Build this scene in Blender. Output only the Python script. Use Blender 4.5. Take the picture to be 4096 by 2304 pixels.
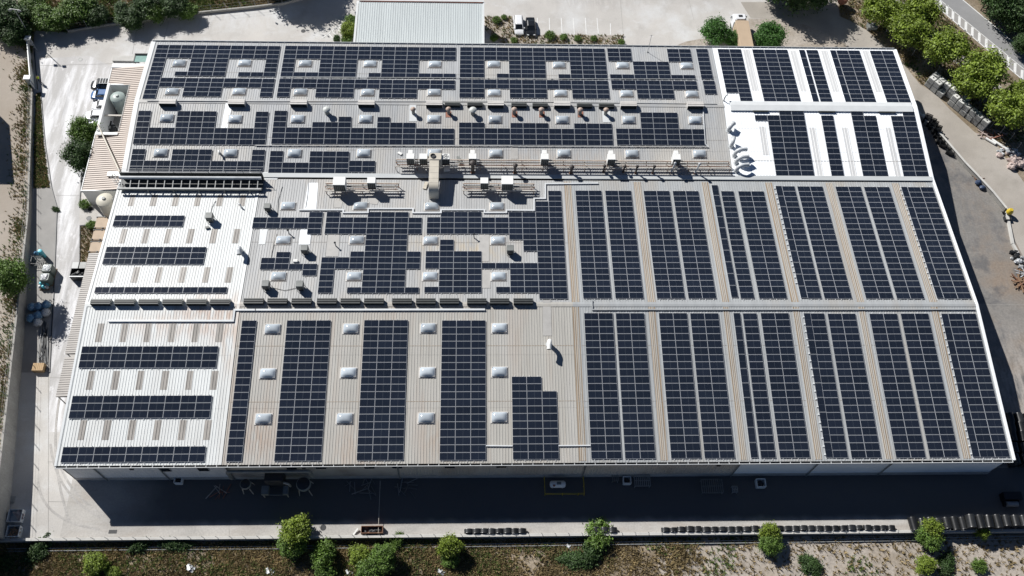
import bpy, bmesh, math, random
from mathutils import Vector, Matrix, Quaternion
rnd = random.Random(7)
SC = bpy.context.scene
for o in list(bpy.data.objects): bpy.data.objects.remove(o)
COL = SC.collection
# ---------------------------------------------------------------- camera
E0 = 7.2                                   # eave height above the yard
CF, CP, CY, CR = 3682.19, 1.0674958, 0.0769726, 0.0683033
CPOS = Vector((-2.96191, -39.54746, 121.40117 + E0))
_cp, _sp = math.cos(CP), math.sin(CP)
FW = Vector((math.sin(CY)*_cp, math.cos(CY)*_cp, -_sp))
_r0 = Vector((math.cos(CY), -math.sin(CY), 0)); _u0 = _r0.cross(FW)
RT = _r0*math.cos(CR) + _u0*math.sin(CR); UP = -_r0*math.sin(CR) + _u0*math.cos(CR)
cd = bpy.data.cameras.new('camera'); cam = bpy.data.objects.new('camera', cd); COL.objects.link(cam)
cam.matrix_world = Matrix(((RT.x, UP.x, -FW.x, CPOS.x), (RT.y, UP.y, -FW.y, CPOS.y), (RT.z, UP.z, -FW.z, CPOS.z), (0, 0, 0, 1)))
cd.sensor_width = 36; cd.lens = CF/4096*36; cd.clip_start = 1; cd.clip_end = 4000
SC.camera = cam
# ---------------------------------------------------------------- sun and sky
SUNL = Vector((6.1, -5.95, -7.1)).normalized()
w = bpy.data.worlds.new('World'); SC.world = w; w.use_nodes = True
nt = w.node_tree; bg = nt.nodes['Background']
sky = nt.nodes.new('ShaderNodeTexSky'); sky.sky_type = 'NISHITA'; sky.sun_disc = False
sky.sun_elevation = math.asin(-SUNL.z); sky.sun_rotation = math.atan2(-SUNL.x, -SUNL.y); sky.air_density = 0.55; sky.dust_density = 0.0; sky.ozone_density = 2.5; sky.altitude = 600
nt.links.new(sky.outputs[0], bg.inputs[0]); bg.inputs[1].default_value = 0.05
sl = bpy.data.lights.new('sun', 'SUN'); sl.energy = 5.0; sl.angle = math.radians(0.53); sl.color = (1, .975, .94)
so = bpy.data.objects.new('sun', sl); COL.objects.link(so); so.location = (-60, 120, 150)
so.rotation_euler = SUNL.to_track_quat('-Z', 'Y').to_euler()
vs = SC.view_settings; vs.view_transform = 'Standard'; vs.look = 'None'; vs.gamma = 1; vs.exposure = 0.3
SC.cycles.max_bounces = 6; SC.cycles.diffuse_bounces = 3; SC.cycles.transparent_max_bounces = 8
# ---------------------------------------------------------------- photo measurements -> places in the world
SLP = (0.0799066, 0.0814838, 0.0842342, 0.082658); BRK = (23.326, 47.541, 61.685); YB = 75.8
ZV1 = E0 + SLP[0]*BRK[0]; ZV2 = ZV1 - SLP[1]*(BRK[1]-BRK[0]); ZV3 = ZV2 + SLP[2]*(BRK[2]-BRK[1])
def rz(k, y):                               # height of roof slope k at y
    return (E0 + SLP[0]*y, ZV1 - SLP[1]*(y-BRK[0]), ZV2 + SLP[2]*(y-BRK[1]), ZV3 - SLP[3]*(y-BRK[2]))[k]
RS = (SLP[0], -SLP[1], SLP[2], -SLP[3])
def roofz(y): return rz(0 if y < BRK[0] else 1 if y < BRK[1] else 2 if y < BRK[2] else 3, y)
def ray(c, r, x, y):
    u, v = c*1024 + x/2.515625, r*576 + y/2.515625
    return FW + RT*((u-2048)/CF) - UP*((v-1152)/CF)
def G(c, r, x, y, z=0.0):
    d = ray(c, r, x, y); return CPOS + d*((z-CPOS.z)/d.z)
def S(c, r, x, y, k, up=0.0):
    d = ray(c, r, x, y); b = RS[k]; a = rz(k, 0) + up
    return CPOS + d*((a + b*CPOS.y - CPOS.z)/(d.z - b*d.y))
def Q(x, y, z=0.0): return G(0, 0, x*4.0, y*4.0, z)          # full-photo coordinates (2576 wide)
def QS(x, y, k, up=0.0): return S(0, 0, x*4.0, y*4.0, k, up)
# ---------------------------------------------------------------- mesh helpers
class MB:
    def __init__(s): s.v = []; s.f = []; s.m = []
    def face(s, pts, mi=0):
        n = len(s.v); s.v += [tuple(p) for p in pts]; s.f.append(tuple(range(n, n+len(pts)))); s.m.append(mi)
    def add(s, vs_, fs, mi=0):
        n = len(s.v); s.v += [tuple(p) for p in vs_]
        for f in fs: s.f.append(tuple(n+i for i in f)); s.m.append(mi)
    def box(s, a, b, mi=0):
        x0, x1 = sorted((a[0], b[0])); y0, y1 = sorted((a[1], b[1])); z0, z1 = sorted((a[2], b[2]))
        s.add([(x0,y0,z0),(x1,y0,z0),(x1,y1,z0),(x0,y1,z0),(x0,y0,z1),(x1,y0,z1),(x1,y1,z1),(x0,y1,z1)],
              [(3,2,1,0),(4,5,6,7),(0,1,5,4),(1,2,6,5),(2,3,7,6),(3,0,4,7)], mi)
    def obox(s, c, hx, hy, hz, mi=0):       # half-axis vectors
        c = Vector(c); hx = Vector(hx); hy = Vector(hy); hz = Vector(hz)
        s.add([c-hx-hy-hz, c+hx-hy-hz, c+hx+hy-hz, c-hx+hy-hz, c-hx-hy+hz, c+hx-hy+hz, c+hx+hy+hz, c-hx+hy+hz],
              [(3,2,1,0),(4,5,6,7),(0,1,5,4),(1,2,6,5),(2,3,7,6),(3,0,4,7)], mi)
    def bar(s, p, q, w_, h, mi=0):          # rectangular bar from p to q
        p = Vector(p); q = Vector(q); d = (q-p); n = d.normalized()
        up = Vector((0,0,1)) if abs(n.z) < .95 else Vector((1,0,0))
        a = n.cross(up).normalized(); b = a.cross(n)
        s.obox((p+q)/2, d/2, a*(w_/2), b*(h/2), mi)
    def rbox(s, a, b, r=.05, mi=0):         # box with chamfered vertical edges and top edges
        x0, x1 = sorted((a[0], b[0])); y0, y1 = sorted((a[1], b[1])); z0, z1 = sorted((a[2], b[2]))
        def ring(i, z): return [(x0+i+r,y0+i,z),(x1-i-r,y0+i,z),(x1-i,y0+i+r,z),(x1-i,y1-i-r,z),(x1-i-r,y1-i,z),(x0+i+r,y1-i,z),(x0+i,y1-i-r,z),(x0+i,y0+i+r,z)]
        R = [ring(0,z0), ring(0,z1-r), ring(r*.7,z1)]
        n = len(s.v)
        for q in R: s.v += q
        for k in range(2):
            for i in range(8): s.f.append((n+8*k+i, n+8*k+(i+1)%8, n+8*k+8+(i+1)%8, n+8*k+8+i)); s.m.append(mi)
        s.f.append(tuple(n+16+i for i in range(8))); s.m.append(mi)
        s.f.append(tuple(n+7-i for i in range(8))); s.m.append(mi)
    def lathe(s, c, prof, n=16, mi=0, axis='z', cap=True):
        c = Vector(c); k0 = len(s.v)
        for (r, h) in prof:
            for i in range(n):
                a = 2*math.pi*i/n; p = (r*math.cos(a), r*math.sin(a), h)
                if axis == 'x': p = (h, p[0], p[1])
                if axis == 'y': p = (p[1], h, p[0])
                s.v.append(tuple(c+Vector(p)))
        for k in range(len(prof)-1):
            for i in range(n):
                s.f.append((k0+k*n+i, k0+k*n+(i+1)%n, k0+k*n+n+(i+1)%n, k0+k*n+n+i)); s.m.append(mi)
        if cap:
            s.f.append(tuple(k0+n-1-i for i in range(n))); s.m.append(mi)
            k1 = k0+(len(prof)-1)*n; s.f.append(tuple(k1+i for i in range(n))); s.m.append(mi)
    def tube(s, pts, r, n=10, mi=0, cap=True):
        pts = [Vector(p) for p in pts]; rs = r if isinstance(r, (list, tuple)) else [r]*len(pts); k0 = len(s.v)
        prev = None
        for j, p in enumerate(pts):
            t = (pts[min(j+1, len(pts)-1)] - pts[max(j-1, 0)]).normalized()
            if prev is None:
                a = t.cross(Vector((0,0,1)) if abs(t.z) < .9 else Vector((1,0,0))).normalized()
            else: a = (prev - t*prev.dot(t)).normalized()
            prev = a; b = t.cross(a)
            for i in range(n):
                an = 2*math.pi*i/n; s.v.append(tuple(p + (a*math.cos(an) + b*math.sin(an))*rs[j]))
        for j in range(len(pts)-1):
            for i in range(n):
                s.f.append((k0+j*n+i, k0+j*n+(i+1)%n, k0+j*n+n+(i+1)%n, k0+j*n+n+i)); s.m.append(mi)
        if cap:
            s.f.append(tuple(k0+n-1-i for i in range(n))); s.m.append(mi)
            k1 = k0+(len(pts)-1)*n; s.f.append(tuple(k1+i for i in range(n))); s.m.append(mi)
    def prism(s, pts, z0, z1, mi=0):        # pts 2d/3d, counter-clockwise or not; z1 may be None to keep the points' z
        pts = [Vector(p) for p in pts]
        ar = sum(pts[i].x*pts[(i+1)%len(pts)].y - pts[(i+1)%len(pts)].x*pts[i].y for i in range(len(pts)))
        if ar < 0: pts = pts[::-1]
        n = len(pts); k0 = len(s.v)
        s.v += [(p.x, p.y, z0) for p in pts]; s.v += [(p.x, p.y, p.z if z1 is None else z1) for p in pts]
        s.f.append(tuple(k0+n-1-i for i in range(n))); s.m.append(mi); s.f.append(tuple(k0+n+i for i in range(n))); s.m.append(mi)
        for i in range(n): s.f.append((k0+i, k0+(i+1)%n, k0+n+(i+1)%n, k0+n+i)); s.m.append(mi)
    def sheet(s, pts, z=None, mi=0):
        pts = [Vector(p) for p in pts]
        ar = sum(pts[i].x*pts[(i+1)%len(pts)].y - pts[(i+1)%len(pts)].x*pts[i].y for i in range(len(pts)))
        if ar < 0: pts = pts[::-1]
        s.face([(p.x, p.y, p.z if z is None else z) for p in pts], mi)
    def mesh(s, name, mats, base=None, smooth=False):
        me = bpy.data.meshes.new(name)
        b = base or Vector((0,0,0))
        me.from_pydata([(v[0]-b.x, v[1]-b.y, v[2]-b.z) for v in s.v], [], s.f)
        for m in (mats if isinstance(mats, (list, tuple)) else [mats]): me.materials.append(m)
        me.polygons.foreach_set('material_index', s.m)
        if smooth:
            me.polygons.foreach_set('use_smooth', [True]*len(me.polygons))
            try: me.set_sharp_from_angle(angle=math.radians(40))
            except Exception: pass
        me.update(); return me
    def build(s, name, mats, parent=None, smooth=False, label=None):
        base = None
        if parent is not None: base = BASE.get(parent.name, Vector((0,0,0)))
        o = link(name, s.mesh(name, mats, base, smooth), parent)
        if parent is not None: BASE[o.name] = base
        if label: o['label'] = label
        return o
BASE = {}
def link(name, data, parent=None):
    o = bpy.data.objects.new(name, data); COL.objects.link(o)
    if parent is not None: o.parent = parent
    return o
def tag(o, label=None, cat=None, group=None, kind=None):
    if label: o['label'] = label
    if cat: o['category'] = cat
    if group: o['group'] = group
    if kind: o['kind'] = kind
    return o
def thing(name, label, cat, loc=(0,0,0), group=None):
    o = link(name, None); o.location = loc; o.empty_display_size = .3
    BASE[o.name] = Vector(loc); return tag(o, label, cat, group)
def single(name, mb, mats, label, cat, group=None, loc=None, smooth=False):   # a thing that is one mesh
    base = Vector(loc) if loc is not None else Vector((0,0,0)); v0 = Vector(mb.v[0])
    off = base if (v0-base).length < v0.length else None      # built in the world, or already about its own base
    o = link(name, mb.mesh(name, mats, off, smooth)); o.location = base; BASE[o.name] = base
    return tag(o, label, cat, group)
def struct(name, mb, mats): return tag(link(name, mb.mesh(name, mats)), kind='structure')
def copy_tree(o, parent=None):
    c = o.copy(); COL.objects.link(c)
    if parent is not None: c.parent = parent
    for ch in o.children: copy_tree(ch, c)
    return c
def place(o, loc, rot=0.0, sc=1.0, label=None, group=None):
    o.location = loc; o.rotation_euler = (0, 0, rot)
    o.scale = (sc, sc, sc) if not isinstance(sc, tuple) else sc
    if label: o['label'] = label
    if group: o['group'] = group
    return o
ORD = 'first second third fourth fifth sixth seventh eighth ninth tenth eleventh twelfth thirteenth fourteenth fifteenth sixteenth seventeenth eighteenth nineteenth'.split()
TENS = {20: 'twentie', 30: 'thirtie', 40: 'fortie'}
def nth(i):                                 # 0 -> first
    n = i+1
    if n < 20: return ORD[n-1]
    t = n//10*10
    return TENS[t]+'th' if n == t else {20:'twenty',30:'thirty',40:'forty'}[t]+'-'+ORD[n-t-1]
# ---------------------------------------------------------------- materials
def pm(name, col, rough=.6, var=.12, sc=1.0, st=(1,1,1), metal=0.0, col2=None, sc2=None, st2=None, lo=.45, hi=.65, bump=0.0, bsc=8.0, spec=.5, rv=0.0, fine=0.0, fsc=30.0, leaf=False, layers=(), spots=(), cracks=0.0):
    m = bpy.data.materials.new(name); m.use_nodes = True; t = m.node_tree; N = t.nodes; L = t.links
    b = N['Principled BSDF']; b.inputs['Roughness'].default_value = rough; b.inputs['Metallic'].default_value = metal
    b.inputs['Specular IOR Level'].default_value = spec
    tc = N.new('ShaderNodeTexCoord')
    def noise(scale, stv, det=4.0):
        mp = N.new('ShaderNodeMapping'); mp.inputs['Scale'].default_value = stv; L.new(tc.outputs['Object'], mp.inputs[0])
        n = N.new('ShaderNodeTexNoise'); n.inputs['Scale'].default_value = scale; n.inputs['Detail'].default_value = det; n.inputs['Roughness'].default_value = .6
        L.new(mp.outputs[0], n.inputs['Vector']); return n.outputs['Fac']
    def mixc(fac, a, c):
        x = N.new('ShaderNodeMix'); x.data_type = 'RGBA'; L.new(fac, x.inputs[0])
        for v, i in ((a, 6), (c, 7)):
            if isinstance(v, tuple): x.inputs[i].default_value = (*v, 1)
            else: L.new(v, x.inputs[i])
        return x.outputs[2]
    def mr(fac, a, c, d=0.0, e=1.0):
        x = N.new('ShaderNodeMapRange'); L.new(fac, x.inputs[0])
        for i, v in enumerate((a, c, d, e)): x.inputs[i+1].default_value = v
        return x.outputs[0]
    c = tuple(col)
    out = mixc(mr(noise(sc, st), .3, .7), tuple(max(0, v*(1-var)) for v in c), tuple(v*(1+var) for v in c))
    if col2: out = mixc(mr(noise(sc2 or sc*.5, st2 or st, 6.0), lo, hi), out, tuple(col2))
    for (cl, s_, st_, a_, b_, k_) in layers: out = mixc(mr(noise(s_, st_, 6.0), a_, b_, 0.0, k_), out, tuple(cl))
    for (px, py, rx, ry, cl, k_) in spots:       # a stain with a place of its own
        mp = N.new('ShaderNodeMapping'); mp.vector_type = 'POINT'; mp.inputs['Location'].default_value = (-px/rx, -py/ry, 0); mp.inputs['Scale'].default_value = (1/rx, 1/ry, 0); L.new(tc.outputs['Object'], mp.inputs[0])
        ln = N.new('ShaderNodeVectorMath'); ln.operation = 'LENGTH'; L.new(mp.outputs[0], ln.inputs[0])
        mu = N.new('ShaderNodeMath'); mu.operation = 'MULTIPLY'; L.new(mr(ln.outputs['Value'], 1.0, .2, 0.0, k_), mu.inputs[0]); L.new(mr(noise(1.2, (1.4,.3,1) if ry < rx*3 else (1,1,1)), .35, .6), mu.inputs[1])
        out = mixc(mu.outputs[0], out, tuple(cl))
    if cracks:
        vo = N.new('ShaderNodeTexVoronoi'); vo.feature = 'DISTANCE_TO_EDGE'; vo.inputs['Scale'].default_value = .16; L.new(tc.outputs['Object'], vo.inputs['Vector'])
        out = mixc(mr(vo.outputs['Distance'], .012, .002, 0.0, cracks), out, tuple(v*.45 for v in c))
    def scale(out, fac):
        x = N.new('ShaderNodeMix'); x.data_type = 'RGBA'; x.blend_type = 'MULTIPLY'; x.inputs[0].default_value = 1
        cb = N.new('ShaderNodeCombineColor')
        for i in range(3): L.new(fac, cb.inputs[i])
        L.new(out, x.inputs[6]); L.new(cb.outputs[0], x.inputs[7]); return x.outputs[2]
    if fine: out = scale(out, mr(noise(fsc, (1,1,1), 3.0), .3, .7, 1-fine, 1+fine))
    if rv:
        oi = N.new('ShaderNodeObjectInfo'); out = scale(out, mr(oi.outputs['Random'], 0, 1, 1-rv, 1+rv))
    if leaf:
        g = N.new('ShaderNodeNewGeometry'); out = scale(out, mr(g.outputs['Random Per Island'], 0, 1, .55, 1.5))
    L.new(out, b.inputs['Base Color'])
    if leaf:
        tr = N.new('ShaderNodeBsdfTranslucent'); L.new(out, tr.inputs[0]); ms = N.new('ShaderNodeMixShader'); ms.inputs[0].default_value = .27
        L.new(b.outputs[0], ms.inputs[1]); L.new(tr.outputs[0], ms.inputs[2]); L.new(ms.outputs[0], N['Material Output'].inputs[0])
    if bump:
        bn = N.new('ShaderNodeBump'); bn.inputs['Strength'].default_value = bump; bn.inputs['Distance'].default_value = .1
        L.new(noise(bsc, (1,1,1)), bn.inputs['Height']); L.new(bn.outputs[0], b.inputs['Normal'])
    return m
M = {}
M['white_left'] = pm('white_roof_sheet', (.645,.665,.655), .5, .06, .7, (1,.12,1), spots=((-47,-16.5,9,5,(.44,.27,.18),.65),(-44,-20,3,8,(.50,.40,.32),.6),(-55,-18,8,3,(.52,.42,.35),.5)), col2=(.55,.55,.53), sc2=.35, st2=(1,.2,1), lo=.5, hi=.75, fine=.06)
M['beige'] = pm('beige_roof_sheet', (.405,.393,.360), .5, .08, .8, (1.5,.08,1), col2=(.40,.345,.295), sc2=.3, st2=(1.6,.12,1), lo=.5, hi=.8, fine=.08, layers=(((.34,.295,.245),.5,(2.2,.1,1),.58,.78,.6),((.46,.45,.43),.3,(1.2,.2,1),.5,.7,.5)), spots=((-39,-34,4,6,(.36,.25,.18),.6),(-25,-36,5,5,(.36,.26,.19),.55),(-14,-35,4,5,(.37,.28,.21),.5),(-42.5,-26,1.6,12,(.40,.32,.25),.6)))
M['grey'] = pm('grey_roof_sheet', (.375,.386,.392), .45, .10, .8, (1.5,.1,1), col2=(.44,.425,.395), sc2=.15, st2=(1,.3,1), lo=.45, hi=.65, fine=.07, layers=(((.33,.33,.325),.5,(2,.15,1),.55,.75,.5),((.46,.47,.475),.4,(1,.2,1),.52,.7,.6)), spots=((-6,19,30,4,(.43,.40,.36),.6),(2,13,20,3,(.42,.37,.32),.6)))
M['greyM'] = pm('aged_roof_sheet', (.385,.39,.388), .5, .12, .7, (1.5,.1,1), col2=(.42,.395,.36), sc2=.2, st2=(1.3,.3,1), lo=.5, hi=.7, fine=.08, layers=(((.33,.315,.29),.5,(2,.15,1),.55,.75,.5),), spots=((-9,-5,6,3,(.47,.40,.29),.8),(-16,-4,7,3,(.45,.39,.30),.7),(-36,2,4,5,(.50,.50,.50),.6)))
M['greyR'] = pm('blue_grey_roof_sheet', (.36,.375,.38), .42, .08, .8, (1.5,.1,1), col2=(.36,.345,.315), sc2=.12, st2=(1.5,.3,1), lo=.5, hi=.7, fine=.05)
M['white'] = pm('bright_white_roof', (.88,.91,.93), .4, .04, .5, (1,.2,1), col2=(.78,.78,.75), sc2=.3, lo=.62, hi=.85)
M['trim'] = pm('white_flashing', (.64,.66,.66), .4, .06, .6)
M['trimG'] = pm('grey_flashing', (.50,.52,.52), .35, .12, .4, (.3,1,1))
M['wallL'] = pm('white_cladding', (.70,.71,.71), .6, .08, .3, (1,1,.4))
M['wallM'] = pm('stained_render', (.48,.45,.40), .8, .18, .35, (1,1,.5), col2=(.27,.23,.19), lo=.5, hi=.7)
M['wallR'] = pm('blue_grey_cladding', (.74,.80,.84), .55, .06, .3)
M['plinth'] = pm('concrete_plinth', (.40,.39,.37), .85, .15, .5)
M['dark'] = pm('dark_metal', (.03,.032,.035), .5, .2, 2)
M['black'] = pm('black_plastic', (.012,.013,.014), .45, .2, 3, rv=.3)
M['slat'] = pm('aged_aluminium_slats', (.20,.21,.20), .45, .25, 1.2)
M['slatd'] = pm('dark_louvre', (.045,.05,.05), .5, .25, 1.5)
M['dome'] = pm('opal_acrylic', (.46,.51,.55), .10, .10, .6, spec=.8, rv=.16, col2=(.47,.48,.46), sc2=.5, lo=.5, hi=.7)
M['curb'] = pm('skylight_curb', (.58,.56,.53), .6, .12, .8, col2=(.42,.36,.30), lo=.5, hi=.7)
M['frame'] = pm('aluminium_frame', (.44,.46,.49), .4, .04, 1.0)
M['rail'] = pm('mounting_rail', (.72,.73,.74), .35, .04, 1.0)
M['lightW'] = pm('weathered_translucent_sheet', (.30,.28,.255), .5, .22, 2.0, (1,.15,1), rv=.12, fine=.15)
M['lightB'] = pm('brown_translucent_sheet', (.42,.395,.35), .5, .12, 3.0, (1.2,.06,1), fine=.08)
M['lightL'] = pm('brown_sheet_valleys', (.27,.205,.14), .6, .25, 2.0, (1.2,.06,1), col2=(.36,.31,.25), sc2=.5, st2=(2,.1,1), lo=.45, hi=.7)
M['lightG'] = pm('pale_translucent_sheet', (.60,.605,.60), .4, .06, .6, (1,.2,1), fine=.05)
M['ductg'] = pm('dull_grey_duct', (.50,.52,.53), .4, .15, 1.5)
M['brack'] = pm('dull_bracket_paint', (.36,.37,.36), .5, .15, 1.5)
M['bale'] = pm('dark_green_wrap', (.09,.12,.105), .45, .25, 2)
M['tyremark'] = pm('tyre_marks', (.39,.375,.355), .85, .15, .6, fine=.15, fsc=4)
M['hvac'] = pm('white_unit_casing', (.80,.80,.77), .4, .05, 1.0, fine=.04)
M['cream'] = pm('cream_duct', (.54,.50,.42), .45, .10, .7)
M['duct'] = pm('galvanised_duct', (.50,.52,.53), .35, .12, .8)
M['tray'] = pm('galvanised_tray', (.62,.64,.65), .35, .08, .6)
M['rust'] = pm('rusty_steel', (.20,.10,.06), .75, .3, 2.0, col2=(.40,.33,.26), lo=.5, hi=.7)
M['pipe'] = pm('pale_pipe', (.52,.48,.42), .5, .2, .7)
M['flue'] = pm('dark_flue', (.055,.045,.04), .6, .3, 2)
M['red'] = pm('oxide_red_patch', (.28,.12,.08), .7, .2, 1)
M['patch'] = pm('grey_mastic', (.40,.39,.37), .6, .08, 1)
M['cap'] = pm('vent_cap', (.55,.57,.54), .5, .1, 1)
M['capT'] = pm('tan_vent_cap', (.42,.32,.26), .55, .15, 2)
M['conc'] = pm('yard_concrete', (.485,.465,.435), .85, .10, .12, col2=(.57,.57,.56), sc2=.16, lo=.48, hi=.68, fine=.07, fsc=6, layers=(((.36,.345,.325),.35,(1,.5,1),.55,.75,.6),((.62,.62,.62),.5,(.6,1,1),.58,.75,.6),((.33,.31,.29),1.4,(1,1,1),.62,.75,.45)), spots=((-62,78,9,5,(.74,.74,.74),.8),(-50,90,14,6,(.60,.60,.60),.6),(20,96,14,5,(.36,.34,.32),.7)))
M['drive'] = pm('wet_streaked_concrete', (.44,.43,.42), .7, .14, .25, (1,.12,1), col2=(.74,.74,.75), sc2=.42, st2=(1,.16,1), lo=.47, hi=.63, fine=.08, fsc=5, layers=(((.33,.33,.335),.5,(1.6,.1,1),.55,.7,.6),((.82,.82,.83),.9,(1,.5,1),.58,.7,.7)))
M['yardR'] = pm('stained_yard', (.225,.212,.195), .85, .25, .22, col2=(.235,.19,.15), sc2=.10, lo=.48, hi=.66, fine=.14, fsc=3, layers=(((.105,.105,.108),.22,(1,1,1),.5,.62,.8),((.25,.225,.20),.35,(1,.5,1),.55,.72,.7),((.25,.185,.135),.3,(1,.5,1),.58,.74,.6)), spots=((86,12,18,15,(.37,.34,.31),.95),(79,46,9,12,(.15,.15,.15),.5)))
M['strip'] = pm('sandy_concrete', (.50,.44,.37), .85, .12, .3, (.4,1,1), col2=(.52,.50,.47), sc2=.15, lo=.45, hi=.65, fine=.07, fsc=5)
M['shaded_conc'] = pm('shade_painted_yard', (.40,.385,.36), .8, .12, .25, col2=(.46,.44,.41), sc2=.12, lo=.45, hi=.65, fine=.1, fsc=4, layers=(((.34,.30,.26),.5,(.3,1,1),.5,.7,.6),))
M['lot'] = pm('tan_lot_earth', (.37,.325,.275), .95, .10, .12, col2=(.30,.255,.205), sc2=.08, lo=.45, hi=.7, bump=.2, bsc=2, fine=.08)
M['road'] = pm('beige_asphalt', (.35,.32,.28), .85, .10, .2, col2=(.40,.37,.33), sc2=.1, lo=.45, hi=.65, fine=.08, fsc=6, layers=(((.24,.22,.195),.5,(1,1,1),.6,.75,.6),))
M['asphalt'] = pm('grey_asphalt', (.26,.26,.26), .85, .10, .25, fine=.06, fsc=6)
M['pave'] = pm('pale_pavement', (.31,.30,.285), .85, .12, .3, fine=.08)
M['paint'] = pm('road_paint', (.72,.72,.70), .6, .1, 2, fine=.1)
M['dirt'] = pm('dry_earth', (.29,.24,.18), .95, .20, .2, col2=(.19,.15,.10), sc2=.16, lo=.42, hi=.6, bump=.6, bsc=3, fine=.25, fsc=2.2)
M['sand'] = pm('pale_sandy_earth', (.37,.33,.285), .95, .12, .25, col2=(.28,.235,.18), sc2=.2, lo=.5, hi=.7, bump=.4, bsc=3, fine=.2, fsc=2.5)
M['wallc'] = pm('grey_boundary_concrete', (.33,.32,.295), .9, .16, .5, (1,1,.6), fine=.12, fsc=4)
M['wallw'] = pm('pale_coping', (.52,.51,.48), .85, .10, .7, fine=.08)
M['leafD'] = pm('dark_foliage', (.050,.098,.024), .6, .35, .5, leaf=True)
M['leafM'] = pm('green_foliage', (.110,.190,.030), .55, .35, .5, leaf=True)
M['leafY'] = pm('yellow_green_foliage', (.190,.260,.030), .55, .30, .5, leaf=True)
M['leafP'] = pm('pine_foliage', (.065,.165,.028), .6, .30, .6, leaf=True)
M['straw'] = pm('dry_grass_blades', (.26,.20,.10), .9, .35, .4, leaf=True)
M['weed'] = pm('green_weed_blades', (.10,.155,.035), .9, .35, .4, leaf=True)
M['bark'] = pm('bark', (.11,.085,.06), .9, .25, 3)
M['glass'] = pm('car_glass', (.012,.015,.018), .06, .05, 1, spec=.8)
M['tyre'] = pm('tyre_rubber', (.02,.02,.02), .8, .1, 3)
M['lamp'] = pm('lamp_lens', (.75,.77,.78), .12, .05, 2)
M['brown'] = pm('brown_pink_sheet', (.335,.265,.215), .5, .10, .6, fine=.05)
M['taupe'] = pm('taupe_sheet', (.255,.235,.215), .5, .10, .6, fine=.05)
M['tank'] = pm('grey_green_tank', (.34,.40,.375), .4, .1, .6)
M['tankb'] = pm('cream_tank', (.55,.52,.43), .5, .1, .6)
M['tan'] = pm('tan_container_roof', (.37,.275,.185), .6, .10, .8, fine=.05)
M['roofN'] = pm('pale_blue_sheet', (.52,.56,.56), .4, .06, .6, (1,.1,1), fine=.04)
M['ibc'] = pm('cloudy_white_plastic', (.60,.60,.57), .4, .12, 1.5, rv=.25, fine=.1)
M['cage'] = pm('galvanised_cage', (.30,.31,.31), .4, .1, 2)
M['yellow'] = pm('yellow_paint', (.55,.40,.03), .5, .1, 2)
M['blue'] = pm('blue_film', (.10,.22,.36), .35, .3, 2.5, col2=(.5,.58,.62), sc2=3, lo=.55, hi=.66)
M['cyan'] = pm('cyan_plastic', (.10,.48,.58), .4, .1, 2)
M['bag'] = pm('white_plastic_film', (.55,.56,.57), .35, .25, 3, col2=(.16,.20,.22), sc2=4, lo=.5, hi=.6)
M['pink'] = pm('pinkish_waste_film', (.42,.34,.31), .6, .3, 3)
M['wood'] = pm('raw_timber', (.24,.15,.09), .8, .2, 4, (1,6,1))
M['woodp'] = pm('bright_timber', (.43,.29,.15), .7, .12, 5, (8,1,1))
M['denim'] = pm('dark_trousers', (.03,.035,.05), .8, .2, 6)
M['hivis'] = pm('high_visibility_yellow', (.55,.75,.02), .6, .08, 6)
M['skin'] = pm('skin', (.45,.27,.19), .55, .05, 6)
M['hair'] = pm('dark_hair', (.02,.015,.012), .7, .1, 9)
def carpaint(n, c): return pm(n, c, .22, .02, 1, spec=.6)
M['carW'] = carpaint('white_car_paint', (.75,.76,.77)); M['carK'] = carpaint('black_car_paint', (.015,.017,.02)); M['carB'] = carpaint('blue_car_paint', (.05,.13,.30)); M['carS'] = carpaint('silver_car_paint', (.45,.47,.49))
# solar glass: dark cells with thin busbar lines, local to each panel (2.12 x 1.083 m pitch)
def solar(name, wv, hv, nx, ny):
    m = bpy.data.materials.new(name); m.use_nodes = True; t = m.node_tree; N = t.nodes; L = t.links
    b = N['Principled BSDF']; b.inputs['Roughness'].default_value = .13; b.inputs['Specular IOR Level'].default_value = .35
    tc = N.new('ShaderNodeTexCoord'); sp = N.new('ShaderNodeSeparateXYZ'); L.new(tc.outputs['Object'], sp.inputs[0])
    def ma(op, a, b_):
        x = N.new('ShaderNodeMath'); x.operation = op
        for i, v in enumerate((a, b_)):
            if isinstance(v, (int, float)): x.inputs[i].default_value = v
            else: L.new(v, x.inputs[i])
        return x.outputs[0]
    def lines(s, size, n, wd):
        f = ma('FRACT', ma('MULTIPLY', s, n/size), 0)
        return ma('LESS_THAN', ma('ABSOLUTE', ma('SUBTRACT', f, .5), 0), wd*n/size/2)
    a = ma('MAXIMUM', lines(ma('ADD', sp.outputs[0], wv/nx/2), wv, nx, .012), lines(ma('ADD', sp.outputs[1], hv/ny/2), hv, ny, .016))
    oi = N.new('ShaderNodeObjectInfo'); nz = N.new('ShaderNodeTexNoise'); nz.inputs['Scale'].default_value = .12
    ge = N.new('ShaderNodeNewGeometry'); L.new(ge.outputs['Position'], nz.inputs['Vector'])
    mx = N.new('ShaderNodeMix'); mx.data_type = 'RGBA'; L.new(ma('ADD', ma('MULTIPLY', oi.outputs['Random'], .5), ma('MULTIPLY', nz.outputs['Fac'], .5)), mx.inputs[0])
    mx.inputs[6].default_value = (.0045,.0075,.0150,1); mx.inputs[7].default_value = (.0120,.0172,.0310,1)
    m2 = N.new('ShaderNodeMix'); m2.data_type = 'RGBA'; L.new(ma('MULTIPLY', a, .35), m2.inputs[0]); L.new(mx.outputs[2], m2.inputs[6]); m2.inputs[7].default_value = (.075,.09,.115,1)
    L.new(m2.outputs[2], b.inputs['Base Color']); return m
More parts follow.
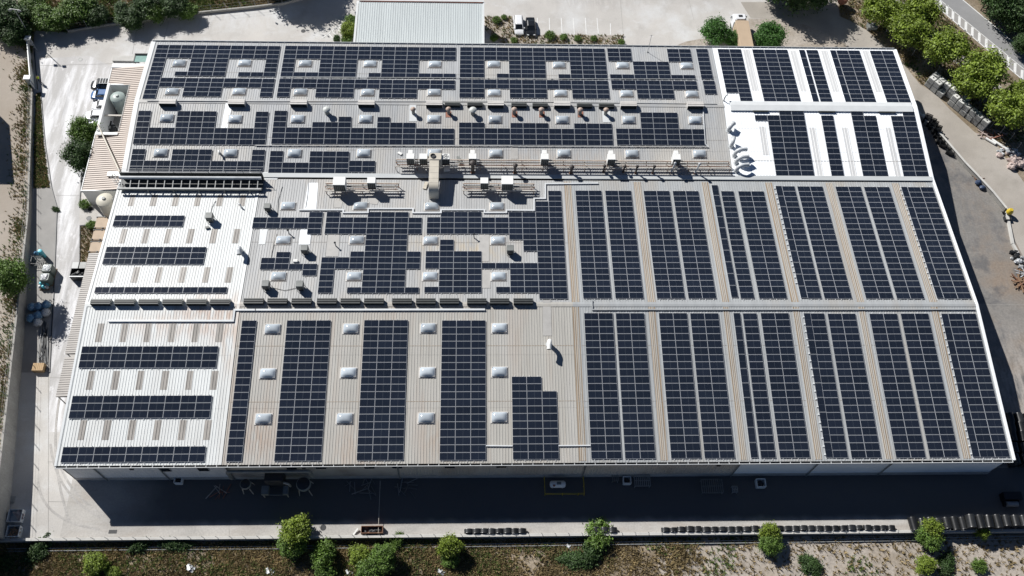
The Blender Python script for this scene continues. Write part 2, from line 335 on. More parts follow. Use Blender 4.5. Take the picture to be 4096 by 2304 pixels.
M['cell'] = solar('solar_cells', 2.04, .99, 24, 6); M['cellP'] = solar('solar_cells_upright', .99, 2.04, 6, 24)

# the front yard: concrete at its rim, the factory's front shade painted dark over the rest
def paint_shade(m):
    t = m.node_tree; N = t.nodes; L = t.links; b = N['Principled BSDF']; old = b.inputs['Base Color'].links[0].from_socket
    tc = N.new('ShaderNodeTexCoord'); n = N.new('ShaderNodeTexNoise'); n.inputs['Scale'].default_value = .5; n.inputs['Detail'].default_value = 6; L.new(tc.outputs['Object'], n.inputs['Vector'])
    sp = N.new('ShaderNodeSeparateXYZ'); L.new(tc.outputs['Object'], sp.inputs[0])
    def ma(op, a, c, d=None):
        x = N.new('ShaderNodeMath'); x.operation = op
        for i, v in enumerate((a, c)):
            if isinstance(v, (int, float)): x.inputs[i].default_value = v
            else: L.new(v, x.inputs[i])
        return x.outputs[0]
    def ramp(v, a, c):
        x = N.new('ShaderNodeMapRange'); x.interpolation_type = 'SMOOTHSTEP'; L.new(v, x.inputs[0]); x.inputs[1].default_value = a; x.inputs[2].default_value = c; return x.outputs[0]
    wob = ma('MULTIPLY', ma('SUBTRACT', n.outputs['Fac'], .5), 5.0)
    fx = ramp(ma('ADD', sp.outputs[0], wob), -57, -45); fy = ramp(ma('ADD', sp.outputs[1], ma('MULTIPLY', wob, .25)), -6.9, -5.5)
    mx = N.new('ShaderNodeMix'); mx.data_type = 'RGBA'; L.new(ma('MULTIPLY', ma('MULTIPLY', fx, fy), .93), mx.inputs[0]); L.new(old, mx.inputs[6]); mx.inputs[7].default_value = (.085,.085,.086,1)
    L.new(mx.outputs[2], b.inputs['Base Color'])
paint_shade(M['shaded_conc'])
# ================================================================ ground, yard, roads
def poly(pts, z): return [G(*p, z) for p in pts]
mb = MB(); mb.face([(-1500,-1500,-1.05),(1500,-1500,-1.05),(1500,1500,-1.05),(-1500,1500,-1.05)]); struct('ground', mb, M['dirt'])
mb = MB(); mb.prism([(-150,-8.3),(200,-8.3),(200,260),(-150,260)], -1.0, 0.0); struct('yard', mb, M['conc'])
def bumpy(name, x0, x1, y0, y1, st, zf, mats):
    mb = MB(); nx = int((x1-x0)/st); ny = int((y1-y0)/st)
    vs_ = [(x0+st*i, y0+st*j, zf(x0+st*i, y0+st*j)) for j in range(ny+1) for i in range(nx+1)]
    mb.add(vs_, [(j*(nx+1)+i, j*(nx+1)+i+1, (j+1)*(nx+1)+i+1, (j+1)*(nx+1)+i) for j in range(ny) for i in range(nx)])
    o = struct(name, mb, mats)
    for p in o.data.polygons: p.use_smooth = True
    return o
from mathutils import noise as mnoise
def nz(x, y, s=1.0): return mnoise.noise(Vector((x*s, y*s, 3.1)))
# lower lot in front of the boundary wall: brown scrub to the left, pale sandy earth to the right
def lotz(x, y): return -.80 + .16*nz(x, y, .35) + .08*nz(x, y, 1.1) + .25*max(0, nz(x+40, y, .08))
def xsplit(y): return 20 + 6*nz(y*3, 0, .2)
bumpy('scrub_ground', -84, 22, -24, -8.2, .5, lotz, M['dirt'])
bumpy('sandy_ground', 22, 110, -24, -8.2, .5, lotz, M['sand'])
# raised lot to the left, retained by the long wall
WL = [Vector(p) for p in ((-85.4,92,.75),(-83.2,80,.75),(-81.2,70,.8),(-75.7,44,1.2),(-71.9,22.7,2.9),(-68.7,3.1,3.9),(-67.0,-8.2,4.3),(-65.4,-20,4.4))]
mb = MB()
for a, b in zip(WL, WL[1:]): mb.add([(-300,a.y,a.z-.12),(a.x-.15,a.y,a.z-.12),(b.x-.15,b.y,b.z-.12),(-300,b.y,b.z-.12)], [(0,3,2,1)])
struct('raised_lot', mb, M['lot'])
def overlay(name, pts, z, mat):
    mb = MB(); mb.sheet(poly(pts, z), z); return struct(name, mb, M[mat])
overlay('driveway', [(0,0,395,590),(0,0,900,560),(0,0,1150,680),(0,1,960,0),(0,1,825,300),(0,1,800,640),(0,1,800,1190),(0,1,860,1449),(0,2,700,700),(0,2,640,1449),(0,2,480,1449),(0,2,505,850),(0,2,515,560),(0,2,535,0),(0,1,545,1449),(0,1,575,640),(0,1,520,440),(0,1,455,0),(0,0,405,800)], .004, 'drive')
overlay('grass_verge', [(0,0,360,940),(0,0,408,930),(0,0,440,1449),(0,1,500,440),(0,1,330,450),(0,1,340,0)], .004, 'dirt')
overlay('path', [(0,1,345,450),(0,1,515,440),(0,1,568,640),(0,1,540,1449),(0,2,530,0),(0,2,510,560),(0,2,495,850),(0,2,200,850),(0,2,240,0),(0,1,280,1400)], .004, 'pave')
overlay('earth_bed', [(0,1,806,822),(0,1,1000,830),(0,1,900,1300),(0,1,802,1190)], .004, 'dirt')
mb = MB(); mb.sheet([(-60,-8.2),(130,-8.2),(130,1.0),(-60,1.0)], .013); struct('front_yard', mb, M['shaded_conc'])
RB = [(3,0,720,165),(3,0,850,220),(3,0,1000,310),(3,0,1130,430),(3,0,1290,560),(3,0,1530,850),(3,0,1680,940),(3,0,1830,1100),(3,0,2080,1330),(3,0,2300,1449),(3,1,2350,90),(3,1,2500,280),(3,1,2700,560),(3,1,2900,1000)]
LB = [(3,1,2700,1300),(3,1,2576,1150),(3,1,2490,980),(3,1,2445,800),(3,1,2400,650),(3,1,2280,490),(3,1,2150,350),(3,1,2000,195),(3,1,1840,10),(3,0,1720,1320),(3,0,1600,1210),(3,0,1490,1090),(3,0,1400,900),(3,0,1000,560),(3,0,880,500),(3,0,760,430),(3,0,600,345),(3,0,420,260),(3,0,200,205),(3,0,0,190),(2,0,2400,180),(2,0,2300,20),(3,0,100,20),(3,0,700,-40)]
overlay('service_road', RB+LB, .012, 'road')
overlay('sandy_verge', [(2,0,2380,186),(2,0,2576,190),(3,0,200,206),(3,0,420,261),(3,0,600,346),(3,0,760,431),(3,0,900,520),(3,0,300,520),(2,0,2400,520)], .016, 'sand')
overlay('stained_yard', [(3,0,1300,560),(3,0,1400,900),(3,0,1490,1088),(3,0,1600,1208),(3,0,1720,1318),(3,1,1840,8),(3,1,2000,193),(3,1,2150,348),(3,1,2280,488),(3,1,2400,648),(3,1,2445,800),(3,1,2490,980),(3,1,2576,1150),(3,1,2900,1449),(3,3,2900,0),(3,3,2900,850),(3,3,2000,860),(3,3,1600,500),(3,2,2000,500),(3,1,1500,500),(3,0,1200,1000)], .008, 'yardR')
overlay('roadside_verge', RB[:1]+RB[1:]+[(3,1,3600,1000),(3,0,3600,0),(3,0,2600,-600),(3,0,700,-600),(3,0,600,-40)], .008, 'dirt')
overlay('footway', [(3,0,900,-200),(3,0,1080,-200),(3,0,1380,40),(3,0,2440,960),(3,0,2900,1360),(3,0,2760,1400),(3,0,2250,960),(3,0,1200,30)], .016, 'pave')
mb = MB()
for a, b in (((3,0,1380,40),(3,0,2440,960)),):
    p, q = G(*a, .02), G(*b, .02); d = (q-p).normalized(); n = Vector((-d.y, d.x, 0))*.12
    mb.sheet([p-n, q-n, q+n, p+n])
struct('footway_edging', mb, M['wallw'])
overlay('road', [(3,0,1300,-372),(3,0,1740,0),(3,0,2576,690),(3,0,3200,1200),(3,0,3600,1200),(3,0,2576,505),(3,0,1970,0),(3,0,1364,-500)], .016, 'asphalt')
overlay('hatched_margin', [(3,0,1300,-280),(3,0,1735,92),(3,0,2576,815),(3,0,3200,1350),(3,0,3200,1200),(3,0,2576,692),(3,0,1740,2),(3,0,1300,-370)], .020, 'pave')
mb = MB()
def stripe(a, b, w_, z=.026):
    p, q = G(*a, z), G(*b, z); d = (q-p).normalized(); n = Vector((-d.y, d.x, 0))*w_/2; mb.sheet([p-n, q-n, q+n, p+n])
stripe((3,0,1300,-276),(3,0,3200,1346), .22); stripe((3,0,1970,6),(3,0,2576,512), .2); stripe((3,0,1364,-494),(3,0,1970,6), .2); stripe((3,0,2576,512),(3,0,3600,1210), .2)
stripe((3,0,1740,4),(3,0,2576,694), .14)
for i, (x, y) in enumerate(((1740,-20),(1805,35),(1865,90),(1930,150),(1995,205),(2060,260),(2130,315),(2200,375),(2270,435),(2340,490),(2420,550),(2490,620),(2560,690))):
    stripe((3,0,x-2,y+14),(3,0,x-6,y+110), .50)
struct('road_markings', mb, M['paint'])
mb = MB()
for x0, y0, x1, y1 in ((255,180,262,345),(375,180,380,345),(495,180,505,345),(615,180,628,345),(738,180,748,345),(855,180,870,350),(990,235,992,350)): stripe((2,0,x0,y0),(2,0,x1,y1), .16, .03)
for x0, y0, x1, y1 in ((665,385,915,200),(800,270,870,345),(825,262,868,300),(760,312,830,375),(735,340,770,385)): stripe((1,0,x0,y0),(1,0,x1,y1), .14, .03)
struct('parking_markings', mb, M['paint'])
# planted islands behind the works
mb = MB(); z = .10
for pts in ([(1,0,2300,168),(1,0,2576,160),(2,0,20,350),(2,0,1118,356),(2,0,1130,520),(1,0,2560,520),(1,0,2300,300)], [(2,0,1640,520),(2,0,1660,455),(2,0,1750,418),(2,0,1900,390),(2,0,2060,400),(2,0,2300,430),(2,0,2330,520)]):
    mb.prism(poly(pts, z), 0.0, z)
struct('planting_bed', mb, M['sand'])
overlay('hillside', [(0,0,-300,120),(0,0,200,300),(0,0,700,330),(0,0,1090,268),(0,0,1440,228),(0,0,1700,178),(1,0,0,88),(1,0,270,50),(1,0,500,-200),(0,0,1200,-700),(0,0,-900,-500)], .05, 'dirt')
# joints in the concrete
mb = MB()
for a, b in (((0,0,1375,310),(0,0,1330,545)),((0,2,490,560),(0,3,485,1010)),((3,1,1830,885),(3,1,2040,888)),((3,2,2060,168),(3,2,2576,168)),((0,3,1890,930),(0,3,1890,1010)),((0,1,560,515),(0,1,820,520)),((0,0,400,660),(0,0,1150,640))): stripe(a, b, .05, .02)
for a, b in (((0,0,1700,215),(0,0,1640,430)),((1,0,880,40),(1,0,915,190)),((2,0,1090,0),(2,0,1120,350)),((2,0,1780,0),(2,0,1830,200)),((0,2,540,150),(0,2,700,150)),((0,2,500,900),(0,2,640,905)),((0,3,480,300),(0,3,700,300)),((0,3,490,700),(0,3,900,705)),((0,3,2300,925),(0,3,2310,1030)),((2,3,1230,900),(2,3,1228,985)),((3,3,1395,870),(3,3,1400,960))): stripe(a, b, .05, .02)
struct('expansion_joints', mb, M['wallc'])
mb = MB()
def arc(a, m_, b, wd, z=.022):
    a, m_, b = G(*a, z), G(*m_, z), G(*b, z); P = [a*(1-t_)**2+m_*2*t_*(1-t_)+b*t_**2 for t_ in [i/14 for i in range(15)]]
    for p, q in zip(P, P[1:]):
        d = (q-p).normalized(); n = Vector((-d.y,d.x,0))*wd/2; mb.sheet([p-n,q-n,q+n,p+n])
for i, (a, m_, b) in enumerate((((0,3,505,120),(0,3,560,640),(0,3,1010,860)),((0,3,560,180),(0,3,640,600),(0,3,1040,840)),((0,3,380,500),(0,3,420,900),(0,3,1000,980)),((0,2,600,1100),(0,3,480,300),(0,3,700,900)))): arc(a, m_, b, .32, .022+.001*i)
struct('tyre_tracks', mb, M['tyremark'])
for i, (p, l) in enumerate((((0,0,808,598),'round manhole cover in the whitened concrete by the rear left driveway'),((0,1,895,747),'manhole cover in front of the tan containers'),((0,1,910,655),'manhole cover beside the cream tank'),((1,0,476,312),'manhole cover inside the tree shadow left of the annexe'),((1,3,676,962),'small manhole cover on the sunlit front strip'))):
    q = G(*p); mb = MB(); mb.lathe((0,0,.02), [(.42,0),(.42,.012),(.36,.012),(.35,.004)], 18, cap=True); single('manhole_cover', mb, M['dark'] if i else M['slat'], l, 'manhole cover', 'manhole covers', loc=(q.x,q.y,0))
mb = MB()
for a, b in zip([(0,0,410,930),(0,1,455,0),(0,1,520,440),(0,1,575,640),(0,1,545,1449),(0,2,515,560)], [(0,1,455,0),(0,1,520,440),(0,1,575,640),(0,1,545,1449),(0,2,515,560),(0,2,500,850)]):
    p, q = G(*a), G(*b); mb.bar(Vector((p.x,p.y,.06)), Vector((q.x,q.y,.06)), .12, .12)
for a, b in (((0,1,822,300),(0,1,800,640)),((0,1,806,822),(0,1,802,1190)),((0,1,806,822),(0,1,960,815))):
    p, q = G(*a), G(*b); mb.bar(Vector((p.x,p.y,.07)), Vector((q.x,q.y,.07)), .12, .14)
struct('kerb', mb, M['dark'])
# ---------------------------------------------------------------- boundary walls
def polywall(pts, th, z0=None, capz=None):
    mb = MB()
    for a, b in zip(pts, pts[1:]):
        n = Vector((a.y-b.y, b.x-a.x, 0)).normalized()*th
        zz = lambda p: (p.z-.3 if z0 is None else z0)
        v = [(a.x,a.y,zz(a)),(b.x,b.y,zz(b)),(b.x+n.x,b.y+n.y,zz(b)),(a.x+n.x,a.y+n.y,zz(a)),(a.x,a.y,a.z),(b.x,b.y,b.z),(b.x+n.x,b.y+n.y,b.z),(a.x+n.x,a.y+n.y,a.z)]
        mb.add(v, [(0,1,2,3),(7,6,5,4),(0,4,5,1),(1,5,6,2),(2,6,7,3),(3,7,4,0)])
    return mb
def fence_parts(root, pts, h, step, post='post', lean=Vector((0,0,0)), wires=(.5,.95), r=.03, off=0.0):
    tot = 0; k = 0
    for a, b in zip(pts, pts[1:]):
        d = b-a; L = d.length; n = max(1, round(L/step))
        for i in range(n):
            p = a + d*(i/n); m_ = MB(); m_.bar(p, p+Vector((0,0,h))+lean, r*2, r*2); m_.bar(p+Vector((0,0,h))+lean, p+Vector((-.22,.1,h+.25))+lean, r*2, r*2)
            if k < 98: m_.build(post, M['cage'], root); k += 1
    m_ = MB()
    for a, b in zip(pts, pts[1:]):
        for f in wires: m_.bar(a+Vector((0,0,h*f))+lean*f, b+Vector((0,0,h*f))+lean*f, .012, .012)
    m_.build('wire', M['cage'], root)
WLs = WL[2:-1]
t = thing('retaining_wall', 'long grey concrete retaining wall with wire fence beside the white streaked driveway', 'wall', WLs[2])
polywall([Vector((p.x,p.y,p.z)) for p in WLs], -.3, -.5).build('wall', M['wallc'], t)
fence_parts(t, [Vector((p.x-.15,p.y,p.z)) for p in WLs], 1.3, 3.0)
yF = -8.1
t = thing('boundary_wall', 'low straight concrete wall with short fence posts along the shaded front yard', 'wall', (0,yF,0))
mb = MB(); mb.box((-90,yF-.28,-1.2),(120,yF,.42)); mb.build('wall', M['wallc'], t)
mb = MB(); mb.box((-90,yF-.33,.42),(120,yF+.05,.5)); mb.build('coping', M['wallw'], t)
fence_parts(t, [Vector((-70,yF-.2,.5)), Vector((82,yF-.2,.5))], .55, 1.86, wires=(.3,.9), r=.025)
NW = [(0,0,690,332),(0,0,1090,268),(0,0,1440,228),(0,0,1700,178),(1,0,0,88),(1,0,272,52),(1,0,640,-40)]
pts = [G(*p) for p in NW]
t = thing('back_wall', 'low stained wall with leaning fence posts below the dark hedge trees', 'wall', pts[2])
polywall([Vector((p.x,p.y,.55)) for p in pts], .3, -.1).build('wall', M['wallc'], t)
fence_parts(t, [Vector((p.x,p.y,.55)) for p in pts], 1.5, 2.9)
RW = [(3,0,1490,1080),(3,0,1600,1200),(3,0,1720,1310),(3,1,1840,0),(3,1,2000,185),(3,1,2150,340),(3,1,2280,480),(3,1,2410,640)]
pts = [G(*p, 1.0) for p in RW]
t = thing('kerb_wall', 'pale low concrete wall between the stained yard and the service road', 'wall', pts[4])
polywall([Vector((p.x,p.y,1.0)) for p in pts], -.30, -.1).build('wall', M['wallc'], t)
polywall([Vector((p.x-.03,p.y-.03,1.08)) for p in pts], -.36, 1.0).build('coping', M['wallw'], t)
pts = [G(*p, .4) for p in [(3,1,2410,640),(3,1,2445,820),(3,1,2480,1000),(3,1,2530,1090)]]
t = thing('low_kerb', 'curved pale kerb continuing past the yellow machine', 'kerb', pts[1])
polywall([Vector((p.x,p.y,.4)) for p in pts], -.4, -.1).build('kerb', M['wallw'], t)
# mesh fence along the planes on the right
FR = [(3,0,900,20),(3,0,1060,210),(3,0,1180,330),(3,0,1330,480),(3,0,1560,650),(3,0,1800,860),(3,0,2000,1060),(3,0,2230,1290),(3,0,2420,1420),(3,1,2560,160)]
pts = [G(*p) for p in FR]
t = thing('mesh_fence', 'galvanised wire fence with leaning posts behind the row of plane trees', 'fence', pts[4])
fence_parts(t, pts, 2.1, 2.6, wires=(.05,.35,.65,.95), r=.035)
# ================================================================ the works building
XL, XR = -59.5, 71.45
BLD = thing('factory_building', 'huge low factory with two long gabled metal roofs under solar panels', 'factory', (6, 38, 0))
BB = BASE[BLD.name]
def corr(mb, x0, x1, y0, y1, k, pitch=.40, h=.045, up=0.0, laps=3, rw=.05, mi=0):
    n0 = math.ceil((x0+rw)/pitch); prof = [(x0, 0.0)]
    while n0*pitch < x1-rw:
        c = n0*pitch; prof += [(c-rw,0.0),(c-rw*.4,h),(c+rw*.4,h),(c+rw,0.0)]; n0 += 1
    prof.append((x1, 0.0))
    for j in range(laps):
        ya, yb = y0+(y1-y0)*j/laps, y0+(y1-y0)*(j+1)/laps
        lo = .012 if RS[k] > 0 else 0.0; hi = 0.0 if RS[k] > 0 else .012   # each sheet laps over the one below it
        k0 = len(mb.v)
        for x, z in prof: mb.v.append((x, ya, rz(k,ya)+z+up+lo))
        for x, z in prof: mb.v.append((x, yb, rz(k,yb)+z+up+hi))
        n = len(prof)
        for i in range(n-1): mb.f.append((k0+i, k0+i+1, k0+n+i+1, k0+n+i)); mb.m.append(mi)
X1, X2, X3 = -37.55, 11.0, 38.6
secs = [('white_left', XL, X1, -.14, BRK[0], 0, 'off-white ribbed roof sheet'), ('beige', X1, X2, -.14, BRK[0], 0, 'beige ribbed roof sheet'), ('greyR', X2, XR, -.14, BRK[0], 0, 'blue-grey ribbed roof sheet'),
        ('white_left', XL, X1, BRK[0], 46.5, 1, 'off-white ribbed roof sheet facing the rear'), ('greyM', X1, X2, BRK[0], 46.9, 1, 'aged grey ribbed roof sheet'), ('greyR', X2, XR, BRK[0], 46.9, 1, 'blue-grey ribbed roof sheet facing the rear'),
        ('grey', XL, X3, 48.1, BRK[2], 2, 'light grey ribbed roof sheet'), ('white', X3, XR, 48.1, BRK[2], 2, 'bright white painted roof sheet'),
        ('grey', XL, X3, BRK[2], YB, 3, 'light grey ribbed roof sheet facing the rear'), ('white', X3, XR, BRK[2], YB, 3, 'bright white painted roof sheet facing the rear')]
for mt, xa, xb, ya, yb, k, lab in secs:
    mb = MB(); corr(mb, xa, xb, ya, yb, k, pitch={'white':.50}.get(mt, .40), h={'white':.02}.get(mt, .045)); mb.build('roof', M[mt], BLD, label=lab)
# walls
def wall(a, b, z0, z1, mat, lab=None, th=.25):
    mb = MB(); mb.bar(Vector((a[0],a[1],(z0+z1)/2)), Vector((b[0],b[1],(z0+z1)/2)), th, z1-z0); return mb.build('wall', mat, BLD, label=lab)
mb = MB()
def ribwall(x0, x1, y, z0, z1, pitch, d):
    n0 = math.ceil(x0/pitch)+1; pr = [(x0,0)]
    while (n0+1)*pitch < x1: c = n0*pitch; pr += [(c-.06,0),(c-.03,-d),(c+.03,-d),(c+.06,0)]; n0 += 1
    pr.append((x1,0)); k0 = len(mb.v); n = len(pr)
    mb.v += [(x, y+dy, z0) for x, dy in pr]; mb.v += [(x, y+dy, z1) for x, dy in pr]
    for i in range(n-1): mb.f.append((k0+i, k0+i+1, k0+n+i+1, k0+n+i)); mb.m.append(0)
ribwall(XL+.1, X1, .10, 1.15, E0-.02, .5, .03); mb.build('wall', M['wallL'], BLD, label='white ribbed front cladding'); mb = MB()
ribwall(X1, -14, .10, 1.15, E0-.02, 50, .0); mb.build('wall', M['wallM'], BLD, label='stained brown front wall'); mb = MB()
ribwall(-14, 33.5, .10, 1.15, E0-.02, .42, .05); mb.build('wall', M['wallM'], BLD, label='stained ribbed front cladding'); mb = MB()
ribwall(33.5, XR-.1, .10, 1.15, E0-.02, 60, .0); mb.build('wall', M['wallR'], BLD, label='smooth blue-grey front cladding')
mb = MB(); mb.box((XL+.1,.06,0),(XR-.1,.4,1.15)); mb.build('plinth', M['plinth'], BLD)
mb = MB()
for x in (XL+.1, XR-.1):
    for (ya, yb, k) in ((.1,BRK[0],0),(BRK[0],BRK[1],1),(BRK[1],BRK[2],2),(BRK[2],YB,3)):
        e = .2 if x < 0 else -.2
        mb.add([(x,ya,0),(x,yb,0),(x,yb,rz(k,yb)-.06),(x,ya,rz(k,ya)-.06),(x+e,ya,0),(x+e,yb,0),(x+e,yb,rz(k,yb)-.06),(x+e,ya,rz(k,ya)-.06)], [(0,1,2,3),(7,6,5,4),(0,3,7,4),(1,5,6,2),(3,2,6,7)])
mb.box((XL+.1,YB-.3,0),(XR-.1,YB-.1,rz(3,YB)-.08)); mb.build('wall', M['wallL'], BLD, label='side and rear cladding')
# windows, downpipes, floodlights of the shaded front
for (c, x, y) in ((0,1660,378),(0,2045,374),(1,355,355),(1,650,352),(1,1140,348),(1,1418,345),(1,1950,343),(1,2470,340)):
    d = ray(c, 3, x, y); p = CPOS + d*((.02-CPOS.y)/d.y)
    mb = MB(); mb.box((p.x-.75,-.03,p.z-.75),(p.x+.75,.12,p.z+.75)); o = mb.build('window', M['cage'], BLD)
    mb = MB(); mb.box((p.x-.68,-.05,p.z-.68),(p.x+.68,-.031,p.z+.68)); mb.build('pane', M['glass'], o)
for x in (-55.0, -46.3, X1+.3, -14, 12, 33.5, 44.5, 55):
    mb = MB(); mb.tube([(x,-.05,E0-.3),(x,-.05,.2)], .09, 8); mb.build('downpipe', M['slat'], BLD)
for x in (-49.5, -26.5, 30.2):
    mb = MB(); mb.box((x-.25,-.55,E0-.75),(x+.25,.08,E0-.35)); mb.build('floodlight', M['dark'], BLD)
# gutters with their straps
mb = MB(); y0 = -.46
mb.box((XL,y0,E0-.26),(XR,y0+.06,E0-.03)); mb.box((XL,y0+.06,E0-.26),(XR,-.02,E0-.22),1); n = int((XR-XL)/1.42)
for i in range(n+1): x = XL+.05+i*(XR-XL-.14)/n; mb.box((x,y0+.06,E0-.07),(x+.07,-.15,E0-.035))
mb.build('gutter', [M['trim'],M['dark']], BLD, label='white front gutter')
mb = MB(); mb.box((XL,YB+.28,E0-.2),(XR,YB+.36,E0+.06)); mb.box((XL,YB,E0-.2),(XR,YB+.28,E0-.16))
for i in range(n//1): x = XL+.05+i*(XR-XL-.14)/n; mb.box((x,YB,E0-.02),(x+.06,YB+.28,E0+.01))
mb.build('gutter', M['trimG'], BLD, label='rear gutter')
mb = MB(); zc = rz(1,46.9)
mb.box((X1,46.75,zc-.25),(XR,48.25,zc-.12),1); mb.box((X1,47.12,zc-.12),(XR,47.95,zc+.22)); mb.build('valley_gutter', [M['trimG'],M['dark']], BLD, label='covered valley gutter')
# verge flashings along both gable ends
def verge(x0, x1, hh, mat, lab, y0=-.16, y1=YB):
    mb = MB(); ys = [y for y in (y0,)+BRK+(y1,) if y0 <= y <= y1]
    for ya, yb in zip(ys, ys[1:]):
        za, zb = roofz(ya+.001), roofz(yb-.001)
        mb.add([(x0,ya,za-.3),(x1,ya,za-.3),(x1,yb,zb-.3),(x0,yb,zb-.3),(x0,ya,za+hh),(x1,ya,za+hh),(x1,yb,zb+hh),(x0,yb,zb+hh)], [(3,2,1,0),(4,5,6,7),(0,1,5,4),(1,2,6,5),(2,3,7,6),(3,0,4,7)])
    mb.build('verge_flashing', mat, BLD, label=lab)
verge(XR-.02, XR+.33, .16, M['white'], 'bright white verge flashing'); verge(XL-.12, XL+.62, .1, M['trim'], 'wide pale verge flashing of the rear gable', 47.0, YB); verge(XL-.1, XL+.22, .08, M['trim'], 'narrow white verge flashing', -.16, 46.5)
# ridge caps
for y, xa, xb, mt in ((BRK[0],XL,X1,'white_left'),(BRK[0],X1,X2,'beige'),(BRK[0],X2,XR,'greyR'),(BRK[2],XL,X3,'grey')):
    mb = MB(); zr = roofz(y)+.09; w_ = .38
    mb.add([(xa,y-w_,zr-.05),(xb,y-w_,zr-.05),(xb,y,zr),(xa,y,zr),(xa,y+w_,zr-.05),(xb,y+w_,zr-.05)], [(0,1,2,3),(3,2,5,4)]); mb.build('ridge_cap', M[mt], BLD)
# step flashing between the white hall and the middle hall
mb = MB()
for k, ya, yb in ((0,-.14,BRK[0]),(1,BRK[0],46.4)):
    mb.add([(X1-.35,ya,rz(k,ya)+.07),(X1+.1,ya,rz(k,ya)+.09),(X1+.1,yb,rz(k,yb)+.09),(X1-.35,yb,rz(k,yb)+.07)], [(0,1,2,3)])
mb.build('seam_flashing', M['white_left'], BLD)
# narrow bays left free between the arrays: smooth seam strips
mb = MB()
# translucent roof lights
def rlight(x, ya, yb, k, wd, mat, ribs=True):
    mb = MB(); corr(mb, x-wd/2, x+wd/2, ya, yb, k, pitch={'lightB':.26,'lightG':.5}.get(mat,.40), h=.02 if mat == 'lightG' else .05, up=.014, laps=1, rw=.06 if mat == 'lightB' else .05)
    
    if mat == 'lightB':
        for i in range(len(mb.f)): mb.m[i] = 1 if i % 4 == 0 else 0
    mb.build('roof_light', [M[mat], M['lightL']], BLD)
for c, r, xs, yt, yb, k in ((0,1,(1322,1543,1762,1982,2208,2436),560,625,1),(0,1,(1238,1466,1692,1917,2149,2378),855,1000,1),(0,1,(1130,1365,1602,1838,2074,2305),1240,1395,1),
                         (0,2,(1003,1247,1488,1732,1970,2212),358,545,0),(0,2,(912,1162,1410,1658,1908,2155),835,1025,0),(0,2,(826,1075,1325,1580,1833,2087),1330,1530,0)):
    for x in xs:
        a, b = S(c, r, x, yt, k), S(c, r, x, yb, k); m_ = S(c, r, x, (yt+yb)/2, k)
        rlight(m_.x, a.y+(1.0 if yt == 560 else 0), b.y, k, .92, 'lightW')
for x in (11.35, 22.6, 33.6, 44.05, 53.95, 65.0):
    rlight(x+.15, BRK[0]+.4, 46.7, 1, 1.15, 'lightB'); rlight(x+.05, 0.1, BRK[0]-.1, 0, 1.0, 'lightB')
for (xa, ya), (xb, yb) in (((2357,500),(2452,915)),((2831,510),(2935,922)),((3148,510),(3256,925)),((3563,510),(3686,930))):
    a, b = S(2,0,xa,ya,3), S(2,0,xb,yb,3); rlight((a.x+b.x)/2, b.y, a.y, 3, 1.15, 'lightG')
for (c, r, xa, ya), (c2, r2, xb, yb) in (((2,0,2520,1275),(2,1,2556,110)),((3,0,445,1285),(3,1,530,330)),((3,0,778,1285),(3,1,860,330)),((3,0,1218,1285),(3,1,1300,330))):
    a, b = S(c,r,xa,ya,2), S(c2,r2,xb,yb,2); rlight((a.x+b.x)/2, b.y, a.y, 2, 1.0, 'lightG')
# dome skylights
mb = MB(); mb.box((-1.22,-.86,0),(1.22,.80,.05)); mb.box((-1.06,-.70,.05),(1.06,.70,.20))
curb = mb.mesh('skylight', M['curb'])
mb = MB(); nx, ny = 12, 8; vs_ = []
for j in range(ny+1):
    for i in range(nx+1):
        u, v = -1+2*i/nx, -1+2*j/ny; vs_.append((u*1.04, v*.68, .20+.36*((1-abs(u)**2.6)*(1-abs(v)**2.6))**.8))
mb.add(vs_, [(j*(nx+1)+i, j*(nx+1)+i+1, (j+1)*(nx+1)+i+1, (j+1)*(nx+1)+i) for j in range(ny) for i in range(nx)])
dome = mb.mesh('dome', M['dome'], smooth=True)
def skylight(x, y, k):
    p = QS(x, y, k); o = link('skylight', curb, BLD); o.location = Vector((p.x, p.y, rz(k,p.y)+.04)) - BB; o.rotation_euler = (math.atan(RS[k]), 0, 0)
    link('dome', dome, o)
for k, pts in ((3, [(451,161),(616,160),(768,161),(931,162),(1094,163),(1242,163),(1406,165),(1566,166),(1727,167),(433,232),(602,232),(756,233),(925,234),(1092,234),(1243,235),(1410,236),(1576,237),(1740,238)]),
               (2, [(420,298),(592,300),(749,300),(920,300),(1091,300),(1245,301),(1414,302),(1581,302),(1748,303),(405,385),(580,386),(741,386),(915,386),(1092,386),(1247,387),(1418,387),(1589,388),(1759,388)]),
               (1, [(725,519),(907,519),(1086,520),(1250,520),(713,605),(898,605),(1083,606),(1252,606),(701,696),(891,696),(1082,696),(1254,696)]),
               (0, [(686,828),(883,827),(1077,826),(1256,826),(674,940),(877,938),(1075,937),(1256,936),(663,1054),(867,1053),(1072,1052),(1256,1050)])):
    for x, y in pts: skylight(x, y, k)
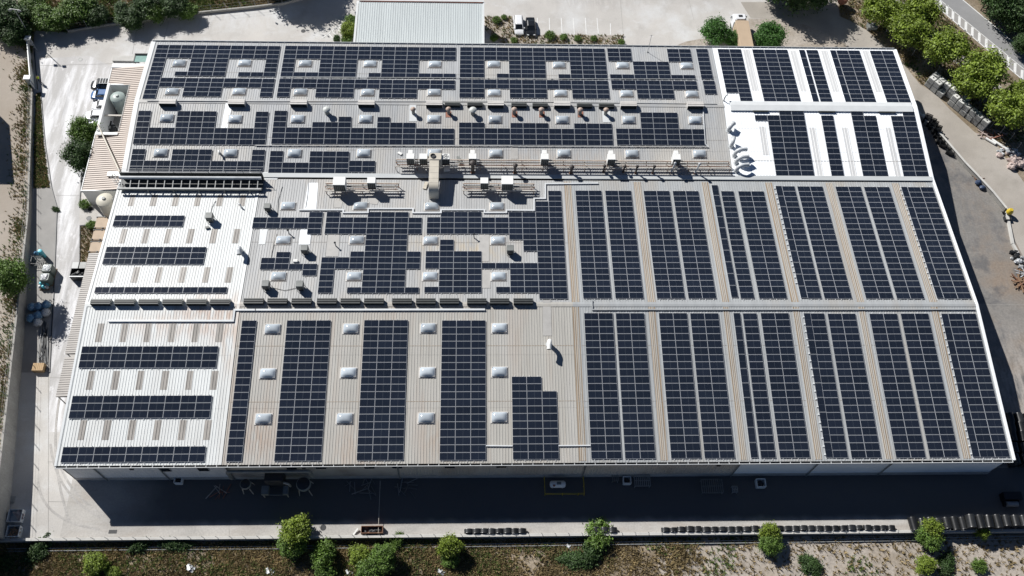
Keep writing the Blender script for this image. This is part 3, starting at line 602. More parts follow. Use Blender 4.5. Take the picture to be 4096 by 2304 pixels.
# louvred ridge ventilators
def vent_mesh(L, wd, h, cover, top):
    mb = MB(); mb.box((-L/2,-wd*.38,0),(L/2,wd*.38,h*.9), 1)
    for i in range(5):
        z = h*(.15+.16*i)
        for sy in (-1, 1):
            y = sy*wd*.42; mb.add([(-L/2,y,z),(L/2,y,z),(L/2,y+sy*.09,z-.09),(-L/2,y+sy*.09,z-.09)], [(0,1,2,3),(3,2,1,0)], 1)
    n = 3
    for i in range(n):
        y0_ = -wd/2 + wd*i/n; mb.box((-L/2-.03,y0_+.02,h*.9+.02*i),(L/2+.03,y0_+wd/n-(.05 if cover else .10),h+.05*(1-abs(i-1))), 0 if (cover or i == n-1) else 1)
    for s_ in (-1, 1): mb.box((s_*L/2,-wd*.47,0),(s_*(L/2+.05),wd*.47,h*.97), 0)
    return mb.mesh('ridge_vent', [M[top], M['slatd']])
vd = vent_mesh(2.75, .95, .70, False, 'slatd'); vg = vent_mesh(2.75, .95, .70, False, 'slat'); vb = vent_mesh(2.65, 1.05, .85, True, 'curb'); vs2 = vent_mesh(2.5, .8, .55, False, 'slat')
def rvent(x, y, k, me, dz=0):
    p = QS(x, y, k); o = link('ridge_vent', me, BLD); o.location = Vector((p.x, p.y, roofz(p.y)+.03+dz)) - BB
for i, x in enumerate((257,317,377,437,497,556)): rvent(x, 763, 0, vg)
for x in (640,699.5,760,823.5,882.5,941.5,1012,1071.5,1130.5,1199.5,1256.5,1316): rvent(x, 761.5, 0, vd)
for i, x in enumerate((425,597.5,753.5,923,1093,1247,1413.5,1580,1747.5)): rvent(x, 263+i*.8, 2, vb)
for c, x, y in ((1,1978,1055),(1,2204,1055),(2,70,1062),(2,282,1064),(2,727,1066),(2,948,1068)): rvent((c*1024+x/2.5156)/1.5901, (y/2.5156)/1.5901+2, 2, vs2)
for x, y in ((2042,262),(2160,262)): pass
# raised white ridge ventilator of the bright white roof
mb = MB(); a, b = S(2,0,2200,1090,2), S(3,0,1440,1090,2)
mb.add([(X3+1,BRK[2]-1.1,ZV3+.0),(XR-.6,BRK[2]-1.1,ZV3+.0),(XR-.6,BRK[2]-1.1,ZV3+.18),(X3+1,BRK[2]-1.1,ZV3+.18),(XR-.6,BRK[2],ZV3+.30),(X3+1,BRK[2],ZV3+.30),(XR-.6,BRK[2]+.9,ZV3+.18),(X3+1,BRK[2]+.9,ZV3+.18),(XR-.6,BRK[2]+.9,ZV3),(X3+1,BRK[2]+.9,ZV3)], [(0,1,2,3),(3,2,4,5),(5,4,6,7),(7,6,8,9),(1,8,6,4,2),(0,3,5,7,9)])
mb.build('ridge_ventilator', M['trim'], BLD)
for x0, x1 in ((2420,2570),(3076,3242),(3680,3845)):
    a, b = S(2,0,x0,1100,2), S(2,0,x1,1100,2); mb = MB(); mb.box((a.x,BRK[2]-1.32,ZV3-.05),(b.x,BRK[2]-1.14,ZV3+.26)); mb.build('louvre', M['slatd'], BLD)
# mastic patches and white repaired sheets on the grey roofs
for c, r, pts, k, mt in ((1,1,[(525,390),(625,390),(605,655),(480,655)],1,'white'),(1,1,[(450,860),(560,860),(540,1010),(430,1010)],1,'white'),(0,0,[(2275,1010),(2345,1010),(2290,1290),(2225,1290)],2,'white'),(1,1,[(725,910),(840,910),(830,1130),(700,1130)],1,'patch'),
                         (2,2,[(310,120),(390,120),(400,480),(310,480)],0,'patch'),(1,1,[(2245,910),(2345,910),(2345,1180),(2240,1180)],1,'patch'),(1,1,[(2270,1265),(2360,1265),(2360,1449),(2275,1449)],1,'patch'),(1,1,[(700,60),(1200,60),(1200,62),(700,62)],2,'patch'),
                         (1,0,[(1545,1040),(1610,1040),(1620,1220),(1540,1220)],2,'trim'),(2,0,[(905,1100),(990,1100),(990,1230),(915,1230)],2,'trim'),(1,1,[(40,855),(120,855),(90,1010),(25,1010)],1,'trim'),(1,1,[(1090,470),(1260,500),(1220,610),(1150,600)],1,'patch'),
                         (1,1,[(790,560),(870,580),(860,640),(780,640)],1,'patch'),(2,1,[(-10,20),(60,20),(60,150),(-10,150)],2,'patch')):
    mb = MB(); q = [S(c,r,x,y,k,.055) for x, y in pts]; mb.sheet(q); mb.build('roof_patch', M[mt], BLD)
for c, xs in ((1,(1937,)),(2,(25,300,690))):
    for x in xs:
        mb = MB(); mb.sheet([S(c,0,x-28,1120,2,.06),S(c,0,x+28,1120,2,.06),S(c,0,x+28,1180,2,.06),S(c,0,x-28,1180,2,.06)]); mb.build('roof_patch', M['red'], BLD, label='red oxide painted patch')
# surface cable trays of the building
def tray(pts, k, w_=.28, h=.14, name='cable_tray', mat='tray', leg=True):
    q = [S(*p, k, .18) for p in pts]; mb = MB()
    for a, b in zip(q, q[1:]):
        d = (b-a).normalized(); mb.bar(a-d*w_/2, b+d*w_/2, w_, h)
        n = int((b-a).length/1.5)
        for i in range(n): p = a+(b-a)*((i+.5)/n); mb.box((p.x-.12,p.y-.12,p.z-.16),(p.x+.12,p.y+.12,p.z-.0701))
    mb.build(name, M[mat], BLD)
tray([(0,2,1095,330),(0,2,2345,330),(0,2,2360,220),(1,2,0,220),(1,2,2295,217)], 0)
tray([(2,2,805,120),(2,2,808,218),(3,2,2080,215)], 0, .16, .12, mat='greyR')
tray([(1,1,440,663),(1,1,878,663),(1,1,878,690),(1,1,1128,690),(1,1,1128,650),(1,1,1580,650),(1,1,1580,692),(1,1,1862,692),(1,1,1862,662),(1,1,2298,662),(1,1,2298,690),(1,1,2520,690),(1,1,2520,665),(2,1,222,668),(2,1,222,548),(2,1,335,548),(2,1,335,400),(2,1,860,395)], 1, .22)
tray([(2,3,475,138),(2,3,785,135)], 0, .15, .1); tray([(1,3,2320,138),(2,3,0,140)], 0, .15, .1)
tray([(0,0,1480,1012),(1,0,0,1018),(1,0,2576,1022),(2,0,2060,1045)], 3, .10, .08, mat='greyM')
tray([(1,0,240,775),(1,0,2005,782),(2,0,0,790),(2,0,1860,795)], 3, .08, .06, mat='grey')
tray([(1,1,0,14),(1,1,2576,18),(2,1,0,22),(2,1,1970,28)], 2, .14, .10, mat='greyM')
tray([(2,0,1925,1120),(2,0,1945,1449),(2,1,1975,30)], 2, .12, .1)

# lap joints of the sheets, picked out by grime, and loose cables
for y_, xa, xb, k in ((S(1,2,100,585,0).y,X1+.2,X2,0),(S(1,2,100,1148,0).y,X1+.2,X2,0),(S(2,2,1380,578,0).y,X2,XR-.2,0),(S(2,2,1500,1138,0).y,X2,XR-.2,0),(S(3,0,300,1620,2).y,X3+.4,XR-.2,2),(34.5,X1+.2,X2,1),(54.8,XL+1,X3-.3,2),(68.5,XL+1,X3-.3,3)):
    mb = MB(); mb.add([(xa,y_-.035,rz(k,y_-.035)+.030),(xb,y_-.035,rz(k,y_-.035)+.030),(xb,y_+.035,rz(k,y_+.035)+.030),(xa,y_+.035,rz(k,y_+.035)+.030)], [(0,1,2,3)]); mb.build('lap_joint', M['lightL' if k == 0 and xa < 0 else 'lightW'], BLD)
for P, k in (([(1,1,265,425),(1,1,225,560),(1,1,215,720)],1),([(1,1,210,905),(1,1,160,1090),(1,1,150,1180)],1),([(1,1,530,390),(1,1,520,520),(1,1,500,640)],1),([(0,1,2170,570),(0,1,2130,640),(0,1,2120,690)],1),([(1,2,180,0),(1,2,290,25),(1,2,400,0)],1)):
    q = [S(*p, k, .09) for p in P]; mb = MB(); mb.tube(q, .035, 6); mb.build('cable', M['dark'], BLD)
# ================================================================ solar arrays
PW, PH = 2.12, 2.12*.51085
def panel_mesh(wv, hv, cell, split_x, name='solar_panel'):
    mb = MB(); t = .035; f = .023; x, y = wv/2, hv/2
    g = .010                                     # half width of the pale split between the two halves of a module
    mb.box((-x,-y,0),(x,-y+f,t)); mb.box((-x,y-f,0),(x,y,t)); mb.box((-x,-y+f,0),(-x+f,y-f,t)); mb.box((x-f,-y+f,0),(x,y-f,t))
    zz = t-.006
    if split_x:
        for a, b in ((-x+f,-g),(g,x-f)): mb.add([(a,-y+f,zz),(b,-y+f,zz),(b,y-f,zz),(a,y-f,zz)], [(0,1,2,3)], 1)
        mb.add([(-g,-y+f,zz),(g,-y+f,zz),(g,y-f,zz),(-g,y-f,zz)], [(0,1,2,3)], 2)
    else:
        for a, b in ((-y+f,-g),(g,y-f)): mb.add([(-x+f,a,zz),(x-f,a,zz),(x-f,b,zz),(-x+f,b,zz)], [(0,1,2,3)], 1)
        mb.add([(-x+f,-g,zz),(x-f,-g,zz),(x-f,g,zz),(-x+f,g,zz)], [(0,1,2,3)], 2)
    return mb.mesh(name, [M['frame'], M[cell], M['split']])
M['split'] = pm('cell_gap', (.10,.115,.135), .3, .02, 1)
PLM = panel_mesh(2.092, 1.045, 'cell', True); PPM = panel_mesh(1.045, 2.10, 'cellP', False)
def array(k, ref, anchor, rows, label, upright=False, up=.13):
    nr = len(rows); cw, ch = (PH, 2*PH) if upright else (PW, PH)
    p = S(*anchor, k, up); cs = 1/math.sqrt(1+RS[k]**2)
    x0 = p.x - ref[0]*cw; y0 = p.y - ref[1]*ch*cs
    root = thing('solar_array', label, 'solar panels', (x0, y0, rz(k, y0)+up), 'solar arrays on the factory roof')
    root.rotation_euler = (math.atan(RS[k]), 0, 0)
    cells = [(c, nr-1-i) for i, row in enumerate(rows) for c, ch_ in enumerate(row) if ch_ == '1']
    cells.sort(key=lambda q: q[1])
    me = PPM if upright else PLM
    for c, r in cells[:100]:
        o = link('solar_panel', me, root); o.location = ((c+.5)*cw, (r+.5)*ch, 0); o.rotation_euler = (rnd.gauss(0,.006), rnd.gauss(0,.004), 0)
    if len(cells) > 100:
        mb = MB()
        for c, r in cells[100:]:
            n = len(mb.v); mb.v += [(v.co.x+(c+.5)*cw, v.co.y+(r+.5)*ch, v.co.z) for v in me.vertices]
            for pl in me.polygons: mb.f.append(tuple(n+i for i in pl.vertices)); mb.m.append(pl.material_index)
        o = link('solar_panel', mb.mesh('far_solar_panels', [M['frame'], M['cell'], M['split']]), root); o['kind'] = 'stuff'
    # rails under the panels, showing as short ends above and below each run
    mb = MB(); st = set(cells)
    for c in range(max(len(r) for r in rows)):
        r = 0
        while r < nr:
            if (c, r) in st:
                e = r
                while (c, e+1) in st: e += 1
                for fx in ((.22,.78) if not upright else (.06,)):
                    x = (c+fx)*cw; mb.box((x-.022, r*ch-.22, -.09), (x+.022, (e+1)*ch+.20, -.02))
                r = e+1
            else: r += 1
    o = link('mounting_rail', mb.mesh('mounting_rail', M['rail']), root)
A14, A12, A10, A7 = '1'*14, '1'*12, '1'*10, '1'*7
AR = [
 (3,(0,0),(0,0,1430,995),[A10]*3+['1001110001']*3+['1011110111']+['1']*5,'large stepped solar array in the far left roof corner with one long tail column'),
 (3,(2,0),(0,0,1830,970),['1'*9]*2+['001110001']*2,'comb-shaped solar array just below the one in the far left roof corner'),
 (3,(0,0),(1,0,243,770),[A14]*3+['10011100111000']*3+['11111101111111'],'wide solar array along the rear eave wrapping three domes left of centre'),
 (3,(0,0),(1,0,205,977),[A14]*2+['10011100111000']*2,'wide comb-shaped solar array above the beige ridge ventilators left of centre'),
 (3,(0,0),(1,0,2048,782),[A12]*3+['110011100111']*3+['110111101111'],'solar array along the rear eave directly in front of the car park'),
 (3,(0,0),(1,0,2045,982),[A12]*2+['110011100111']*2,'comb-shaped solar array above the mushroom vents right of centre'),
 (3,(0,0),(2,0,988,792),['1100011']*3+['0011100']*3+[A7],'solar array with a notch at the rear eave holding the antenna mast'),
 (3,(2,0),(2,0,1265,992),[A7]*2+['0011100']*2,'T-shaped solar array below the one with the antenna mast'),
 (3,(0,0),(2,0,1905,797),['1']*7,'single narrow column of seven panels beside the bright white roof edge'),
 (3,(0,0),(2,0,1941,948),['1']*3,'short column of three panels beside the bright white roof edge'),
 (3,(1,0),(2,0,2300,1027),['11']*10+['01']*2,'two-column array at the left end of the bright white rear slope'),
 (3,(1,0),(3,0,88,1030),['111']*12,'three-column array on the bright white rear slope'),
 (3,(0,0),(3,0,455,1033),['1']*6,'thin column of upright panels left of a single column on the white rear slope',True),
 (3,(0,0),(3,0,531,1034),['1']*12,'single column of wide panels on the bright white rear slope'),
 (3,(0,0),(3,0,782,1036),['1']*6,'thin column of upright panels beside a two-column array on the white rear slope',True),
 (3,(0,0),(3,0,848,1037),['11']*12,'two-column array in the middle right of the bright white rear slope'),
 (3,(0,0),(3,0,1200,1040),['11']*12,'two-column array at the far right corner of the bright white rear slope'),
 (2,(1,0),(3,1,82,325),['0011','1111']+['0111']*10,'stepped three-column array with one stray panel on the white near slope'),
 (2,(0,0),(3,1,640,326),['1']*11,'lone single column on the white near slope'),
 (2,(0,0),(3,1,957,327),['10']+['11']*11,'two-column array on the white near slope with its left column taller'),
 (2,(0,0),(3,1,1365,330),['01']+['11']*11,'two-column array on the white near slope against the right verge'),
 (2,(0,6),(0,0,1395,1113),['1001110001']*3+[A10]*3,'comb-shaped array on the grey near slope below the leftmost beige ventilators'),
 (2,(0,6),(1,0,187,1113),['1','100001001','10011100111']+[A14]*3,'wide skyline-shaped array below the mushroom vents left of centre'),
 (2,(0,4),(1,0,2042,1232),['110011100111']+[A12]*3,'wide low array below the red-based mushroom vents'),
 (2,(2,6),(2,0,1285,1130),['0011100']*3+[A7]*3,'inverted T-shaped array at the right end of the grey near slope'),
 (2,(0,0),(0,1,1282,342),['1001110001']*2+[A10]*3,'comb-shaped array directly behind the pipe gantry'),
 (2,(0,0),(1,1,120,302),['100111']*2+['1'*6]*2,'stepped array right of the pipe gantry above the valley gutter'),
 (2,(0,0),(1,1,930,284),['11']*2,'small square of four panels above the valley gutter'),
 (1,(0,0),(0,1,1130,830),['11111']*2,'two-row array at the top of the white hall roof'),
 (1,(0,0),(0,1,1027,1212),[A7]*3,'three-row seven-column array in the middle of the white rear roof'),
 (1,(0,0),(0,2,945,52),['1'*9],'single row of panels just above the grey ridge ventilators of the white hall'),
 (1,(0,1),(1,1,-43,850),['00001','11111','11111','00001'],'small double-row array with a raised end column on the aged grey roof'),
 (1,(0,1),(1,1,36,1264),['0100','1100','1111','0001'],'little stair-shaped array among the small boxed coolers'),
 (1,(3,14),(1,1,1126,683),['1001110']+[A7]*3+['0001110']*3+['0011111']+[A7]*2+['1001110']*3+['1011111'],'big irregular array in the middle of the aged grey roof'),
 (1,(1,15),(1,1,1860,681),['0000000001']*2+['0000000011']*2+['0111001111']+[A10]*3+['0000001111']+['0100000111']*2+['1111000011']*2+[A10]+['0111001111']*3+['1111011111','0000000011'],'largest irregular array stepping up to the right beside the brown roof light strip'),
 (1,(0,0),(2,2,716,107),['11']*19,'left array of the first pair on the right-hand rear-facing slope'),
 (1,(0,0),(2,2,1040,107),['11']*19,'right array of the first pair on the right-hand rear-facing slope'),
 (1,(0,0),(2,2,1458,107),['11']*19,'left array of the second pair on the right-hand rear-facing slope'),
 (1,(0,0),(2,2,1775,107),['11']*19,'right array of the second pair on the right-hand rear-facing slope'),
 (1,(0,0),(2,2,2207,97),['1']*10,'thin upright column set apart right of the second pair on the rear-facing slope',True),
 (1,(0,0),(2,2,2301,107),['1']*19,'single wide column right of the thin set-apart column on the rear-facing slope'),
 (1,(0,0),(2,2,2488,107),['11']*19,'two-column array left of the fourth brown strip on the rear-facing slope'),
 (1,(0,0),(3,2,330,103),['1']*10,'thin upright column right of the fourth brown strip on the rear-facing slope',True),
 (1,(0,0),(3,2,402,107),['1']*20,'single wide column touching a thin column right of the fourth brown strip, rear-facing slope'),
 (1,(0,0),(3,2,568,108),['11']*20,'two-column array left of the fifth brown strip on the rear-facing slope'),
 (1,(0,0),(3,2,985,108),['11']*20,'two-column array right of the fifth brown strip on the rear-facing slope'),
 (1,(0,0),(3,2,1297,110),['11']*20,'two-column array left of the last brown strip on the rear-facing slope'),
 (1,(0,0),(3,2,1700,106),['1']*10,'thin upright column right of the last brown strip on the rear-facing slope',True),
 (1,(0,0),(3,2,1773,110),['11']*20,'two-column array along the right verge of the rear-facing slope'),
 (0,(0,0),(0,2,786,806),['1'*9]*3,'upper three-row array on the white front roof between two rows of roof lights'),
 (0,(0,0),(0,2,688,1314),['1'*9]*3,'lower three-row array on the white front roof'),
 (0,(0,0),(0,3,606,310),['1'*9]*2,'two-row array at the front eave of the white hall'),
 (0,(0,0),(0,3,2273,300),['1']*19,'single tall column at the left edge of the beige front roof'),
 (0,(0,0),(1,3,180,296),['111']*19,'leftmost of the three tall three-column arrays on the beige front roof'),
 (0,(0,0),(1,3,1010,288),['111']*19,'middle one of the three tall three-column arrays on the beige front roof'),
 (0,(0,0),(1,3,1845,287),['111']*19,'rightmost of the three tall three-column arrays on the beige front roof'),
 (0,(0,0),(2,3,8,278),['110']*2+['111']*9,'short stepped array at the front eave right of the last dome column'),
 (0,(0,0),(2,3,797,273),['11']*20,'left array of the first pair on the right-hand front slope'),
 (0,(0,0),(2,3,1138,272),['11']*20,'right array of the first pair on the right-hand front slope'),
 (0,(0,0),(2,3,1600,268),['11']*20,'left array of the second pair on the right-hand front slope'),
 (0,(0,0),(2,3,1938,268),['11']*20,'right array of the second pair on the right-hand front slope'),
 (0,(0,0),(2,3,2402,262),['1']*10,'thin upright column set apart right of the second pair on the front slope',True),
 (0,(0,0),(2,3,2505,265),['1']*20,'single wide column right of the thin set-apart column on the front slope'),
 (0,(0,0),(3,3,120,262),['11']*20,'two-column array left of the fourth brown strip on the front slope'),
 (0,(0,0),(3,3,582,259),['1']*10,'thin upright column right of the fourth brown strip on the front slope',True),
 (0,(0,0),(3,3,656,262),['1']*20,'single wide column touching a thin column right of the fourth brown strip, front slope'),
 (0,(0,0),(3,3,840,264),['11']*20,'two-column array left of the fifth brown strip on the front slope'),
 (0,(0,0),(3,3,1288,262),['11']*20,'two-column array right of the fifth brown strip on the front slope'),
 (0,(0,0),(3,3,1625,258),['11']*20,'two-column array left of the last brown strip on the front slope'),
 (0,(0,0),(3,3,2060,256),['1']*10,'thin upright column right of the last brown strip on the front slope',True),
 (0,(0,0),(3,3,2136,256),['11']*20,'two-column array along the right verge in the front roof corner'),
]
for a in AR: array(*a[:5], upright=len(a) > 5)
# ================================================================ things standing on the roof
def P1(x, y): return (0, 0, (1550+x/3.22)*2.515625, (560+y/3.22)*2.515625)     # places measured in a close view of the plant rack
def P2(x, y): return (0, 0, (2350+x/3.22)*2.515625, (560+y/3.22)*2.515625)
def GT(p, z): return G(*p, z)
# white cooling units
def unit(ptop, wd, dp, h, label, fan=False, plenum=True, zb=None, group='white cooling units on the plant racks'):
    zr = E0+.25 if zb is None else zb
    leg = .5 if h < 1 else 1.0; h *= 1.15; c = G(*ptop, zr+leg+h); t = thing('cooling_unit', label, 'cooling unit', (c.x, c.y, zr), group)
    x, y, z0 = c.x, c.y, zr+leg
    mb = MB(); mb.rbox((x-wd/2,y-dp/2,z0),(x+wd/2,y+dp/2,z0+h), .04); mb.build('casing', M['hvac'], t)
    for sx in (-1, 1):
        for sy in (-1, 1):
            mb = MB(); mb.box((x+sx*wd*.42-.04,y+sy*dp*.42-.04,zr),(x+sx*wd*.42+.04,y+sy*dp*.42+.04,z0)); mb.build('leg', M['rust'], t)
    mb = MB(); n = max(3, round(wd/.32)); mb.box((x-wd*.46,y-dp/2-.02,z0+.08),(x+wd*.46,y-dp/2-.004,z0+h-.08), 0)
    for i in range(n+1): xx = x-wd*.46+i*wd*.92/n; mb.box((xx-.025,y-dp/2-.05,z0+.06),(xx+.025,y-dp/2-.021,z0+h-.06), 1)
    for i in range(6): zz = z0+.15+i*(h-.3)/5; mb.box((x-wd*.45,y-dp/2-.035,zz),(x+wd*.45,y-dp/2-.0205,zz+.03), 0)
    mb.build('louvre', [M['slatd'], M['slat']], t)
    if fan:
        mb = MB(); mb.lathe((x,y,z0+h+.003), [(.44,0),(.44,.05),(.38,.05),(.38,.01)], 20, cap=False)
        for i in range(5): a = i*2*math.pi/5; mb.obox((x+.2*math.cos(a),y+.2*math.sin(a),z0+h+.035), Vector((math.cos(a),math.sin(a),0))*.18, Vector((-math.sin(a),math.cos(a),0))*.07, Vector((0,0,.008)))
        mb.lathe((x,y,z0+h+.003), [(.07,0),(.07,.06)], 10); mb.build('fan', M['cage'], t)
    if plenum:
        mb = MB(); mb.rbox((x-wd*.30,y+dp/2+.003,z0+h*.35),(x+wd*.30,y+dp/2+.75,z0+h*.97), .05); mb.rbox((x-wd*.26,y+dp/2+.25,zr-.15),(x+wd*.26,y+dp/2+.75,z0+h*.345), .03); mb.build('plenum', M['hvac'], t)
    return t
unit(P1(294,206), 1.25, 1.1, 1.35, 'white cooling unit with plenum at the left end of the long plant rack')
unit(P1(461,208), 1.25, 1.1, 1.35, 'white cooling unit without plenum immediately left of the big cream duct', plenum=False)
unit(P1(750,210), 1.25, 1.1, 1.3, 'white cooling unit with a round fan grille on top right of the cream duct', fan=True, plenum=False)
unit(P1(1097,207), 1.25, 1.1, 1.35, 'white cooling unit with plenum behind the thick dark flue on the long rack')
unit(P1(2027,210), 1.25, 1.15, 1.35, 'white cooling unit in the middle of the long rack between two dark flues')
unit(P2(310,215), 1.25, 1.15, 1.35, 'second to last white cooling unit towards the right end of the long rack')
unit(P2(1152,215), 1.25, 1.15, 1.35, 'last white cooling unit at the right end of the long rack near the silver flues')
unit((1,1,837,370), 1.9, 1.6, 1.5, 'large white cooling unit on the short left rack below the valley gutter', plenum=False)
unit((1,1,1160,363), 1.3, 1.15, 1.35, 'smaller white cooling unit on the short left rack below the valley gutter', plenum=False)
unit(P1(1248,520), 1.25, 1.15, 1.3, 'smaller white cooling unit on the short right rack below the valley gutter', plenum=False)
unit(P1(1545,515), 1.85, 1.6, 1.45, 'large white cooling unit on the short right rack below the valley gutter', plenum=False)
# racks
def rack(name, label, xa, xb, ys, z, zl, posts, cross, diag=True):
    t = thing(name, label, 'pipe rack', ((xa+xb)/2, ys[0], zl), 'steel racks along the valley gutter')
    for i, y in enumerate(ys):
        mb = MB(); mb.box((xa,y-.07,z-.07),(xb,y+.07,z+.07)); mb.build('beam', M['pipe' if i != 1 else 'rust'], t)
    for x in posts:
        mb = MB()
        for y in (ys[0], ys[-1]): mb.box((x-.05,y-.05,zl),(x+.05,y+.05,z-.075))
        mb.build('post', M['rust'], t)
    mb = MB()
    for x in cross: mb.box((x-.05,ys[0]+.071,z-.05),(x+.05,ys[-1]-.071,z+.05))
    mb.build('crossbar', M['pipe'], t)
    for dy, dz, r, mt in ((.25,-.12,.08,'rust'),(.55,.05,.06,'pipe'),(.85,-.2,.10,'dark'),(1.15,.0,.06,'rust'),(1.45,-.1,.08,'pipe'),(1.75,-.22,.08,'dark')):
        if ys[0]+dy < ys[-1]-.1: mb = MB(); mb.tube([(xa+.2,ys[0]+dy,z+dz+.22),(xb-.2,ys[0]+dy,z+dz+.22)], r, 8); mb.build('pipe', M[mt], t)
    return t
zr = E0+1.15
a, b = G(*P1(105,340), zr), G(*P2(1840,355), zr); c = G(*P1(105,250), zr)
rk = [a.x+i*(b.x-a.x)/16 for i in range(17)]
rack('pipe_rack', 'long steel pipe rack above the valley gutter carrying most cooling units', a.x, b.x, (a.y, (a.y+c.y)/2+.1, c.y), zr, E0+.1, rk, rk[1::2]+[rk[10]+1.2, rk[14]+1.1])
a, b = G(1,1,690,468, zr), G(1,1,1440,468, zr); c = G(1,1,690,392, zr)
rack('pipe_rack', 'short rusty pipe rack on the left below the valley gutter', a.x, b.x, (a.y, (a.y+c.y)/2, c.y), zr, E0+.15, [a.x+.2,(a.x+b.x)/2,b.x-.2], [a.x+.6,a.x+3,b.x-.6])
a, b = G(*P1(965,650), zr), G(*P1(1900,650), zr); c = G(*P1(965,560), zr)
rack('pipe_rack', 'short rusty pipe rack on the right below the valley gutter', a.x, b.x, (a.y, (a.y+c.y)/2, c.y), zr, E0+.15, [a.x+.2,(a.x+b.x)/2,b.x-.2], [a.x+.6,a.x+4.5,b.x-.6])
# big cream duct bending down onto the roof
zt = E0+3.0; a, b, f = G(*P1(540,262), zt), G(*P1(662,262), zt), G(*P1(596,548), zt)
xl, xr = a.x, b.x; t = thing('air_duct', 'big cream rectangular air duct crossing the valley gutter and bending down', 'air duct', ((xl+xr)/2, f.y, E0))
mb = MB(); H = 1.15; path = [(a.y, zt-H/2, 0.0), (a.y*.72+f.y*.28, zt-H/2, 0), (a.y*.45+f.y*.55, zt-H/2, 0), (a.y*.2+f.y*.8, zt-H/2, 0), (f.y, zt-H/2, 0)]
for i in range(1, 7): an = math.pi/2*i/6; path.append((f.y-(H/2+.15)*math.sin(an), zt-H/2-(H/2+.15)*(1-math.cos(an)), an))
path.append((path[-1][0], rz(1,f.y)+.1, math.pi/2))
rings = []
for y, z, an in path:
    dy, dz = math.sin(an)*H/2, math.cos(an)*H/2
    rings.append([(xl,y-dy*1.0,z+dz),(xr,y-dy,z+dz),(xr,y+dy,z-dz),(xl,y+dy,z-dz)])
n0 = 0
for r in rings: mb.v += r
for i in range(len(rings)-1):
    for j in range(4): mb.f.append((4*i+j, 4*i+(j+1)%4, 4*i+4+(j+1)%4, 4*i+4+j)); mb.m.append(0)
mb.f.append((0,3,2,1)); mb.m.append(0); mb.build('duct', M['cream'], t, smooth=True)
mb = MB()
for q in rings[:5]:
    y = q[0][1]; mb.box((xl-.02,y-.03,zt+.002),(xr+.02,y+.03,zt+.02)); mb.box((xl-.04,y-.03,zt-H),(xl-.002,y+.03,zt+.02)); mb.box((xr+.002,y-.03,zt-H),(xr+.04,y+.03,zt+.02))
mb.build('flange', M['pipe'], t)
mb = MB(); mb.rbox((xl-.05,a.y+.04,E0+1.0),(xr+.45,a.y+1.45,zt+.12), .12); mb.build('fan_casing', M['cream'], t)
mb = MB(); mb.lathe((xl+.55,a.y+.75,zt+.125), [(.42,0),(.42,.16),(.34,.16),(.30,.02)], 18, cap=True); mb.build('inlet', M['dark'], t)
for x in (xl+.1, xr-.1):
    mb = MB(); mb.box((x-.05,a.y+.3,E0),(x+.05,a.y+.4,E0+1.0)); mb.build('support', M['rust'], t)
# flues
def flue(p, h, r, label, mat='flue', cap='cone', lean=(0,0)):
    b = G(*p, roofz(47.8)+.1); t = thing('flue', label, 'flue', (b.x, b.y, b.z-.1), 'flues along the long plant rack')
    top = (b.x+lean[0], b.y+lean[1], b.z+h)
    mb = MB(); mb.tube([(b.x,b.y,b.z-.15), top], r, 12); mb.build('pipe', M[mat], t, smooth=True)
    mb = MB(); mb.lathe(Vector(top)+Vector((0,0,.06)), [(r*1.9,0),(r*1.9,.06),(r*1.1,.22),(.03,.30)], 14); mb.build('cap', M[mat], t, smooth=True)
    mb = MB(); mb.lathe((b.x,b.y,b.z-.12), [(r*1.5,0),(r*1.5,.1),(r*1.05,.3)], 12, cap=False); mb.build('collar', M['rust'], t)
flue(P1(1098,415), 2.5, .26, 'thick dark flue in front of a cooling unit right of the cream duct')
flue(P1(1640,420), 1.9, .22, 'dark flue standing alone above the larger cooling unit of the short right rack')
flue(P1(2362,425), 1.6, .22, 'dark flue right of the middle cooling unit of the long rack')
flue(P2(205,410), 1.5, .15, 'slim dark flue left of the second to last cooling unit')
flue(P2(462,412), 1.4, .15, 'slim flue with a pinkish cap right of the second to last cooling unit')
flue(P2(620,425), 1.7, .15, 'left one of two slim dark flues side by side between the last two units')
flue(P2(838,425), 1.7, .15, 'right one of two slim dark flues side by side between the last two units')
flue(P2(1070,420), 2.2, .13, 'silver flue leaning beside the last cooling unit of the long rack', 'duct', lean=(.35,.2))
flue(P2(1378,430), 2.2, .13, 'silver leaning flue nearest the right end of the long rack', 'duct', lean=(.4,.2))
# curved ducts of the bright white roof
def goose(name, label, base, dx, dy, h, r, mat, zt_=None, group=None, out=1.0, droop=.35, z0=None):
    p = base; d = Vector((dx, dy, 0)).normalized(); t = thing(name, label, 'duct', p, group)
    pts = [p-Vector((0,0,.15)), p+Vector((0,0,h*.55))]
    R_ = out*.5
    for i in range(1, 8):
        an = math.pi*(.5+droop*.3)*i/7; pts.append(p+Vector((0,0,h*.55))+d*(R_*(1-math.cos(an)))+Vector((0,0,R_*math.sin(an))))
    e = (pts[-1]-pts[-2]).normalized(); pts.append(pts[-1]+e*out*.55)
    mb = MB(); mb.tube(pts, r, 14, cap=True); mb.build('duct', M[mat], t, smooth=True)
    mb = MB(); mb.tube([pts[-1]-e*.08, pts[-1]+e*.02], r*1.12, 14); mb.build('rim', M[mat], t)
    mb = MB(); mb.tube([pts[-1]+e*.021, pts[-1]+e*.03], r*.93, 14); mb.build('mouth', M['dark'], t)
    mb = MB(); mb.lathe(p-Vector((0,0,.05)), [(r*1.5,0),(r*1.5,.12),(r*1.05,.14)], 14, cap=False); mb.build('collar', M['trimG'], t)
    return t
def gz(p, k): q = S(*p, k); return Vector((q.x, q.y, rz(k, q.y)))
gr = 'curved ducts at the edge of the bright white roof'
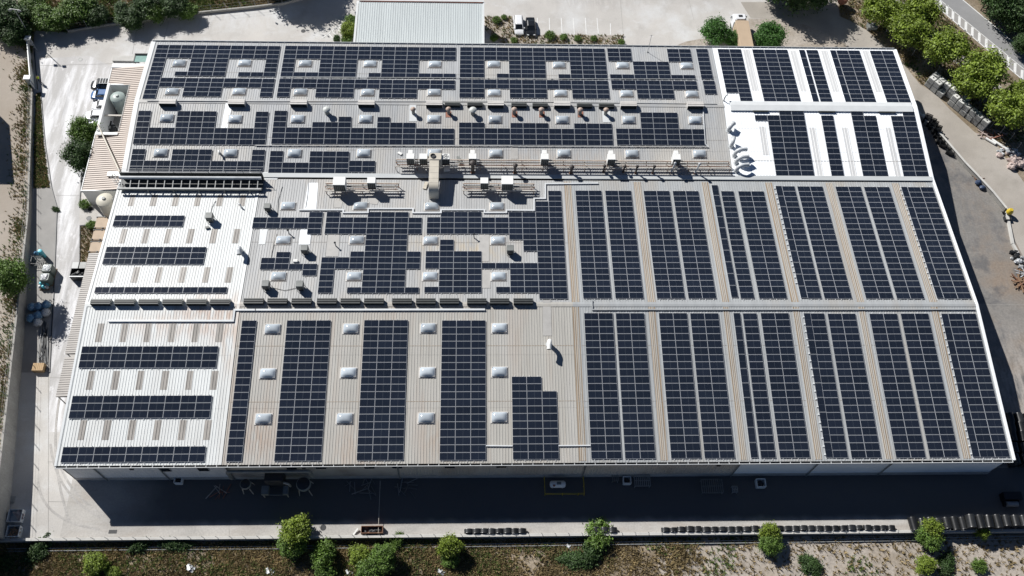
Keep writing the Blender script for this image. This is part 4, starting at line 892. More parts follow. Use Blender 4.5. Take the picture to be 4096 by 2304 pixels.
goose('curved_duct', 'uppermost curved duct alone at the left edge of the white roof facing left', gz((2,0,2180,1315),2), .8,.9, 1.1, .36, 'ductg', group=gr, out=.9)
for i, (x, y, l) in enumerate(((1850,85,'first curved duct of the close row of four, farthest from the gutter'),(1890,205,'second curved duct of the close row of four on the white roof'),(1912,300,'third curved duct of the close row of four on the white roof'),(1915,405,'last curved duct of the close row of four, beside the gutter'))):
    goose('curved_duct', l, gz(P2(x,y),2), (.3 if i == 0 else 1), (.9 if i == 0 else .25), 1.3, .33, 'ductg', group=gr, out=(.9 if i == 0 else 1.5))
goose('elbow_duct', 'large silver elbow duct at the right edge of the white hall roof', gz((0,1,2425,1085),1), .15,-1, 1.6, .36, 'duct', out=1.0)
goose('elbow_duct', 'large white gooseneck duct with a long shadow on the beige front roof', gz((2,2,372,570),0), -.1,-1, 2.0, .32, 'hvac', out=1.2)
goose('vent_pipe', 'thin white hooked vent pipe near the top right of the white hall roof', gz((0,1,2430,640),1), -.6,.5, 1.0, .10, 'trim', out=.45)
goose('vent_pipe', 'grey hooked vent pipe on the left edge of the white rear slope', gz((2,0,2130,1015),3), .5,.5, 1.6, .11, 'cage', out=.5)
goose('vent_pipe', 'small white hooked pipe beside a dome near the white roof patch', gz((0,1,2212,95),2), .3,-1, 1.1, .16, 'hvac', out=.4)
for p, k, l in (((1,1,805,1030),1,'short dark pipe with a pale foot on the grey mastic patch'),((1,1,335,905),1,'short dark pipe beside a dome on the aged grey roof'),((1,1,2195,945),1,'short pipe with a round cap on the yellowish roof bay')):
    q = gz(p, k); t = thing('roof_pipe', l, 'pipe', q); mb = MB(); mb.tube([q-Vector((0,0,.1)), q+Vector((-.05,.05,.95))], .09, 10); mb.build('pipe', M['cage'], t, smooth=True)
    mb = MB(); mb.lathe(q+Vector((-.05,.05,1.0)), [(.17,0),(.17,.05),(.02,.18)], 12); mb.build('cap', M['dark'], t)
# small boxed coolers on frames
for x, y, k, s_, l in ((525,541,1,1.0,'grey boxed cooler near the top of the white hall roof'),(672,517,1,.9,'boxed cooler above the small double-row array, left of a dome'),(765,622,1,1.0,'boxed cooler on the white roof patch in the aged grey roof'),(1284,623,1,1.0,'boxed cooler right of a dome, left of the large irregular array'),
                    (667,712,1,1.0,'left one of the two boxed coolers just behind the dark ridge ventilators'),(753,713,1,1.0,'right one of the two boxed coolers just behind the dark ridge ventilators')):
    q = QS(x, y, k, 1.55*s_); z0 = rz(k, q.y); t = thing('boxed_cooler', l, 'cooler', (q.x,q.y,z0), 'small boxed coolers')
    w_ = .52*s_; mb = MB(); mb.rbox((q.x-w_,q.y-w_,z0+.55),(q.x+w_,q.y+w_,z0+1.55*s_), .05); mb.build('casing', M['slat'], t)
    mb = MB()
    for sx in (-1,1): mb.box((q.x+sx*w_*1.0-.012*(sx<0),q.y-w_*.8,z0+.62),(q.x+sx*(w_+.012),q.y+w_*.8,z0+1.45*s_))
    mb.box((q.x-w_*.8,q.y-w_-.012,z0+.62),(q.x+w_*.8,q.y-w_,z0+1.45*s_)); mb.build('grille', M['slatd'], t)
    for sx in (-1,1):
        for sy in (-1,1): mb = MB(); mb.box((q.x+sx*w_*.9-.03,q.y+sy*w_*.9-.03,z0),(q.x+sx*w_*.9+.03,q.y+sy*w_*.9+.03,z0+.55)); mb.build('leg', M['cage'], t)
    mb = MB(); mb.box((q.x-w_*.7,q.y-w_*.7,z0),(q.x+w_*.7,q.y+w_*.7,z0+.5)); mb.build('duct', M['dark'], t)
# mushroom vents
for c, x, y, r, cp, l in ((1,708,1092,.62,'cap','pale mushroom vent between the second and third dome columns left of centre'),(1,1580,1090,.46,'capT','tan mushroom vent on a white patch left of the red-based ones'),(1,1937,1088,.46,'capT','leftmost tan mushroom vent on a red patch'),(1,2183,1095,.62,'cap','large white pointed mushroom vent between two tan ones'),
                       (2,24,1092,.48,'capT','second tan mushroom vent on a red patch from the left'),(2,298,1094,.48,'capT','third tan mushroom vent on a red patch from the left'),(2,690,1096,.48,'capT','rightmost tan mushroom vent on a red patch'),(2,950,1097,.48,'capT','tan mushroom vent on a white patch right of the red-based ones')):
    h = 1.35; q = S(c,0,x,y,2,h); z0 = rz(2,q.y); t = thing('mushroom_vent', l, 'roof vent', (q.x,q.y,z0), 'mushroom vents below the rear ridge')
    mb = MB(); mb.lathe((q.x,q.y,z0-.05), [(r*.62,0),(r*.62,h*.8)], 16); mb.build('shaft', M['slat'], t, smooth=True)
    mb = MB(); mb.lathe((q.x,q.y,z0+h*.8), [(r*.7,.0),(r,.02),(r,.08),(r*.8,.22),(r*.4,.34),(.04,.40)], 20); mb.build('cap', M[cp], t, smooth=True)
# antenna mast
b = gz((2,0,1365,527),3); t = thing('antenna_mast', 'thin antenna mast in the open notch at the rear eave', 'antenna', b)
mb = MB(); mb.tube([b, b+Vector((0,0,4.3))], .035, 8); mb.build('mast', M['cage'], t); mb = MB(); mb.lathe(b-Vector((0,0,.02)), [(.18,0),(.18,.08),(.06,.2)], 10); mb.build('foot', M['slat'], t)
mb = MB(); mb.bar(b+Vector((-.3,0,4.1)), b+Vector((.3,.05,4.1)), .03, .03); mb.build('crossarm', M['cage'], t)
# pipe gantry on the left valley
xa, xb = XL+.4, -36.9; z0 = rz(1,43.8)
t = thing('pipe_gantry', 'trough with an added shade tray, a grey pipe and white brackets behind the white hall roof', 'pipe gantry', ((xa+xb)/2, 45, z0))
mb = MB(); mb.box((xa,46.55,z0-.3),(xb,46.7,z0+1.7)); mb.box((xa,44.2,z0+.35),(xb,46.549,z0+.45)); mb.build('trough', M['slatd'], t)  # dark tray added to give the shade between the brackets
mb = MB(); mb.box((xa,43.95,z0+.75),(xb,44.15,z0+1.12)); mb.build('beam', M['slat'], t, label='grey front beam')
mb = MB(); mb.box((xa,43.93,z0+1.121),(xb,44.17,z0+1.15)); mb.build('beam_cap', M['brack'], t)
for i in range(17):
    x = xa+.6+i*(xb-xa-1.2)/16; mb = MB(); mb.bar((x,44.16,z0+1.08),(x,45.55,z0+1.28), .12, .12); mb.build('bracket', M['brack'], t)
    if i % 3 == 0: mb = MB(); mb.box((x-.06,43.98,z0-.05),(x+.06,44.12,z0+.749)); mb.build('post', M['slat'], t)
mb = MB(); mb.tube([(xa+.1,45.85,z0+1.45),(xb-.1,45.85,z0+1.45)], .26, 14); mb.build('pipe', M['duct'], t, smooth=True)
mb = MB()
for i in range(9): x = xa+.3+i*(xb-xa-.6)/8; mb.box((x-.025,46.72,z0+.2),(x+.025,46.77,z0+2.5))
for zz in (1.9,2.45): mb.box((xa,46.72,z0+zz),(xb,46.77,z0+zz+.05))
mb.build('handrail', M['cage'], t)
mb = MB(); mb.add([(xa,46.75,ZV2+.12),(xb+2.0,46.75,ZV2+.12),(xb+2.0,48.15,ZV2+.2),(xa,48.15,ZV2+.2)], [(0,1,2,3)]); mb.build('flashing', M['trim'], t)
mb = MB(); mb.box((X1-.2,46.76,ZV2-.2),(X2,48.2,ZV2-.1)); mb.build('valley_gutter', M['dark'], BLD, label='dark left part of the valley gutter')
mb = MB(); mb.box((xb+2.2,47.12,ZV2-.1),(X2,47.95,ZV2+.215)); mb.build('valley_gutter', M['trimG'], BLD, label='covered valley gutter between the racks')
# loose things left on the roof
def loose(name, c, k, size, rot, mat, label, cat):
    q = gz(c, k); mb = MB(); s_, c_ = math.sin(rot), math.cos(rot)
    mb.obox((0,0,size[2]/2+.05), Vector((c_,s_,0))*size[0]/2, Vector((-s_,c_,0))*size[1]/2, Vector((0,0,size[2]/2)))
    mb.obox((0,0,size[2]+.06), Vector((c_,s_,0))*size[0]*.42, Vector((-s_,c_,0))*size[1]*.1, Vector((0,0,.01)))
    single(name, mb, mat, label, cat, loc=q)
loose('duct_section', P1(490,595), 1, (.55,1.35,.22), -.25, M['cream'], 'loose pale duct section lying left of the big cream duct', 'duct section')
loose('duct_section', P1(925,280), 2, (.5,1.5,.5), .3, M['slat'], 'loose grey duct section leaning on the long rack', 'duct section')
loose('metal_sheet', P1(765,385), 2, (1.0,.8,.5), .1, M['hvac'], 'bent white metal sheet in the shadow right of the cream duct', 'metal sheet')
loose('metal_sheet', P1(160,178), 2, (.7,.4,.15), -.6, M['hvac'], 'small white scrap left of the plant rack units', 'metal sheet')
loose('junction_box', (0,0,0,0), 2, (.1,.1,.1), 0, M['hvac'], 'x', 'x') if False else None
loose('junction_box', (0,1,2090,848), 1, (.55,.35,.3), .2, M['slat'], 'small grey box on the white hall roof between two roof lights', 'junction box')
loose('junction_box', (1,1,400,1185), 1, (.65,.4,.35), 0, M['hvac'], 'small white box above the stair-shaped array', 'junction box')
loose('hatch', (0,1,1160,300), 1, (.1,.1,.1), 0, M['trim'], 'x', 'hatch') if False else None
# snow-guard style clamps along the thin upright columns
for c0, c1, k, lab in (((3,1,65,450),(3,1,280,1400),1,'white clamp row left of the upright column by the fourth brown strip, rear slope'),((3,1,1325,460),(3,1,1640,1410),1,'row of small white clamps beside the last brown strip, rear-facing slope'),((3,2,355,295),(3,3,570,228),0,'white clamp row left of the upright column by the fourth brown strip, front slope'),((3,2,1735,295),(3,3,2040,222),0,'row of small white clamps beside the last brown strip, front slope')):
    a, b = gz(c0, k), gz(c1, k); n = 18; t = thing('clamp_row', lab, 'clamps', a, 'rows of white clamps')
    for i in range(n+1):
        p = a+(b-a)*(i/n); p.x = (a.x+b.x)/2; mb = MB(); mb.box((p.x-.11,p.y-.09,rz(k,p.y)),(p.x+.11,p.y+.09,rz(k,p.y)+.20)); mb.build('clamp', M['trim'], t)
# access ladders
q = S(0,1,1165,410,1); t = thing('ladder', 'caged steel ladder at the corner between the tiled lean-to and the gantry', 'ladder', (q.x-.3,q.y,0))
x, y = XL-.35, 46.2; mb = MB()
for sx in (-.22,.22): mb.box((x+sx-.025,y-.025,3.5),(x+sx+.025,y+.025,E0+2.2))
for i in range(16): mb.box((x-.195,y-.015,3.7+.36*i),(x+.195,y+.015,3.73+.36*i))
mb.build('ladder', M['cage'], t)
mb = MB()
for i in range(5): mb.lathe((x,y-.35,E0-1.2+.75*i), [(.40,0),(.40,.05),(.36,.05),(.36,0)], 12, cap=False)
mb.build('hoop', M['cage'], t)
# ================================================================ left side: lean-to, tanks, sheds, cars
def corrX(mb, x0, x1, y0, y1, zf, pitch=.42, h=.085, rw=.08):
    n0 = math.ceil((y0+rw)/pitch); pr = [(y0,0)]
    while n0*pitch < y1-rw: c = n0*pitch; pr += [(c-rw,0),(c-rw*.4,h),(c+rw*.4,h),(c+rw,0)]; n0 += 1
    pr.append((y1,0)); k0 = len(mb.v); n = len(pr)
    mb.v += [(x0,y,zf(x0)+z) for y, z in pr]; mb.v += [(x1,y,zf(x1)+z) for y, z in pr]
    for i in range(n-1): mb.f.append((k0+i, k0+n+i, k0+n+i+1, k0+i+1)); mb.m.append(0)
ax0, ax1 = -66.75, XL-.1; ay0, ay1 = 46.6, 72.6
za = lambda x: 4.0 + (x-ax0)*.11
o1, o2, o3, o4 = G(0,0,1108,858,4.2), G(0,0,1300,850,4.4), G(0,0,990,1330,4.2), G(0,0,1185,1330,4.4)
ox0, ox1 = (o1.x+o3.x)/2, (o2.x+o4.x)/2; oy1, oy0 = (o1.y+o2.y)/2, (o3.y+o4.y)/2
t = thing('lean_to_building', 'low lean-to with pinkish ribbed roof and an open court against the left gable', 'lean-to', ((ax0+ax1)/2, 60, 0))
mb = MB(); corrX(mb, ax0, ax1, oy1, ay1, za); corrX(mb, ax0, ax1, ay0, oy0, za); corrX(mb, ox1, ax1, oy0, oy1, za); mb.build('roof', M['brown'], t)
mb = MB(); mb.box((ax0+.05,ay0+.05,0),(ax0+.3,ay1-.05,3.9)); mb.box((ax0+.3,ay0+.05,0),(ax1-.1,ay0+.3,3.9)); mb.box((ax0+.3,ay1-.3,0),(ax1-.1,ay1-.05,3.9)); mb.build('wall', M['wallL'], t)
mb = MB(); mb.box((ox0-.35,oy0-.3,0),(ox0,oy1+.3,4.35)); mb.box((ox0,oy1,0),(ox1,oy1+.25,4.3)); mb.box((ox0,oy0-.25,0),(ox1,oy0,4.3)); mb.box((ox1,oy0-.2,0),(ox1+.2,oy1+.2,4.3)); mb.build('court_wall', M['wallL'], t)
mb = MB(); mb.box((ax0-.05,ay0-.12,3.75),(ax1-.1,ay0+.04,4.25)); mb.box((ax0-.12,ay0-.1,3.8),(ax0-.001,ay1,4.08)); mb.box((ox0-.2,oy0-.75,4.42),(ox1+.1,oy0-.26,4.62)); mb.build('edge_trim', M['trim'], t)
mb = MB(); mb.box((ax0-.1,ay1-.02,3.7),(ax1-.2,ay1+.85,4.2)); mb.build('gutter_beam', M['trim'], t)
mb = MB()
for i in range(9): y = oy0+.4+i*(oy1-oy0-.8)/8; mb.box((ox1-.02,y-.05,4.31),(ox1+.3,y+.05,4.5))
mb.box((ox1+.08,oy0,4.501),(ox1+.14,oy1,4.55)); mb.build('handrail', M['cage'], t)
mb = MB(); q = G(0,0,1130,1160,3.6); mb.box((ox0,q.y-.1,3.4),(ox1,q.y+.1,3.65)); mb.build('tie_beam', M['pipe'], t)
mb = MB(); mb.sheet([(ox0,oy0),(ox1,oy0),(ox1,oy1),(ox0,oy1)], .02); mb.build('court_floor', M['plinth'], t)
mb = MB(); q = G(0,1,1160,298,4.9); mb.box((q.x-1.3,q.y-.4,za(q.x)),(q.x+1.3,q.y+.4,za(q.x)+.3)); mb.build('roof_vent', M['hvac'], t)
a, b = G(0,0,985,1255,4.6), G(0,1,1205,280,5.1); mb = MB(); mb.tube([a,b], .14, 10)
single('roof_pipe', mb, M['cream'], 'long cream pipe lying diagonally across the pinkish lean-to roof', 'pipe', loc=a, smooth=True)
def silo(p, ztop, r, mat, label, z0=0.0, ring=False):
    c = G(*p, ztop); t = thing('storage_tank', label, 'tank', (c.x,c.y,z0))
    mb = MB(); mb.lathe((c.x,c.y,z0), [(r,0),(r,ztop-z0-.35),(r*.97,ztop-z0-.30),(r*.5,ztop-z0-.08),(.22,ztop-z0)], 40); mb.build('body', M[mat], t, smooth=True)
    mb = MB(); mb.lathe((c.x,c.y,ztop-.09), [(.28,0),(.28,.2),(.24,.24)], 16); mb.build('hatch', M['slat' if ring else mat], t)
    mb = MB()
    for i in range(3): mb.lathe((c.x,c.y,z0+(ztop-z0-.6)*(i+1)/3), [(r+.004,0),(r+.03,.02),(r+.03,.08),(r+.004,.1)], 40, cap=False)
    mb.build('band', M[mat], t)
    return t, c
silo((0,0,1175,962), 4.6, 1.22, 'tank', 'grey-green tank standing inside the open court of the lean-to')
tk, c = silo((0,1,1042,548), 6.2, 1.30, 'tankb', 'tall cream tank with a dark hatch at the front corner of the lean-to', ring=True)
mb = MB()
for sx in (-.2,.2): mb.box((c.x+1.35,c.y+sx-.02,.2),(c.x+1.4,c.y+sx+.02,6.4))
for i in range(18): mb.box((c.x+1.36,c.y-.18,.4+i*.33),(c.x+1.39,c.y+.18,.43+i*.33))
mb.build('ladder', M['cage'], tk)
q = G(0,0,1130,1285,1.0); t = thing('compressor', 'dark round machine in the lower end of the lean-to court', 'machine', (q.x,q.y,0))
mb = MB(); mb.lathe((q.x,q.y,.02), [(.7,0),(.7,1.0),(.5,1.2),(.1,1.25)], 18); mb.build('body', M['dark'], t, smooth=True)
mb = MB(); mb.lathe((q.x-.3,q.y-.2,1.28), [(.2,0),(.2,.25)], 12); mb.tube([(q.x+.3,q.y,1.2),(q.x+.8,q.y,1.5),(q.x+.9,q.y,.1)], .08, 8); mb.build('pipework', M['cage'], t)
q = G(0,0,1420,585,2.9); t = thing('glass_canopy', 'small greenish glass canopy with a black rim at the rear left corner', 'canopy', (q.x,q.y,0))
mb = MB(); mb.box((q.x-1.1,q.y-.8,2.8),(q.x+2.2,q.y+.8,2.84)); mb.build('pane', pm('green_glass', (.28,.42,.38), .1, .1, 2), t)
mb = MB(); mb.box((q.x-1.2,q.y+.801,2.7),(q.x+2.2,q.y+1.0,3.1)); mb.box((q.x-1.25,q.y-.8,2.7),(q.x-1.101,q.y+1.0,2.9)); mb.build('rim', M['dark'], t)
for x in (-1.1, 1.9): mb = MB(); mb.box((q.x+x,q.y-.7,0),(q.x+x+.08,q.y-.62,2.79)); mb.build('post', M['dark'], t)
q = G(0,0,1270,590,.25); mb = MB(); mb.rbox((q.x-2.4,q.y-.6,0),(q.x+2.2,q.y+.7,.3), .05); single('concrete_step', mb, M['wallw'], 'pale concrete step behind the lean-to', 'step', loc=(q.x,q.y,0))
# storage containers and lean-to canopies along the left eave
for i, (ya, yb, l) in enumerate(((728,850,'tan storage container nearest the cream tank'),(858,966,'tan storage container between two others under the left eave'),(974,1090,'tan storage container nearest the grey canopy'))):
    a, b = G(0,1,975-(ya-728)*.24,ya,2.7), G(0,1,975-(yb-728)*.24,yb,2.7); x0, x1 = (a.x+b.x)/2, XL+.4
    t = thing('storage_container', l, 'container', ((x0+x1)/2,(a.y+b.y)/2,0), 'storage containers under the left eave')
    mb = MB(); mb.box((x0,b.y+.06,.1),(x1,a.y-.06,2.62)); mb.build('body', M['tan'], t)
    mb = MB(); mb.box((x0+.12,b.y+.2,2.62),(x1-.1,a.y-.2,2.68)); mb.build('roof', M['tan'], t)
    mb = MB()
    for x in (x0+.06, x0+1.3):
        for y in (a.y-.15, b.y+.15): mb.box((x-.09,y-.09,2.62),(x+.09,y+.09,2.76))
    mb.box((x0-.02,a.y-.1,2.55),(x1,a.y-.02,2.70)); mb.build('corner_casting', M['dark'], t)
def canopy(pt, pb, z, label):
    a, b = G(*pt, z), G(*pb, z); x0 = (a.x+b.x)/2; x1 = XL+.05; t = thing('lean_to_canopy', label, 'canopy', ((x0+x1)/2,(a.y+b.y)/2,0), 'ribbed canopies along the left gable')
    mb = MB(); corrX(mb, x0, x1, b.y, a.y, lambda x: z+(x-x0)*.10, .36, .06, .09); mb.build('roof', M['taupe'], t)
    mb = MB(); mb.box((x0+.02,b.y,z-.25),(x0+.12,a.y,z-.04)); mb.box((x0+.12,b.y,z-.3),(x1,b.y+.08,z-.05)); mb.build('edge_beam', M['dark'], t)
    n = max(2, int((a.y-b.y)/4))
    for i in range(n+1): y = b.y+.1+(a.y-b.y-.2)*i/n; mb = MB(); mb.box((x0+.15,y-.06,0),(x0+.27,y+.06,z-.06)); mb.build('post', M['slat'], t)
canopy((0,1,893,1100), (0,2,655,660), 3.6, 'longer grey-brown ribbed canopy behind the black skip')
canopy((0,2,648,695), (0,2,567,1092), 3.2, 'shorter grey-brown ribbed canopy nearest the shaded front yard')
# skips, bags and stacked goods
q0, q1 = G(0,1,725,1335,1.3), G(0,1,850,1190,1.3); cx, cy = (q0.x+q1.x)/2, (q0.y+q1.y)/2; hw, hl = 1.15, (q1.y-q0.y)/2
t = thing('skip', 'black skip with two lids, half open on refuse sacks, beside the canopy', 'skip', (cx,cy,0))
mb = MB()
for a_, b_ in (((-hw,-hl,.15),(-hw+.08,hl,1.3)),((hw-.08,-hl,.15),(hw,hl,1.3)),((-hw+.08,-hl,.15),(hw-.08,-hl+.08,1.3)),((-hw+.08,hl-.08,.15),(hw-.08,hl,1.3)),((-hw,-hl,.05),(hw,hl,.149))): mb.box((cx+a_[0],cy+a_[1],a_[2]),(cx+b_[0],cy+b_[1],b_[2]))
mb.build('body', M['dark'], t)
mb = MB(); mb.box((cx-hw,cy-hl-.06,1.3),(cx+hw,cy-hl+.1,1.38)); mb.build('rim', M['trim'], t)
for s_ in (-1, 1): mb = MB(); mb.rbox((cx+(s_-1)*hw/2+.05,cy+.1,1.31),(cx+(s_+1)*hw/2-.05,cy+hl,1.42), .05); mb.build('lid', M['cage' if s_ < 0 else 'slat'], t)
def blob(mb, c, rx, ry, rz_, seed, n=12, m_=8, amp=.14, mi=0):
    r_ = random.Random(seed); k0 = len(mb.v); off = r_.random()*50
    for j in range(m_+1):
        ph = math.pi*j/m_
        for i in range(n):
            th = 2*math.pi*i/n; d = Vector((math.sin(ph)*math.cos(th), math.sin(ph)*math.sin(th), math.cos(ph)))
            s_ = 1+amp*2*mnoise.noise(d*2.2+Vector((off,0,0))); mb.v.append((c[0]+d.x*rx*s_, c[1]+d.y*ry*s_, c[2]+d.z*rz_*s_))
    for j in range(m_):
        for i in range(n): mb.f.append((k0+j*n+i, k0+(j+1)*n+i, k0+(j+1)*n+(i+1)%n, k0+j*n+(i+1)%n)); mb.m.append(mi)
for i in range(5):
    mb = MB(); c_ = (cx-.75+.38*i, cy-hl*.55+.25*((i*7)%3-1), .95); blob(mb, (0,0,0), .38, .4, .34, i+3); single('refuse_sack', mb, M['black'], 'glossy black refuse sack in the open half of the skip', 'sack', 'sacks in the black skip', loc=c_, smooth=True)
for i, (x, y, l) in enumerate(((310,180,'dull blue round bag at the far left corner of the bag cluster'),(380,175,'blue round bag in the middle of the far row of the bag cluster'),(455,155,'largest blue round bag, at the far right of the bag cluster'),(452,235,'pale crinkled bag at the right of the middle row'),(375,265,'blue round bag in the centre of the bag cluster'),(300,293,'dark blue round bag at the near left of the bag cluster'),(370,335,'white-blue crinkled bag nearest the pile of pipes'))):
    q = G(0,2,x,y,.9); mb = MB(); blob(mb, (0,0,.55), .68, .68, .6, i+20, 16, 10, .10)
    blob(mb, (.1,.05,1.12), .22, .2, .16, i+60, 8, 6, .3)
    single('bulk_bag', mb, M['bag' if i in (3,6) else 'blue'], l, 'bag', 'round bulk bags by the retaining wall', loc=(q.x,q.y,0), smooth=True)
q = G(0,1,462,1290,1.6); t = thing('bale_stack', 'two film-wrapped pale bales standing by the driveway edge', 'bales', (q.x,q.y,0))
for dy in (-.85, .75):
    mb = MB(); mb.rbox((q.x-.75,q.y+dy-.72,.12),(q.x+.75,q.y+dy+.72,1.7), .14); blob(mb, (q.x,q.y+dy,1.7), .6, .55, .16, int(dy*9)+40, 12, 6, .3, 1); mb.build('bale', [M['bale'],M['bag']], t)
mb = MB(); mb.box((q.x-.8,q.y-1.6,0),(q.x+.8,q.y+1.5,.119)); mb.build('pallet', M['wood'], t)
q = G(0,1,432,1410,.9); t = thing('drum_pallet', 'pallet of small pale blue drums below the wrapped bales', 'drums', (q.x,q.y,0))
mb = MB(); mb.box((q.x-.75,q.y-.6,0),(q.x+.75,q.y+.6,.14)); mb.build('pallet', M['wood'], t)
for i in range(6): mb = MB(); mb.lathe((q.x-.5+.5*(i%3),q.y-.28+.56*(i//3),.141), [(.22,0),(.24,.1),(.24,.65),(.16,.74),(.05,.76)], 14); mb.build('drum', M['cyan' if i % 2 else 'bag'], t, smooth=True)
q = G(0,1,400,1075,1.7); t = thing('water_column', 'cyan upright cylinder standing at the edge of the wall shadow', 'cylinder', (q.x,q.y,0))
mb = MB(); mb.lathe((q.x,q.y,0), [(.36,0),(.36,1.6),(.30,1.74),(.05,1.8)], 20); mb.build('body', M['cyan'], t, smooth=True)
mb = MB(); mb.lathe((q.x,q.y,.9), [(.375,0),(.375,.06)], 20, cap=False); mb.build('band', M['trim'], t)
q = G(0,1,350,1080,1.0); mb = MB(); blob(mb, (0,0,.4), .35, .35, .45, 77); single('blue_sack', mb, M['blue'], 'small bright blue sack in the wall shadow beside the cyan cylinder', 'sack', loc=(q.x,q.y,0), smooth=True)
q = G(0,1,370,1170,.8); t = thing('steel_trolley', 'dark steel trolley frame in the wall shadow below the cyan cylinder', 'trolley', (q.x,q.y,0))
mb = MB()
for zz in (.35,.85): mb.box((q.x-.9,q.y-.7,zz),(q.x+.9,q.y-.64,zz+.06)); mb.box((q.x-.9,q.y+.64,zz),(q.x+.9,q.y+.7,zz+.06)); mb.box((q.x-.9,q.y-.639,zz),(q.x-.84,q.y+.639,zz+.06)); mb.box((q.x+.84,q.y-.639,zz),(q.x+.9,q.y+.639,zz+.06))
for i in range(6): mb.box((q.x-.8+.3*i,q.y-.639,.36),(q.x-.74+.3*i,q.y+.639,.4))
mb.build('frame', M['dark'], t)
for sx in (-.86,.86):
    for sy in (-.66,.66): mb = MB(); mb.box((q.x+sx-.03,q.y+sy-.03,.0),(q.x+sx+.03,q.y+sy+.03,1.1)); mb.build('leg', M['dark'], t)
rr = random.Random(5); pa, pb = G(0,2,510,330), G(0,2,420,820)
t = thing('pipe_heap', 'heap of long thin bent dark pipes along the driveway edge', 'pipes', ((pa.x+pb.x)/2,(pa.y+pb.y)/2,0))
for i in range(22):
    f = rr.random(); a = G(0,2,495-85*f+rr.uniform(-8,8),330+rr.uniform(0,90)); b = G(0,2,385+105*rr.random(),700+rr.uniform(0,140)); m_ = G(0,2,395+95*rr.random(),560)
    mb = MB(); pts = [a*(1-s_)**2+m_*2*s_*(1-s_)+b*s_**2 for s_ in (0,.2,.4,.6,.8,1)]; zz = .05+.35*rr.random()
    mb.tube([p+Vector((0,0,zz*(1-abs(j-2.5)/4))) for j, p in enumerate(pts)], .045, 6); mb.build('pipe', M['dark' if i % 3 else 'cage'], t)
q = G(0,2,380,790,.9); mb = MB()
for i in range(6): mb.box((-.8+.27*i,-.6,.75),(-.56+.27*i,.6,.85))
mb.box((-.8,-.6,.0),(.8,.6,.74))
single('timber_crate', mb, M['woodp'], 'bright timber crate half in the retaining wall shadow', 'crate', loc=(q.x,q.y,0))
for (x0, y0, x1, y1, l) in ((75,650,160,705,'pale empty pallet deep in the shadow of the retaining wall'),):
    a, b = G(0,3,x0,y1), G(0,3,x1,y0); mb = MB()
    for i in range(7): y = a.y+(b.y-a.y)*i/6; mb.box((a.x,y-.05,.12),(b.x,y+.05,.15))
    for i in range(3): x = a.x+(b.x-a.x)*i/2; mb.box((x-.06,a.y-.05,0),(x+.06,b.y+.05,.119))
    single('pallet', mb, M['cage'], l, 'pallet', loc=((a.x+b.x)/2,(a.y+b.y)/2,0))
for (x0, y0, x1, y1, mt, l) in ((150,775,230,900,'pink','open bin of pinkish scrap in the dark lower left corner'),(140,940,205,1050,'wood','open bin of timber offcuts in the dark lower left corner')):
    a, b = G(0,3,x0,y1,1.0), G(0,3,x1,y0,1.0); t = thing('scrap_bin', l, 'bin', ((a.x+b.x)/2,(a.y+b.y)/2,0), 'scrap bins in the lower left corner'); x0_, x1_, y0_, y1_ = a.x-1.2, b.x, a.y, b.y
    mb = MB(); mb.box((x0_,y0_,0),(x1_,y0_+.06,1.0)); mb.box((x0_,y1_-.06,0),(x1_,y1_,1.0)); mb.box((x0_,y0_+.06,0),(x0_+.06,y1_-.06,1.0)); mb.box((x1_-.06,y0_+.06,0),(x1_,y1_-.06,1.0)); mb.box((x0_+.06,y0_+.06,.05),(x1_-.06,y1_-.06,.1)); mb.build('body', M['trim'], t)
    mb = MB()
    for i in range(9): c_ = Vector(((x0_+x1_)/2+rr.uniform(-.3,.9), (y0_+y1_)/2+rr.uniform(-1,1)*(y1_-y0_)*.3, .6+.3*rr.random())); an = rr.random()*3; mb.obox(c_, Vector((math.cos(an),math.sin(an),.2))*.5, Vector((-math.sin(an),math.cos(an),0))*.12, Vector((0,0,.05)))
    mb.build('scrap', M[mt], t)
# gate, lamp post, person
a, b = G(0,0,285,470), G(0,0,345,905); t = thing('sliding_gate', 'long grey sliding gate at the left entrance', 'gate', ((a.x+b.x)/2,(a.y+b.y)/2,0))
a2, b2 = Vector((a.x+.5,a.y,0)), Vector((b.x+.1,b.y,0))
mb = MB(); mb.bar(a2+Vector((0,0,1.0)), b2+Vector((0,0,1.0)), .10, 1.7); mb.build('leaf', M['hvac'], t)
mb = MB(); mb.bar(a2+Vector((0,0,1.9)), b2+Vector((0,0,1.9)), .16, .09); mb.build('top_rail', M['trim'], t)
mb = MB(); mb.bar(a2+Vector((.5,0,.05)), b2+Vector((.5,0,.05)), .14, .1); mb.build('track', M['dark'], t)
for p, l in (((0,0,330,475),'concrete gate pier with a pale sloping cap at the rear end of the sliding gate'),((0,0,325,870),'concrete gate pier at the near end of the sliding gate')):
    q = G(*p); t = thing('gate_pier', l, 'gate pier', q, 'piers of the sliding gate'); mb = MB(); mb.rbox((q.x-.35,q.y-.35,0),(q.x+.35,q.y+.35,2.3), .03); mb.build('shaft', M['wallw'], t)
    mb = MB(); mb.box((q.x-.5,q.y-.45,2.301),(q.x+.6,q.y+.45,2.45)); mb.build('cap', M['trim'], t); mb = MB(); mb.bar((q.x+.3,q.y,2.2),(q.x+1.3,q.y-1.2,.2), .14, .14); mb.build('brace', M['cage'], t)
tip = G(0,0,612,668); H_ = 7.5; b = tip + SUNL*(H_/SUNL.z); b = Vector((tip.x+SUNL.x*H_/SUNL.z, tip.y+SUNL.y*H_/SUNL.z, 0))
t = thing('lamp_post', 'tall floodlight post among the trees by the left entrance', 'lamp post', b)
mb = MB(); mb.tube([b, b+Vector((0,0,H_))], [.10,.06], 10); mb.build('pole', M['cage'], t)
